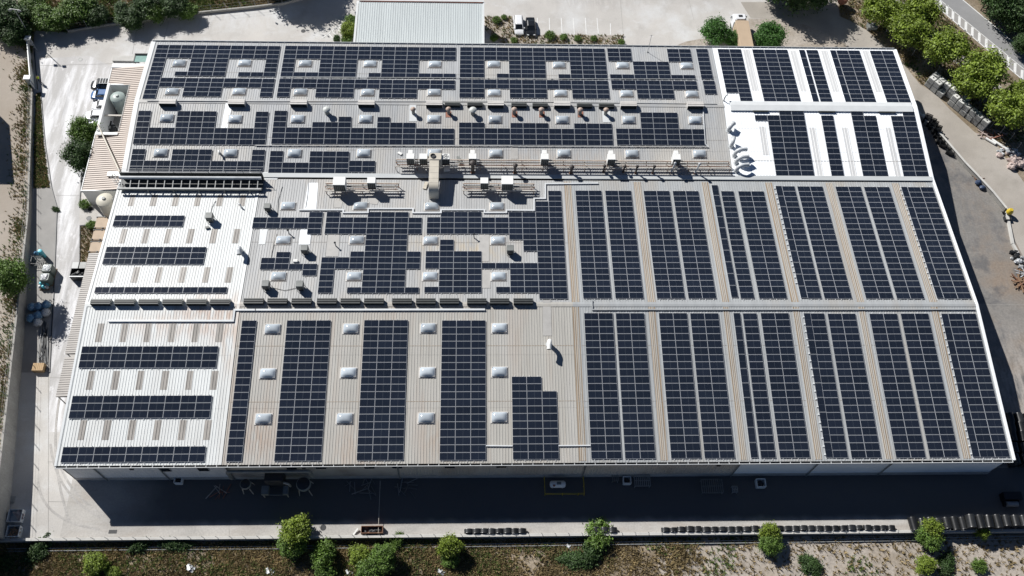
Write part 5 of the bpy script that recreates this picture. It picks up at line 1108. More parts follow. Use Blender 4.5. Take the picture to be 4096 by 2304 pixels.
mb = MB(); mb.bar(b+Vector((-.9,.15,H_)), b+Vector((.9,-.15,H_)), .08, .08); mb.build('crossarm', M['cage'], t)
for s_ in (-.8,.8): mb = MB(); mb.obox(b+Vector((s_,-.15*s_-.1,H_-.18)), (.28,0,0), (0,.2,-.1), (0,.05,.1)); mb.build('floodlight', M['slat'], t)
# ================================================================ vehicles
def car(paint, label, L=4.4, W=1.8, H=1.5, kind='hatch', cat='car', group='parked cars'):
    t = thing('parked_car', label, cat, (0,0,0), group); hw = W/2
    belt = .62*H; f = {'hatch': (-.46,-.36,.12,.30), 'suv': (-.48,-.42,.14,.28), 'saloon': (-.34,-.20,.12,.28)}[kind]   # tailgate base, roof rear, roof front, screen base (x/L)
    st = [(-.5,.78,.40,belt*.86),(-.485,.90,.26,belt*.97),(-.40,.97,.2,belt),(-.2,1,.2,belt),(.1,1,.2,belt),(.27,.985,.2,belt*.985),(.38,.95,.2,belt*.90),(.46,.86,.24,belt*.80),(.495,.70,.34,belt*.66)]
    mb = MB(); rings = []
    for x, w_, zb, zt in st:
        y = hw*w_; rings.append([(x*L,-y*.94,zb),(x*L,-y,zb+.12),(x*L,-y,zt-.16),(x*L,-y*.88,zt),(x*L,0,zt+.03),(x*L,y*.88,zt),(x*L,y,zt-.16),(x*L,y,zb+.12),(x*L,y*.94,zb)])
    n = 9
    for r in rings: mb.v += r
    for i in range(len(rings)-1):
        for j in range(n): mb.f.append((i*n+j, i*n+(j+1)%n, (i+1)*n+(j+1)%n, (i+1)*n+j)[::-1]); mb.m.append(0)
    mb.f.append(tuple(range(n))); mb.m.append(0); mb.f.append(tuple(reversed(range((len(rings)-1)*n, len(rings)*n)))); mb.m.append(0)
    mb.build('body', M[paint], t, smooth=True)
    x0, x1, x2, x3 = (v*L for v in f); yb, yr = hw*.89, hw*.70; zb, zt = belt+.01, H-.05
    B = [(x0,yb*.96),(x3,yb*.94)]; mb = MB()
    v = [(x0,-yb*.94,zb),(x3,-yb*.92,zb),(x3,yb*.92,zb),(x0,yb*.94,zb),(x1,-yr,zt),(x2,-yr*.97,zt),(x2,yr*.97,zt),(x1,yr,zt)]
    for nm, fc in (('windscreen',(1,2,6,5)),('rear_window',(3,0,4,7)),('side_window',(0,1,5,4)),('side_window',(2,3,7,6))):
        m_ = MB(); m_.face([v[i] for i in fc]); m_.build(nm, M['glass'], t)
    mb = MB(); mb.add([(x1-.05,-yr-.02,zt-.01),(x2+.05,-yr-.01,zt-.01),(x2+.05,yr+.01,zt-.01),(x1-.05,yr+.02,zt-.01),(x1+.12,-yr*.8,H),(x2-.12,-yr*.8,H),(x2-.12,yr*.8,H),(x1+.12,yr*.8,H)], [(0,1,5,4),(1,2,6,5),(2,3,7,6),(3,0,4,7),(4,5,6,7)]); mb.build('roof', M[paint], t)
    mb = MB()
    for s_ in (-1,1):
        for a, b in ((0,4),(1,5)) if s_ < 0 else ((3,7),(2,6)): mb.bar(Vector(v[a])+Vector((0,s_*.01,0)), Vector(v[b])+Vector((0,s_*.01,0)), .07, .05)
        xm = (x1+x2)/2; mb.bar((xm,s_*yb*.94,zb),(xm,s_*(yr+.01),zt), .06, .05)
    mb.build('pillar', M[paint], t)
    for sx in (-.30,.31):
        for s_ in (-1,1):
            m_ = MB(); m_.lathe((sx*L,s_*(hw-.12),.32), [(.32,-.11),(.32,.11)], 18, 0, 'y'); w_ = m_.build('wheel', M['tyre'], t)
            m_ = MB(); m_.lathe((sx*L,s_*(hw-.12)+s_*.112,.32), [(.2,-.002),(.2,.012)], 12, 0, 'y'); m_.build('rim', M['carS'], w_)
    for s_ in (-1,1):
        m_ = MB(); m_.obox((.475*L,s_*hw*.66,belt*.72), (.07,-s_*.06,0), (0,.16,0), (-.02,0,.06)); m_.build('headlight', M['lamp'], t)
        m_ = MB(); m_.obox((-.492*L,s_*hw*.72,belt*.82), (.03,0,0), (0,.14,0), (0,0,.09)); m_.build('tail_light', M['red'], t)
        m_ = MB(); m_.obox((f[3]*L-.25,s_*(hw+.08),belt+.08), (.08,0,0), (0,.10,0), (0,0,.06)); m_.build('door_mirror', M[paint], t)
    return t
def at(t, p, rot, z=0.0, base=.004):
    q = G(*p, z); t.location = (q.x, q.y, base); t.rotation_euler = (0,0,rot); return t
def rails(t, L=4.6, W=1.85, H=1.7):
    mb = MB()
    for s_ in (-1,1): mb.bar((-.36*L,s_*W*.31,H+.05),(.10*L,s_*W*.31,H+.05), .05, .05)
    for i in range(5): x = -.34*L+i*.1*L; mb.bar((x,-W*.30,H+.07),(x,W*.30,H+.07), .07, .03)
    mb.build('roof_rack', M['trim'], t)
PI = math.pi
t = car('carK', 'black off-road car with a white roof rack, farthest in the row by the lean-to', 4.6, 1.85, 1.7, 'suv'); rails(t); at(t, (0,0,1040,842), PI, 1.0)
at(car('carB', 'blue hatchback parked between the black and the white cars by the lean-to', 4.2, 1.78, 1.48), (0,0,1030,945), PI, .9)
at(car('carW', 'white hatchback parked directly below the blue one', 4.1, 1.75, 1.5), (0,0,1040,1055), PI, .9)
at(car('carW', 'longer white estate car sticking out furthest from the lean-to', 4.7, 1.8, 1.55, 'suv'), (0,0,985,1155), PI, .9)
at(car('carS', 'pale silver car half hidden under the dark tree by the lean-to', 4.2, 1.75, 1.48), (0,0,1005,1255), PI, .9)
at(car('carW', 'white saloon in the car park beside a black car', 4.6, 1.82, 1.5, 'hatch'), (2,0,68,245), -PI/2+.03, .8)
at(car('carK', 'black saloon in the car park beside a white car', 4.4, 1.8, 1.45, 'saloon'), (2,0,188,262), -PI/2+.02, .8)
# lorry
q = G(2,0,2290,160,2.7); a, b = G(2,0,2315,205,3.3), G(2,0,2370,480,3.3); ang = math.atan2(-(a.y-b.y), -(a.x-b.x))+PI
t = thing('lorry', 'white lorry with a long tan box body leaving the yard', 'lorry', (0,0,0)); wv = 1.22
d = Vector((a.x-b.x, a.y-b.y, 0)).normalized(); Lb = 11.5
mb = MB(); mb.rbox((-Lb,-wv,1.1),(0,wv,3.3), .04); mb.build('box_body', pm('tan_tarpaulin', (.47,.36,.25), .6, .06, .5), t)
mb = MB(); mb.box((-Lb,-.5,.7),(2.3,.5,1.09)); mb.build('chassis', M['dark'], t)
mb = MB(); mb.rbox((.35,-wv,.7),(2.55,wv,2.55), .16); mb.rbox((.5,-wv*.86,2.551),(1.9,wv*.86,3.05), .22); mb.build('cab', M['carW'], t)
mb = MB(); mb.add([(2.56,-wv*.85,1.55),(2.56,wv*.85,1.55),(2.40,wv*.8,2.45),(2.40,-wv*.8,2.45)], [(0,1,2,3)]); mb.build('windscreen', M['glass'], t)
mb = MB(); mb.box((1.1,-.38,3.051),(1.65,.38,3.09)); mb.build('roof_hatch', M['dark'], t)
for s_ in (-1,1):
    mb = MB(); mb.box((2.2,s_*(wv+.05),1.6),(2.35,s_*(wv+.35),2.3)); mb.build('door_mirror', M['carW'], t)
    mb = MB(); mb.box((2.551,s_*.95-.2,.9),(2.58,s_*.95+.2,1.1)); mb.build('headlight', M['lamp'], t)
    for x in (1.6,-1.5,-8.2,-9.4,-10.6): mb = MB(); mb.lathe((x,s_*(wv-.18),.5), [(.5,-.16),(.5,.16)], 18, 0, 'y'); mb.build('wheel', M['tyre'], t)
t.location = (a.x-d.x*.0, a.y-d.y*.0, 0); t.rotation_euler = (0,0,math.atan2(d.y,d.x))
# ================================================================ the person at the gate
def skin_mesh(name, verts, edges, radii, mat, parent, levels=2, root=0):
    me = bpy.data.meshes.new(name); me.from_pydata(verts, edges, []); me.materials.append(M[mat])
    o = bpy.data.objects.new(name, me); COL.objects.link(o)
    o.modifiers.new('skin', 'SKIN'); sv = me.skin_vertices[0].data
    for i, r in enumerate(radii): sv[i].radius = (r, r) if not isinstance(r, tuple) else r
    sv[root].use_root = True
    s_ = o.modifiers.new('sub', 'SUBSURF'); s_.levels = levels; s_.render_levels = levels
    if parent is not None: o.parent = parent
    return o
q = G(0,0,385,790,1.0)
t = thing('person', 'person in a yellow high-visibility vest walking beside the sliding gate', 'person', (q.x,q.y,0))
V = [(0,0,.92),(0,0,1.08),(0,.01,1.26),(0,.01,1.42),(0,.0,1.52),(0,-.02,1.62),(0,-.02,1.74),          # pelvis .. crown
     (-.10,0,.88),(-.11,-.06,.48),(-.11,.06,.08),(-.11,-.08,.04),(.10,0,.88),(.11,.10,.50),(.11,.02,.10),(.11,-.14,.04),
     (-.19,.01,1.40),(-.25,.05,1.13),(-.26,-.04,.90),(.19,.01,1.40),(.25,-.03,1.13),(.26,-.14,.92)]
Eg = [(0,1),(1,2),(2,3),(3,4),(4,5),(5,6),(0,7),(7,8),(8,9),(9,10),(0,11),(11,12),(12,13),(13,14),(3,15),(15,16),(16,17),(3,18),(18,19),(19,20)]
Rr = [.14,.125,.15,.12,.055,.095,.06,.085,.062,.045,.042,.085,.062,.045,.042,.06,.045,.032,.06,.045,.032]
for hx, hb in ((-.26,17),(.26,20)):                      # palm, four fingers and a thumb on each hand
    bx, by, bz = V[hb]; s_ = 1 if hx > 0 else -1; V.append((bx,by-.02,bz-.07)); Eg.append((hb,len(V)-1)); Rr.append(.03); pm_ = len(V)-1
    for j, ln in enumerate((.075,.085,.08,.06)):
        V.append((bx+.004*s_,by-.05+.02*j,bz-.11)); Eg.append((pm_,len(V)-1)); Rr.append(.010); k_ = len(V)-1
        V.append((bx-.012*s_,by-.05+.02*j,bz-.11-ln*.8)); Eg.append((k_,len(V)-1)); Rr.append(.008)
    V.append((bx-.02*s_,by-.065,bz-.085)); Eg.append((pm_,len(V)-1)); Rr.append(.010)
body = skin_mesh('body', V, Eg, Rr, 'skin', t)
leg = [V[i] for i in (0,1,7,8,9,11,12,13)]
o = skin_mesh('trousers', [V[1],V[0],V[7],V[8],(-.11,.05,.12),V[11],V[12],(.11,.03,.14)], [(0,1),(1,2),(2,3),(3,4),(1,5),(5,6),(6,7)], [.14,.16,.105,.082,.066,.105,.082,.066], 'denim', t, root=1)
o = skin_mesh('vest', [(0,.0,.98),V[1],V[2],V[3],(0,.0,1.47),(-.17,.01,1.39),(-.22,.04,1.22),(.17,.01,1.39),(.22,-.01,1.22)], [(0,1),(1,2),(2,3),(3,4),(3,5),(5,6),(3,7),(7,8)], [.16,.155,.18,.15,.07,.085,.062,.085,.062], 'hivis', t, root=2)
mb = MB(); blob(mb, (0,.015,1.70), .105, .115, .095, 3, 14, 8, .03); mb2 = mb; n_ = [(v[0]+q.x, v[1]+q.y, v[2]) for v in mb.v]; mb.v = n_; mb.build('hair', M['hair'], t, smooth=True)
for s_ in (-1,1):
    mb = MB(); mb.lathe((q.x+s_*.035,q.y-.108,1.645), [(.012,-.006),(.012,.006)], 8, 0, 'y'); mb.build('eye', M['dark'], t)
mb = MB(); mb.obox((q.x,q.y-.118,1.62), (.012,0,0), (0,.016,0), (0,0,.022)); mb.build('nose', M['skin'], t)
mb = MB(); mb.obox((q.x,q.y-.112,1.58), (.024,0,0), (0,.006,0), (0,0,.006)); mb.build('mouth', M['red'], t)
for s_ in (-1,1):
    mb = MB(); mb.rbox((q.x+s_*.11-.05,q.y-.20+(.06 if s_ < 0 else -.02),0),(q.x+s_*.11+.05,q.y+.08+(.06 if s_ < 0 else -.02),.09), .03); mb.build('shoe', M['dark'], t)
t.rotation_euler = (0,0,.5)
# ================================================================ rear annexe and the right-hand yard
zb = 5.0; a, b, c = G(1,0,1040,22,zb), G(1,0,2283,22,zb), G(1,0,2290,440,zb)
bx0, bx1, by1, by0 = a.x, b.x, a.y, 76.5
t = thing('rear_annexe', 'pale blue-grey ribbed roof of the smaller annexe touching the rear eave', 'building', ((bx0+bx1)/2,(by0+by1)/2,0))
mb = MB(); n0 = math.ceil((bx0+.1)/.42); pr = [(bx0,0)]
while n0*.42 < bx1-.1: c_ = n0*.42; pr += [(c_-.06,0),(c_-.03,.05),(c_+.03,.05),(c_+.06,0)]; n0 += 1
pr.append((bx1,0)); n = len(pr); mb.v += [(x,by0,zb-.25+z) for x, z in pr]+[(x,by1,zb+.25+z) for x, z in pr]
for i in range(n-1): mb.f.append((i,i+1,n+i+1,n+i)); mb.m.append(0)
mb.build('roof', M['roofN'], t)
mb = MB(); mb.box((bx0+.1,by1-.2,0),(bx1-.1,by1,zb)); mb.box((bx0+.1,by0,0),(bx0+.3,by1-.2,zb-.3)); mb.box((bx1-.3,by0,0),(bx1-.1,by1-.2,zb-.3)); mb.build('wall', M['wallL'], t)
mb = MB(); mb.box((bx0-.5,by0-.2,zb-.7),(bx0-.12,by1+.4,zb-.1)); mb.build('side_gutter', M['trim'], t)
mb = MB(); mb.box((bx0,by1,zb-.2),(bx1+.2,by1+.35,zb+.45)); mb.box((bx1,by0,zb-.4),(bx1+.25,by1,zb+.3)); mb.build('parapet', M['trim'], t)
mb = MB(); mb.box((bx0+.2,by1-.12,zb+.26),(bx1,by1-.002,zb+.40)); mb.build('red_flashing', M['red'], t)
# caged liquid totes along the road
mb = MB(); mb.rbox((-.56,-.46,.17),(.56,.46,1.12), .07); bt = mb.mesh('bottle', M['ibc'])
mb = MB()
for i in range(7):
    x = -.59+1.18*i/6; mb.box((x-.012,-.50,.16),(x+.012,-.476,1.15)); mb.box((x-.012,.476,.16),(x+.012,.50,1.15))
for i in range(5):
    y = -.49+.98*i/4; mb.box((-.61,y-.012,.16),(-.586,y+.012,1.15)); mb.box((.586,y-.012,.16),(.61,y+.012,1.15))
for z in (.2,.42,.64,.86,1.13):
    for s_ in (-1,1): mb.box((-.61,s_*.515-.012,z-.015),(.61,s_*.515+.012,z+.015)); mb.box((s_*.625-.012,-.50,z-.015),(s_*.625+.012,.50,z+.015))
cg = mb.mesh('cage', M['cage'])
mb = MB(); mb.box((-.6,-.5,.10),(.6,.5,.15))
for x in (-.5,0,.5): mb.box((x-.08,-.48,0),(x+.08,.48,.099))
pl = mb.mesh('pallet', M['slat']); mb = MB(); mb.lathe((0,0,1.12), [(.13,0),(.13,.05),(.04,.06)], 14); lid = mb.mesh('lid', M['dark'])
def tote(label):
    t = thing('liquid_tote', label, 'tote', (0,0,0), 'caged white totes along the service road')
    o = link('bottle', bt, t); link('lid', lid, o); link('cage', cg, t); link('pallet', pl, t); return t
line = [G(3,0,*p) for p in ((1590,880),(1660,900),(1735,960),(1790,1005),(1845,1060),(1890,1105),(1935,1150),(1985,1195),(2030,1235),(2075,1275),(2120,1305))]
dv = (line[-1]-line[0]).normalized(); rot = math.atan2(dv.y, dv.x); nrm = Vector((-dv.y, dv.x, 0))
if nrm.x < 0: nrm = -nrm
k = 0; L_ = (line[-1]-line[0]).length; ntot = int(L_/1.27)
for i in range(ntot+1):
    f = line[0]+dv*(i*L_/ntot); seg = min(range(len(line)), key=lambda j: (line[j]-f).length)
    for r_ in (0, 1):
        for lv in ((0,1) if (r_ == 0 or i < 6) else (0,)):
            if (i, r_, lv) in ((2,0,1),(3,0,0),(3,0,1),(4,1,1),(8,1,0),(9,1,0)): continue
            lab = f'caged white tote, {nth(i)} pair from the building corner, ' + ('road side' if r_ == 0 else 'fence side') + (', on top' if lv else ', at ground level')
            o = tote(lab); p = f+nrm*(.55+1.15*r_)
            place(o, (p.x+rnd.uniform(-.06,.06), p.y+rnd.uniform(-.06,.06), .012+lv*1.16), rot+rnd.uniform(-.06,.06))
# dark crates beside the low wall
mb = MB()
for z in (0,): mb.box((-.6,-.5,0),(.6,.5,.08))
for s_ in (-1,1):
    for z in (.15,.40,.65): mb.box((-.6,s_*.5-.02,z),(.6,s_*.5+.02,z+.16)); mb.box((s_*.58-.02,-.48,z),(s_*.58+.02,.48,z+.16))
    for x in (-.56,.56): mb.box((x-.05,s_*.44-.035,.08),(x+.05,s_*.44+.035,.85))
mb.box((-.5,-.42,.081),(.5,.42,.45))
cr = mb.mesh('crate', M['black'])
kk = 0
for (x, y, lv, tl) in ((1600,1235,0,0),(1600,1235,1,0),(1640,1275,0,0),(1640,1275,1,0),(1660,1300,0,0),(1660,1300,1,0),(1695,1345,0,0),(1695,1345,1,0),(1715,1385,0,0),(1740,1440,0,0),(1770,1475,0,0),(1838,1550,0,0)):
    q = G(3,0,x,y-8); o = tag(link('dark_crate', cr), f'black slatted crate, {nth(kk)} along the low wall from the white rubbish', 'crate', 'black crates beside the low wall'); kk += 1
    place(o, (q.x-.3, q.y, .01+lv*.88), rot+.5+rnd.uniform(-.15,.15))
def heap(name, p, n, rad, size, mats, label, cat, seed, flat=.6, box=False, z=.01):
    r_ = random.Random(seed); q = G(*p); mb = MB()
    for i in range(n):
        a = r_.random()*6.28; d = rad*math.sqrt(r_.random()); s_ = size*r_.uniform(.6,1.4); zz = s_*flat*.6+(rad-d)*.35*r_.random()
        c_ = (d*math.cos(a), d*math.sin(a)*.8, zz)
        if box: an = r_.random()*6.28; mb.obox(c_, Vector((math.cos(an),math.sin(an),r_.uniform(-.15,.15)))*s_*2.4, Vector((-math.sin(an),math.cos(an),0))*s_*.12, Vector((0,0,s_*.10)), r_.randrange(len(mats)))
        else: blob(mb, c_, s_, s_*r_.uniform(.6,1), s_*flat, seed*31+i, 9, 6, .3, r_.randrange(len(mats)))
    return single(name, mb, [M[m] for m in mats], label, cat, loc=(q.x,q.y,z))
heap('rubbish_heap', (3,0,1530,1200), 16, 1.2, .35, ['bag','hvac'], 'heap of crumpled white film at the corner of the low wall', 'rubbish', 11)
heap('scrap_heap', (3,0,2240,1360), 14, 1.6, .5, ['red','pink'], 'heap of reddish tangled scrap beyond the last totes', 'scrap', 12, box=True)
for (x0,y0,x1,y1,l) in ((2190,1390,2290,1449,'long white pipe lying at the roadside below the reddish scrap'),(2250,1400,2400,1500,'second long white pipe lying further down the roadside')):
    a, b = G(3,0,x0,y0,.25), G(3,0,x1,y1,.25); mb = MB(); mb.tube([a,b], .22, 12); single('white_pipe', mb, M['hvac'], l, 'pipe', 'white pipes at the roadside', loc=a, smooth=True)
heap('waste_heap', (3,1,2420,110), 26, 2.0, .42, ['pink','bag'], 'long heap of pinkish plastic waste at the roadside', 'waste', 14)
heap('waste_heap', (3,1,2510,215), 12, 1.5, .65, ['pink'], 'large rounded bales of pinkish film at the lower end of the waste', 'waste', 15, .8)
heap('timber_heap', (3,1,2100,350), 9, .6, .30, ['rust'], 'little heap of timber battens against the low wall', 'timber', 16, box=True)
for (x, y, s_, l) in ((2110,400,.62,'dark blue sack beside the timber battens'),(2150,450,.55,'second dark blue sack leaning on the low wall')):
    q = G(3,1,x,y); mb = MB(); blob(mb, (0,0,s_*.6), s_, s_*.8, s_*.65, int(x), 12, 8, .16); single('sack', mb, pm('navy_sack', (.03,.05,.10), .5, .2, 3), l, 'sack', 'dark blue sacks', loc=(q.x,q.y,.01), smooth=True)
q = G(3,1,2400,735); t = thing('concrete_mixer', 'yellow drum mixer with a dark tub by the curved kerb', 'mixer', (q.x,q.y,0))
mb = MB(); mb.lathe((q.x+.25,q.y+.5,.55), [(.30,-.1),(.52,.1),(.55,.5),(.34,.95),(.30,1.0)], 18); mb.build('drum', M['yellow'], t, smooth=True)
mb = MB(); mb.bar((q.x-.35,q.y+.2,.1),(q.x+.8,q.y+.7,.1), .1, .1); mb.bar((q.x+.25,q.y+.1,.1),(q.x+.25,q.y+.5,.7), .1, .1); mb.bar((q.x-.9,q.y+.9,.5),(q.x-.1,q.y+.5,.3), .07, .07); mb.build('frame', M['dark'], t)
for s_ in (-.4,.5): mb = MB(); mb.lathe((q.x+s_,q.y+.8,.25), [(.25,-.05),(.25,.05)], 14, 0, 'y'); mb.build('wheel', M['tyre'], t)
mb = MB(); mb.box((q.x-.7,q.y-.9,.02),(q.x+.4,q.y-.1,.1)); mb.box((q.x-.7,q.y-.9,.1),(q.x-.64,q.y-.1,.6)); mb.box((q.x+.34,q.y-.9,.1),(q.x+.4,q.y-.1,.6)); mb.box((q.x-.639,q.y-.9,.1),(q.x+.339,q.y-.84,.6)); mb.build('tub', M['dark'], t)
heap('sack_heap', (3,1,2480,1105), 4, .5, .4, ['black'], 'small dark sacks at the end of the curved kerb', 'sacks', 21)
heap('rubbish_heap', (3,1,2530,1190), 14, 1.4, .45, ['cage','bag','black'], 'heap of dark and pale blue rubbish at the right edge', 'rubbish', 22)
heap('timber_heap', (3,1,2545,1290), 9, .8, .45, ['wood','bag'], 'white-wrapped timber bundle at the right edge', 'timber', 23, box=True)
heap('timber_heap', (3,1,2540,1385), 22, 1.0, .5, ['rust','wood'], 'untidy heap of reddish timber at the right edge', 'timber', 24, box=True)
q = G(3,0,745,10,1.0); t = thing('hopper', 'rust-red round hopper standing in shadow at the top edge', 'hopper', (q.x,q.y,0))
mb = MB(); mb.lathe((q.x,q.y,.3), [(.4,0),(1.0,.8),(1.0,1.8),(.2,2.1)], 18); mb.build('body', M['red'], t, smooth=True)
for i in range(3): mb = MB(); an = i*2.1; mb.box((q.x+.7*math.cos(an)-.05,q.y+.7*math.sin(an)-.05,0),(q.x+.7*math.cos(an)+.05,q.y+.7*math.sin(an)+.05,1.0)); mb.build('leg', M['rust'], t)
q = G(3,0,1035,285); mb = MB(); mb.box((-.9,-.6,0),(.9,.6,.7)); mb.box((-.95,-.65,.7),(.95,.65,.8)); single('kiosk_box', mb, M['slat'], 'grey cabinet lying by the fence at the road bend', 'cabinet', loc=(q.x,q.y,.01))
# wooden poles and street posts along the public road
for (x, y, xs, ys, l, h) in ((2140,105,2190,10,'wooden pole on the far verge near the top edge of the photo',5.0),(2430,335,2490,235,'wooden pole on the far verge opposite the hatched margin',5.5)):
    b = G(3,0,x,y); tp = G(3,0,xs,ys,0); mb = MB(); mb.tube([Vector((0,0,0)),Vector((0,0,h))], [.13,.09], 10); single('wooden_pole', mb, M['bark'], l, 'pole', 'poles on the far verge', loc=b)
for (x, y, l, h) in ((925,130,'thin street post behind the fence near the top edge',4.0),(990,250,'thin street post by the grey cabinet at the road bend',4.5),(1480,250,'thin post between two plane trees',4.0)):
    b = G(3,0,x,y); mb = MB(); mb.tube([Vector((0,0,0)),Vector((0,0,h))], .05, 8); mb.bar((0,0,h),(.5,.2,h+.1), .06, .06); single('street_post', mb, M['cage'], l, 'post', 'posts along the fence', loc=b)
# warehouse just outside the left edge, known from its sharp shadow
p = G(0,0,78,1240,1.1); q_ = G(0,1,76,330,2.0); zt = 12.0
def back(p, z): s_ = (z-p.z)/-SUNL.z; return Vector((p.x-SUNL.x*s_, p.y-SUNL.y*s_, z))
pa, pb = back(p, zt), back(q_, zt); e1 = max(pa.x, pb.x); lft = [(pa.x,pa.y),(pb.x,pb.y),(pb.x-20,pb.y),(pa.x-20,pa.y)]
t = thing('left_warehouse', 'warehouse beyond the left edge whose sharp shadow falls on the dirt', 'building', (e1-10, (pa.y+pb.y)/2, 1.0))
mb = MB(); mb.prism(lft, .8, zt-.1); mb.build('wall', M['wallL'], t)
mb = MB(); mb.prism(lft, zt-.099, zt); mb.build('roof', M['grey'], t)
# ================================================================ shaded front yard and the row of black coils
q = G(2,3,460,525,1.0); x, y = q.x, q.y
t = thing('gas_tank', 'white horizontal gas tank in the shaded front yard inside a yellow rail', 'gas tank', (x,y,0))
mb = MB(); mb.lathe((x,y,.95), [(.05,-1.15),(.35,-1.08),(.5,-.9),(.5,.9),(.35,1.08),(.05,1.15)], 24, 0, 'x'); mb.build('shell', M['hvac'], t, smooth=True)
for s_ in (-.7,.7): mb = MB(); mb.box((x+s_-.08,y-.35,0),(x+s_+.08,y+.35,.6)); mb.build('saddle', M['wallc'], t)
mb = MB(); mb.box((x-.15,y-.2,1.451),(x+.45,y+.2,1.56)); mb.build('valve_cover', M['slat'], t); mb = MB(); mb.lathe((x-.55,y-.25,1.30), [(.2,0),(.2,.12)], 12); mb.build('valve', M['red'], t)
a, b, c = G(2,3,328,640), G(2,3,722,638), G(2,3,722,470); t = thing('guard_rail', 'yellow tubular guard rail around the white gas tank', 'guard rail', a)
for p in (a, a*.55+b*.45, a*.15+b*.85, b, (b.x,c.y,0), (a.x,c.y,0), (a.x,(a.y+c.y)/2,0), (b.x,(a.y+c.y)/2,0)): mb = MB(); mb.box((p[0]-.04,p[1]-.04,0),(p[0]+.04,p[1]+.04,1.1)); mb.build('post', M['yellow'], t)
mb = MB()
for z in (.55,1.05): mb.bar((a.x,a.y,z),(b.x,a.y,z), .05, .05); mb.bar((b.x,a.y,z),(b.x,c.y,z), .05, .05); mb.bar((a.x,a.y,z),(a.x,c.y,z), .05, .05)
mb.build('rail', M['yellow'], t)
def tub(p, w_, d_, h, label, cat='tub'):
    q = G(*p); t = thing('open_tub', label, cat, (q.x,q.y,0), 'white open tubs by the front wall'); x, y = q.x, q.y
    mb = MB()
    for s_ in (-1,1): mb.box((x+s_*w_/2-.05,y-d_/2,.1),(x+s_*w_/2+.05,y+d_/2,h)); mb.box((x-w_/2+.051,y+s_*d_/2-.05,.1),(x+w_/2-.051,y+s_*d_/2+.05,h))
    mb.box((x-w_/2,y-d_/2,.02),(x+w_/2,y+d_/2,.099)); mb.build('tub', M['hvac'], t)
    mb = MB(); blob(mb, (x,y,h*.4), w_*.38, d_*.38, .3, int(abs(x)*7)); mb.build('contents', M['dark'], t)
tub((2,3,1150,500), 1.05, 1.0, 1.0, 'white open tub against the front wall right of the gas tank')
tub((2,3,2490,530), 1.25, 1.15, 1.0, 'square white open tub against the blue-grey part of the front wall')
tub((0,3,1810,500), 1.0, .9, 1.0, 'pale open tub at the foot of the white front cladding')
def table(p, w_, d_, h, n, label, name='steel_rack', mat='slat'):
    q = G(*p); x, y = q.x, q.y; t = thing(name, label, 'rack', (x,y,0), 'racks and pallets by the front wall')
    mb = MB()
    for i in range(n): xx = x-w_/2+w_*i/(n-1); mb.box((xx-.05,y-d_/2,h-.05),(xx+.05,y+d_/2,h))
    for s_ in (-1,0,1): mb.box((x-w_/2,y+s_*d_/2-.04,h-.12),(x+w_/2,y+s_*d_/2+.04,h-.051))
    mb.build('top', M[mat], t)
    for sx in (-1,1):
        for sy in (-1,1): mb = MB(); mb.box((x+sx*w_*.48-.04,y+sy*d_*.46-.04,0),(x+sx*w_*.48+.04,y+sy*d_*.46+.04,h-.121)); mb.build('leg', M[mat], t)
table((2,3,1300,510), 2.2, 1.6, 1.1, 9, 'slatted pallet stack against the front wall right of the white tub', mat='cage'); table((2,3,2000,560), 3.0, 2.0, .9, 11, 'wide low slatted rack in front of the blue-grey front wall'); table((2,3,2230,590), .7, .9, .8, 4, 'small slatted stand right of the wide low rack', mat='cage')
table((2,3,1030,470), .8, 1.2, 1.0, 4, 'narrow slatted pallet left of the white tub by the front wall')
# dust filter with its two hoppers
def hopper(p, r, h, label):
    q = G(*p, h*.6); x, y = q.x, q.y; t = thing('cyclone_hopper', label, 'hopper', (x,y,0), 'hoppers in the shaded yard')
    mb = MB(); mb.lathe((x,y,1.0), [(.15,0),(r*.9,1.1),(r,1.3),(r,h-1.0),(r*.92,h-.9)], 22); mb.build('shell', M['slat'], t, smooth=True)
    mb = MB(); mb.lathe((x,y,h+.1), [(r*.88,0),(.1,.12)], 22); mb.build('lid', M['dark'], t)
    for i in range(4): an = .78+i*1.571; mb = MB(); mb.bar((x+r*1.25*math.cos(an),y+r*1.25*math.sin(an),0),(x+r*.95*math.cos(an),y+r*.95*math.sin(an),1.9), .1, .1); mb.build('leg', M['pipe'], t)
hopper((0,3,2485,545), .75, 2.6, 'smaller pale hopper on legs, left one in the shaded yard'); hopper((1,3,490,545), 1.0, 2.8, 'larger pale hopper on legs, right one in the shaded yard')
q = G(1,3,220,600); x, y = q.x, q.y; t = thing('dust_filter', 'big grey filter machine on legs between the two hoppers', 'machine', (x,y,0))
mb = MB(); mb.rbox((x-1.2,y+.3,1.3),(x+1.2,y+2.2,4.0), .06); mb.build('housing', M['dark'], t)
mb = MB(); mb.box((x-1.9,y-.9,1.2),(x-.9,y+.299,1.9)); mb.box((x+1.1,y-.9,1.2),(x+1.8,y+.299,1.9)); mb.box((x-.899,y-.9,1.2),(x+1.099,y-.8,1.3)); mb.build('platform', M['slat'], t)
for sx in (-1.7,1.6):
    for sy in (-.8,2.0): mb = MB(); mb.box((x+sx-.06,y+sy-.06,0),(x+sx+.06,y+sy+.06,1.199)); mb.build('leg', M['pipe'], t)
mb = MB(); mb.tube([(x+1.2,y+.5,2.6),(x+1.9,y+.3,2.6),(x+2.0,y+.3,1.9),(x+2.0,y+.3,1.5)], .16, 10); mb.build('duct', M['pipe'], t, smooth=True)
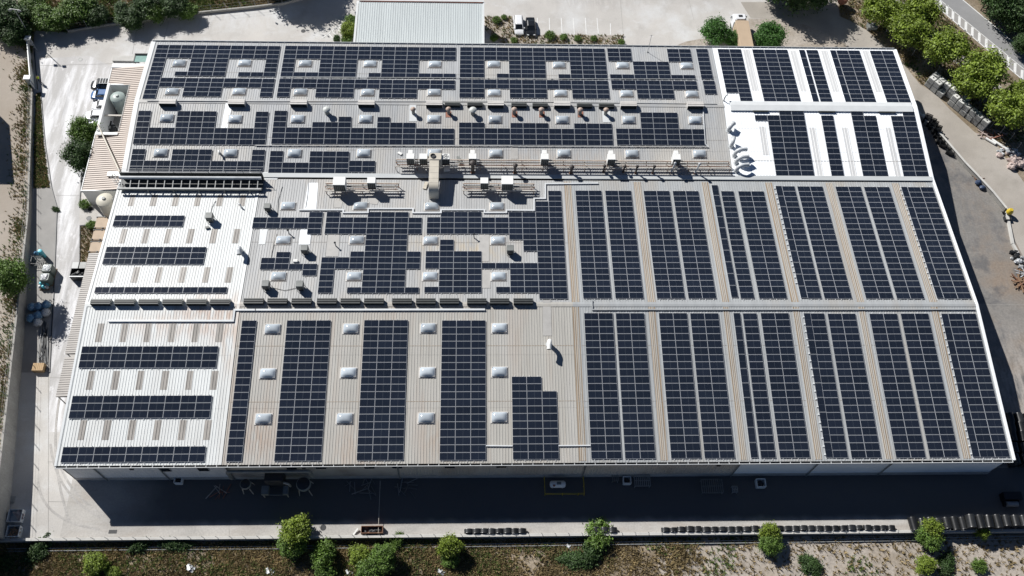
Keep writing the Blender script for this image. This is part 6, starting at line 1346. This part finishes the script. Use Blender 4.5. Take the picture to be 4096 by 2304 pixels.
# long duct along the front wall
q0 = ray(0,3,2280,400); q0 = CPOS+q0*((-.55-CPOS.y)/q0.y); q1 = ray(1,3,540,390); q1 = CPOS+q1*((-.55-CPOS.y)/q1.y); z = (q0.z+q1.z)/2
mb = MB(); mb.tube([(0,.0,-3.2),(0,0,-.5),(.25,0,-.1),(.7,0,0),(q1.x-q0.x-.7,0,0),(q1.x-q0.x-.2,0,-.1),(q1.x-q0.x,0,-.6),(q1.x-q0.x,-.1,-2.4)], .24, 12)
single('extraction_duct', mb, M['slat'], 'long dark extraction duct bent down at both ends along the shaded front wall', 'duct', loc=(q0.x,-.55,z), smooth=True)
a, b = G(1,3,1250,492,1.4), G(1,3,1230,1022,.5); mb = MB(); mb.tube([a, a*.66+b*.34+Vector((0,0,.05)), a*.33+b*.67, b], .035, 6); single('tie_cable', mb, M['pipe'], 'pale taut cable from the front wall across the shaded yard to the boundary wall', 'cable', loc=b)
mb = MB(); r_ = random.Random(2)
q = G(1,3,1000,540); heap('scrap_heap', (1,3,1060,560), 16, 2.0, .35, ['slat','cage'], 'jumble of grey scrap by the front wall left of the pale cable', 'scrap', 31, box=True); heap('scrap_heap', (1,3,1530,560), 12, 1.6, .35, ['slat','cage'], 'jumble of grey scrap by the front wall right of the pale cable', 'scrap', 32, box=True)
heap('scrap_heap', (0,3,2200,590), 10, 1.3, .35, ['pipe','red'], 'loose rods and boxes left of the smaller hopper', 'scrap', 33, box=True)
a, b = G(1,3,1055,1022,.6), G(1,3,1280,945,.6); x0, x1, y0, y1 = a.x, b.x, a.y, b.y; t = thing('open_trough', 'rusty open trough of dark debris against the boundary wall', 'trough', ((x0+x1)/2,(y0+y1)/2,0))
mb = MB()
for pp in (((x0,y0,0),(x0+.08,y1,.8)),((x1-.08,y0,0),(x1,y1,.8)),((x0+.081,y0,0),(x1-.081,y0+.08,.8)),((x0+.081,y1-.08,0),(x1-.081,y1,.8)),((x0+.081,y0+.081,.02),(x1-.081,y1-.081,.1))): mb.box(*pp)
mb.build('body', M['rust'], t)
mb = MB()
for i in range(14): blob(mb, (x0+.4+(x1-x0-.8)*r_.random(), y0+.3+(y1-y0-.6)*r_.random(), .2), .3, .25, .2, 90+i, 8, 5, .3)
mb.build('debris', M['dark'], t)
q = G(1,3,1005,1010); mb = MB(); mb.bar((-.3,-.35,.1),(.3,.45,.35), .22, .14); single('loose_plank', mb, M['hvac'], 'white plank propped left of the rusty trough', 'plank', loc=(q.x,q.y,0))
a, b = G(1,3,1572,912), G(1,3,1545,1020); mb = MB(); mb.sheet([Vector((-.08,0,0)),Vector((.08,0,0)),(b-a)+Vector((.08,0,0)),(b-a)+Vector((-.08,0,0))], 0.0); o = single('slot_drain', mb, M['dark'], 'dark slot drain crossing the sunlit concrete strip', 'drain', loc=(a.x,a.y,.012))
q = G(0,3,1135,1003); mb = MB(); mb.box((-.55,-.25,0),(.55,.25,.03))
for i in range(6): mb.box((-.45+.16*i,-.2,.0301),(-.37+.16*i,.2,.045))
single('drain_grate', mb, M['dark'], 'small dark drain grate on the sunlit strip near the shadow corner', 'drain', loc=(q.x,q.y,.006))
# coils of black pipe
def coil_mesh(r, ln, n=24):
    mb = MB(); pr = [(r*.35,-ln/2+.04),(r*.4,-ln/2),(r*.93,-ln/2)]; k = 9
    for i in range(k+1): yy = -ln/2+ln*i/k; pr += [(r*(.97 if i % 2 else 1.0), yy+.01*(i == 0))]
    pr += [(r*.93,ln/2),(r*.4,ln/2),(r*.35,ln/2-.04)]; mb.lathe((0,0,0), pr, n, 0, 'y'); return mb.mesh('pipe_coil', M['coil'], smooth=True)
M['coil'] = pm('black_corrugated_pipe', (.018,.019,.02), .32, .25, 3, rv=.4)
cs = coil_mesh(.58, .6); cl = coil_mesh(.63, 1.5); ct = coil_mesh(.52, .5)
def coils(pts, me, rad, label, group, z0=.01, jit=.05, ln=.7, yw=None):
    k = len(pts)
    for i, (x, z) in enumerate(pts):
        o = tag(link('pipe_coil', me), label % nth(i) + ('' if k < 100 else ''), 'coil', group)
        o.location = (x+rnd.uniform(-jit,jit), (yF+ln/2+.02+rnd.uniform(0,.10)) if yw is None else yw[i], z); o.rotation_euler = (0, 0 if me is cs else rnd.uniform(-3,3), rnd.uniform(-.06,.06)); s_ = rnd.uniform(.92,1.08); o.scale = (s_*(1.06 if me is cs else 1), rnd.uniform(.95,1.25), s_*(.72 if me is cs else 1))
def xs(c0, x0, c1, x1, st, y=1000): a, b = G(c0,3,x0,y), G(c1,3,x1,y); n = max(1, round((b.x-a.x)/st)); return [a.x+(b.x-a.x)*i/n for i in range(n+1)]
coils([(x,.42) for x in xs(1,2140,2,100,1.12)], cs, .5, 'black coil in the short row by the boundary wall, %s from the left', 'coils of black pipe along the boundary wall')
coils([(x,.42) for x in xs(2,840,2,1010,1.1)], cs, .5, 'black coil behind the creeping shrub, %s from its left end', 'coils of black pipe along the boundary wall')
coils([(x,.42) for x in xs(2,1535,3,1235,1.15)], cs, .5, 'black coil in the long row by the boundary wall, %s from the left', 'coils of black pipe along the boundary wall')
g = 'large coils of black pipe at the right end'
coils([(x,.62) for x in xs(3,1450,3,2600,1.2,950)], cl, .58, 'large black coil by the boundary wall, bottom layer, %s from the left', g, ln=1.55)
coils([(x,1.66) for x in xs(3,1990,3,2600,1.2,930)], cl, .58, 'large black coil by the boundary wall, upper layer, %s from the left', g, ln=1.55)
# stacked coils at the right-hand corner of the building
for row, (py, n) in enumerate(((1310,2),(1400,2),(1495,2),(1610,2),(1720,2))):
    for lv in (0,1):
        for i in range(4):
            q = G(3,2,2395+14*row+i*92,py+30,.6); o = tag(link('pipe_coil', cl), f'big corner coil, {nth(row)} row from the rear, {nth(i)} from the building' + (', upper' if lv else ', lower'), 'coil', 'stacked coils right of the building corner')
            o.location = (max(q.x, XR+.9+i*1.3), q.y, .64+lv*1.1); o.rotation_euler = (0,rnd.uniform(-3,3),rnd.uniform(-.06,.06))
q = G(3,3,2455,725,.6); t = thing('roller_drum', 'grey roller on a dark frame in the shaded right corner', 'roller', (q.x,q.y,0)); mb = MB(); mb.lathe((q.x,q.y,.6), [(.4,-.8),(.4,.8)], 18, 0, 'x'); mb.build('roller', M['cage'], t, smooth=True)
mb = MB(); mb.box((q.x-1.2,q.y+.5,0),(q.x+1.4,q.y+1.6,1.3)); mb.box((q.x-1.1,q.y-.2,0),(q.x-.9,q.y+.499,.7)); mb.box((q.x+.9,q.y-.2,0),(q.x+1.1,q.y+.499,.7)); mb.build('frame', M['black'], t)
# pipe run and litter on the lower lot
pts = [G(c,3,x,y,-.55) for c, x, y in ((0,70,1175),(0,1400,1160),(1,200,1150),(1,2500,1125),(2,1200,1105),(3,300,1085),(3,2576,1050))]
t = thing('ground_pipes', 'pair of thin pipes running along the foot of the boundary wall', 'pipes', pts[3])
for dy in (0,-.35): mb = MB(); mb.tube([p+Vector((0,dy,0)) for p in pts], .06, 8); mb.build('pipe', M['cage'], t)
for c, x, y, s_, l in ((0,1910,1375,.42,'scrap of white paper in the brown scrub'),(1,130,1410,.4,'broken white pallet scrap lying in the scrub below the big shrub'),(1,930,1420,.3,'dark blue scrap between the double shrub and the frame edge'),(1,1860,1410,.28,'white plastic scrap in the scrub right of the yellow shrub'),(2,575,1160,.25,'pale hoop lying on the bare white patch')):
    q = G(c,3,x,y,-.6); mb = MB()
    for i in range(5): an = i*1.3; mb.obox((.3*math.cos(an*2),.25*math.sin(an*1.7),.08+.05*i), Vector((math.cos(an),math.sin(an),.2))*s_, Vector((-math.sin(an),math.cos(an),0))*s_*.4, Vector((0,0,.015)))
    single('litter', mb, M['bag'], l, 'litter', 'litter in the scrub', loc=(q.x,q.y,-.7))
# ================================================================ trees, shrubs and ground cover
def leaf_cloud(seed, rx, ry, rz_, n, leaf, clumps, inner=.3, up=.5, zc=None, shell=.45, ragged=.35):
    r_ = random.Random(seed); mb = MB(); cl = []
    for i in range(clumps):
        while True:
            p = Vector((r_.uniform(-1,1), r_.uniform(-1,1), r_.uniform(-1,1)))
            if inner < p.length < 1: break
        s_ = r_.uniform(.16,.36)*(1+ragged*r_.uniform(-1,1)); p *= r_.uniform(.85,1.12); cl.append((Vector((p.x*rx*(1-s_*.5), p.y*ry*(1-s_*.5), p.z*rz_*(1-s_*.5))), s_))
    wt = [s_**2 for c, s_ in cl]; pick = r_.choices(cl, wt, k=n)
    for c, s_ in pick:
        d = Vector((r_.gauss(0,1), r_.gauss(0,1), r_.gauss(0,1))).normalized(); k = r_.uniform(shell,1.05) if r_.random() < .82 else r_.uniform(1.0,1.75)
        p = c + Vector((d.x*rx, d.y*ry, d.z*rz_))*s_*k
        nn = (d*.6 + Vector((r_.gauss(0,.5), r_.gauss(0,.5), r_.gauss(0,.5)+up))).normalized()
        a = nn.cross(Vector((r_.gauss(0,1), r_.gauss(0,1), r_.gauss(0,1)))).normalized(); b = nn.cross(a)
        l_ = leaf*r_.uniform(.6,1.4); w2 = l_*r_.uniform(.40,.7); q = p+Vector((0,0,zc or 0)); bend = nn*l_*.12
        k0 = len(mb.v); mb.v += [tuple(q-a*l_-bend), tuple(q-b*w2), tuple(q+a*l_-bend), tuple(q+b*w2)]; mb.f.append((k0,k0+1,k0+2,k0+3)); mb.m.append(0)
    return mb, cl
def trunk_mesh(h, r, cl, zc, seed, limbs=6):
    r_ = random.Random(seed); mb = MB(); mb.tube([(0,0,0),(.06*h*.2,.02*h,h*.4),(.02,-.03,h*.75),(0,0,zc)], [r,r*.8,r*.55,r*.25], 9)
    for c, s_ in r_.sample(cl, min(limbs, len(cl))):
        p0 = Vector((0,0,h*r_.uniform(.35,.7))); p1 = c+Vector((0,0,zc)); m_ = (p0+p1)/2+Vector((0,0,.12*h)); mb.tube([p0,m_,p1], [r*.45,r*.3,r*.08], 6)
    return mb
PROTO = {}
def proto(key, seed, rx, ry, rz_, zc, n, leaf, clumps, mat, r=.16, **kw):
    mb, cl = leaf_cloud(seed, rx, ry, rz_, n, leaf, clumps, zc=zc, **kw); PROTO[key] = (mb.mesh('crown', M[mat]), trunk_mesh(zc, r, cl, zc, seed).mesh('trunk', M['bark']), zc)
proto('dark', 1, 3.0, 3.0, 2.7, 3.6, 11000, .17, 90, 'leafD', .2); proto('mid', 2, 2.6, 2.6, 2.4, 3.0, 10000, .15, 80, 'leafM', .16); proto('plane', 3, 3.5, 3.3, 2.2, 4.6, 9000, .20, 75, 'leafY', .18)
proto('pine', 4, 2.5, 2.4, 1.8, 2.6, 9000, .13, 80, 'leafP', .17); proto('round', 5, 2.5, 2.4, 2.2, 2.4, 13000, .14, 140, 'leafP', .2, inner=.6); proto('yel', 6, 2.0, 1.9, 1.9, 1.9, 8500, .125, 80, 'leafY', .12)
proto('bush', 7, 1.6, 1.5, 1.1, 1.0, 5000, .115, 50, 'leafM', .07); proto('low', 8, 2.2, 1.3, .6, .5, 4000, .12, 60, 'leafD', .06); proto('con', 9, 1.3, 1.3, 2.6, 2.8, 6000, .13, 80, 'leafD', .12)
def plant(key, p, s_, label, cat='tree', z=0.0, group=None, name=None, foot=False, rot=None, sq=(1,1,1), parts=('crown','trunk')):
    cr, tr, zc = PROTO[key]; q = G(*p, z + (0 if foot else zc*s_*sq[2]))
    name = name or {'tree': 'tree', 'shrub': 'shrub'}.get(cat, 'shrub'); t = thing(name, label, cat, (0,0,0), group)
    link(parts[0], cr, t); link(parts[1], tr, t); t.location = (q.x, q.y, z); s_ *= .9 if group == 'shrubs on the lower lot' else 1; t.scale = (s_*sq[0], s_*sq[1], s_*sq[2]); t.rotation_euler = (0,0,rnd.random()*6.28 if rot is None else rot); return t
g = 'dark trees along the rear left wall'
for c, r, x, y, s_, key, l in ((0,0,40,140,1.3,'dark','large dark tree in the top left corner overhanging the raised lot'),(0,0,120,300,1.0,'dark','dark tree whose shadow covers the rear end of the sliding gate'),(0,0,330,60,1.0,'mid','dark tree just inside the top left corner beside a pale slab'),(0,0,450,180,1.05,'mid','olive green tree left of the biggest dark tree behind the wall'),(0,0,590,190,1.0,'mid','dark tree filling the gap behind the bend of the rear wall'),
                            (0,0,790,60,1.25,'mid','broad brownish green tree in the middle of the rear left group'),(0,0,960,150,.75,'dark','smaller dark tree directly behind the rear left wall'),(0,0,1230,110,1.05,'con','upright dense green tree behind the rear left wall'),(0,0,1310,180,.8,'dark','dark shrubby tree touching the rear wall right of the upright tree'),(0,0,1560,110,.9,'mid','green tree halfway along the rear wall'),(0,0,1480,30,1.0,'dark','dark tree near the top edge behind the green one'),(0,0,1880,110,.75,'mid','last green bush on the dry slope'),(0,0,1750,40,.9,'dark','dark tree by the top edge where the dry slope begins')):
    plant(key, (c,r,x,y), s_*.92, l, group=g, sq=(1.1,1.1,.8))
# trees that stand just beyond the top edge; their shadows reach into the yard
for c, x, y, s_, key, l in ((1,170,-380,1.6,'dark','big tree beyond the top edge casting the shadow left of the annexe'),(1,400,-450,1.6,'dark','second big tree beyond the top edge left of the annexe'),(1,20,-470,1.3,'dark','third tree beyond the top edge left of the annexe'),(3,330,-150,1.5,'dark','large dark tree at the top edge shading the service road'),(3,120,-170,1.2,'dark','left neighbour of the large dark tree at the top edge'),(3,520,-120,1.2,'dark','right neighbour of the large dark tree at the top edge')):
    plant(key, (c,0,x,y), s_, l, z=0, group='trees at the top edge')
plant('pine', (2,0,2050,310), 1.12, 'open green pine with visible limbs left of the lorry', name='pine_tree'); plant('pine', (2,0,2240,400), .72, 'smaller green pine clump against the lorry body', name='pine_tree'); plant('round', (3,0,10,360), 1.12, 'dense round pine crown right of the lorry', name='pine_tree')
g = 'plane trees along the mesh fence'
for x, y, s_, l in ((1120,70,.95,'plane tree nearest the top edge'),(1290,160,.85,'second plane tree from the top edge, small and dark below'),(1560,90,1.0,'plane tree next to the start of the hatched margin'),(1440,300,1.05,'plane tree below the one at the hatched margin'),(1800,480,1.15,'plane tree in the middle of the row, opposite the hatched margin'),(2180,690,1.2,'plane tree just above the liquid totes'),(2060,830,1.05,'large plane tree directly behind the totes'),(2420,1100,1.15,'plane tree beyond the last totes'),(2570,960,.9,'plane tree at the right edge beyond the totes')):
    plant('plane', (3,0,x,y), s_, l, group=g, name='plane_tree')
for x, y, s_, l in ((2420,40,1.2,'dark tree in the top right corner across the public road'),(2560,160,1.1,'second dark tree in the top right corner'),(2590,430,.7,'dark bush on the far verge at the right edge'),(2300,-60,1.0,'dark tree at the top edge across the road')): plant('dark', (3,0,x,y), s_, l, group='dark trees across the public road')
plant('mid', (0,0,850,1335), 1.02, 'green tree shading the white cars and the lean-to roof'); plant('dark', (0,1,800,120), .85, 'darker lower tree touching the lean-to roof')
plant('mid', (0,1,105,1340), 1.05, 'bright green tree on the raised lot overhanging the retaining wall', z=2.3)
plant('bush', (0,1,850,600), .55, 'small green bush in the corner behind the cream tank', 'shrub'); plant('bush', (0,1,920,820), .55, 'small bush beside the tan containers', 'shrub'); plant('low', (0,1,560,655), .35, 'tiny dark shrub on the driveway edge', 'shrub')
for c, x, y, s_, key, l in ((1,960,205,.75,'bush','dark green bush at the upper corner of the annexe'),(1,935,300,.85,'yel','yellow-green bush beside the annexe wall'),(1,920,390,.7,'bush','green bush beside the annexe near the rear eave'),(1,815,400,.5,'con','small pointed conifer by the parking chevrons')): plant(key, (c,0,x,y), s_, l, 'shrub', group='shrubs beside the annexe')
for c, x, y, s_, l in ((1,2420,195,.5,'grey-green shrub at the far left of the planting bed'),(1,2500,170,.35,'tiny dark shrub at the top of the planting bed'),(1,2400,380,.5,'low olive shrub beside the annexe shadow'),(2,380,350,.6,'tallest grey-green shrub behind the parking bays'),(2,525,370,.45,'second grey-green shrub behind the parking bays'),(2,655,385,.4,'third grey-green shrub behind the parking bays'),(2,820,385,.4,'yellowish shrub at the right of the planting bed'),(2,1100,420,.4,'dark shrub at the right end of the planting bed'),(2,20,400,.4,'low shrub under the white parked car')): plant('bush', (c,0,x,y), s_, l, 'shrub', z=.1, group='shrubs in the planting beds')
lz = -.75
for c, x, y, s_, key, sq, l in ((1,400,1010,1.32,'yel',(1,1,1),'tall leafy tree overlapping the boundary wall left of centre'),(1,360,1130,.85,'mid',(1,1,.8),'lower green crown at the foot of the tall leafy tree'),(1,690,1230,1.2,'bush',(1,1.1,1.2),'dark green shrub right of the tall leafy tree'),(1,690,1400,.9,'bush',(1.2,1,1),'dark shrub at the bottom edge below the tall leafy tree'),(1,1050,1240,.92,'yel',(1,1,1),'left half of the wide olive double shrub'),(1,1270,1260,.85,'mid',(1,1,.9),'right half of the wide green double shrub'),(1,1150,1390,.85,'mid',(1.2,1,.8),'low green growth below the double shrub'),
                            (1,1430,1075,.65,'bush',(1.3,.8,1),'small shrub touching the boundary wall near the cable'),(1,1950,1150,.95,'yel',(1,1,1.1),'yellow-green shrub left of the short coil row'),(1,1960,1290,.75,'bush',(1.2,1,1),'dark growth below the yellow-green shrub'),(2,860,1040,1.0,'bush',(1.6,1.3,1),'creeping green shrub spilling over the boundary wall'),(2,820,1180,.9,'low',(1.6,1.4,1.4),'dark lower part of the creeping shrub'),(2,640,1290,.8,'low',(1.5,1.5,1),'low dark green growth near the bare white patch'),
                            (3,20,1010,.82,'yel',(1,1,1.1),'yellow-green shrub in the middle of the long coil row'),(3,30,1130,.7,'mid',(1,1,.8),'dark lower part of the shrub in the long coil row'),(3,1650,980,.92,'yel',(1,1,1.1),'bright round shrub in front of the large coils'),(3,1640,1060,.8,'mid',(1,1,.7),'dark lower part of the bright round shrub'),(3,2160,1000,.62,'yel',(1,1,1.1),'smaller bright shrub in front of the upper coils'),(3,1590,1340,.8,'yel',(1.1,1,.8),'yellow-green shrub at the bottom right'),(3,1800,1330,.7,'low',(1.4,1.4,1.2),'grey-green low shrub at the bottom right'),(3,2120,1340,.6,'bush',(1.3,1.2,1),'low reddish green shrub at the bottom right'),(3,430,1340,.75,'low',(1.2,1.6,1.2),'dark low shrub at the bottom below the long coil row'),
                            (0,960,1320,.95,'yel',(1,1,.9),'bright yellow-green shrub at the bottom left'),(0,1130,1420,.6,'yel',(1,1,.8),'small bright shrub at the bottom edge beside the larger one'),(0,400,1140,.9,'low',(1.4,1.2,1.1),'feathery dark shrub at the foot of the boundary wall'),(0,1420,1120,.75,'low',(1.3,1.2,1.1),'dark weedy shrub below the boundary wall left of the tall tree'),(0,1750,1110,.8,'low',(1.6,1.2,1.1),'long dark weedy shrub below the boundary wall'),(0,40,1310,.7,'low',(1,1.4,1),'low olive shrub in the bottom left corner'),(0,350,1240,.7,'low',(1.3,1.2,1),'dark low shrub below the feathery one')):
    plant(key, (c,3,x,y), s_, l, 'shrub', z=lz, sq=sq, group='shrubs on the lower lot')
# dry grass and weeds: blades scattered in tufts
def tufts(name, n, area, mat, h, seed, z=0.0, dens=None, zf=None):
    r_ = random.Random(seed); mb = MB(); k = 0; tries = 0
    while k < n and tries < n*8:
        tries += 1; x, y = area(r_)
        if dens and r_.random() > dens(x, y): continue
        zz = zf(x, y) if zf else z; s_ = r_.uniform(.6,1.5)*h; k += 1
        for i in range(6):
            a = r_.random()*6.283; d = Vector((math.cos(a), math.sin(a), 0)); w_ = Vector((-d.y, d.x, 0))*s_*.16; b = Vector((x,y,zz))+d*s_*.15*r_.random(); tip = b+d*s_*r_.uniform(.25,.75)+Vector((0,0,s_*r_.uniform(.4,1)))
            k0 = len(mb.v); mb.v += [tuple(b-w_), tuple(b+w_), tuple(tip)]; mb.f.append((k0,k0+1,k0+2)); mb.m.append(0)
    o = tag(link(name, mb.mesh(name, M[mat])), kind='stuff'); return o
def rect(x0, x1, y0, y1): return lambda r_: (r_.uniform(x0,x1), r_.uniform(y0,y1))
dn = lambda x, y: max(.08, min(1, .62-.05*max(0, x-10)**.8 + .9*nz(x,y,.22)))
tufts('dry_grass', 20000, rect(-74,82,-16,-8.6), 'straw', .42, 1, dens=dn, zf=lambda x, y: lotz(x,y)-.03)
tufts('weeds', 6000, rect(-74,82,-16,-8.5), 'weed', .40, 2, dens=lambda x, y: max(0, .30+.9*nz(x+30,y,.2) - .012*max(0,x-5)), zf=lambda x, y: lotz(x,y)-.03)
def wallside(r_):
    f = r_.random()*(len(WL)-2); i = int(f); p = WL[i]+(WL[i+1]-WL[i])*(f-i); return p.x-.3-abs(r_.gauss(0,1.3)), p.y
def lotleft(x, y):
    for a, b in zip(WL, WL[1:]):
        if b.y <= y <= a.y: return a.z+(b.z-a.z)*(a.y-y)/(a.y-b.y)-.13
    return 4.2
tufts('weeds', 2600, wallside, 'weed', .30, 3, dens=lambda x, y: max(0,.45+nz(x,y,.3)), zf=lotleft); tufts('dry_grass', 3200, wallside, 'straw', .30, 4, dens=lambda x, y: max(0,.5+nz(x,y,.25)), zf=lotleft)
def inpoly(px):
    P = [G(*p) for p in px]; x0, x1 = min(p.x for p in P), max(p.x for p in P); y0, y1 = min(p.y for p in P), max(p.y for p in P)
    def f(r_):
        while True:
            x, y = r_.uniform(x0,x1), r_.uniform(y0,y1); ins = False
            for a, b in zip(P, P[1:]+P[:1]):
                if (a.y > y) != (b.y > y) and x < (b.x-a.x)*(y-a.y)/(b.y-a.y)+a.x: ins = not ins
            if ins: return x, y
    return f
hs = inpoly([(0,0,300,290),(0,0,700,325),(0,0,1090,262),(0,0,1440,222),(0,0,1700,172),(1,0,0,82),(1,0,270,46),(1,0,400,-120),(0,0,300,-160)])
tufts('dry_grass', 5200, hs, 'straw', .45, 5, z=.05); tufts('weeds', 3600, hs, 'weed', .5, 6, z=.05, dens=lambda x, y: max(0,.5+nz(x,y,.3)-.02*max(0,x+55)))
pb1 = inpoly([(1,0,2300,168),(1,0,2576,170),(2,0,20,352),(2,0,1118,358),(2,0,1130,500),(1,0,2560,500),(1,0,2300,300)])
tufts('dry_grass', 800, pb1, 'straw', .32, 7, z=.1, dens=lambda x, y: max(0,.5+nz(x,y,.4))); tufts('weeds', 380, pb1, 'weed', .3, 8, z=.1)
vg_ = inpoly([(0,0,365,940),(0,0,408,935),(0,0,440,1449),(0,1,500,435),(0,1,345,445),(0,1,345,0)]); tufts('weeds', 900, vg_, 'weed', .28, 9, z=.01); tufts('dry_grass', 700, vg_, 'straw', .28, 10, z=.01)
rv = inpoly([(3,0,720,160),(3,0,1000,300),(3,0,1290,550),(3,0,1530,840),(3,0,1900,1000),(3,0,2300,1440),(3,0,2576,1440),(3,0,2576,900),(3,0,1700,90),(3,0,1600,0),(3,0,700,0)])
tufts('dry_grass', 4200, rv, 'straw', .34, 11, z=.02, dens=lambda x, y: max(0,.35+nz(x,y,.3))); tufts('weeds', 1600, rv, 'weed', .36, 12, z=.02, dens=lambda x, y: max(0,.3+nz(x+9,y,.3)))
eb = inpoly([(0,1,808,826),(0,1,985,832),(0,1,880,1180),(0,1,804,1188)]); tufts('dry_grass', 260, eb, 'straw', .25, 13, z=.01); tufts('weeds', 120, eb, 'weed', .25, 14, z=.01)
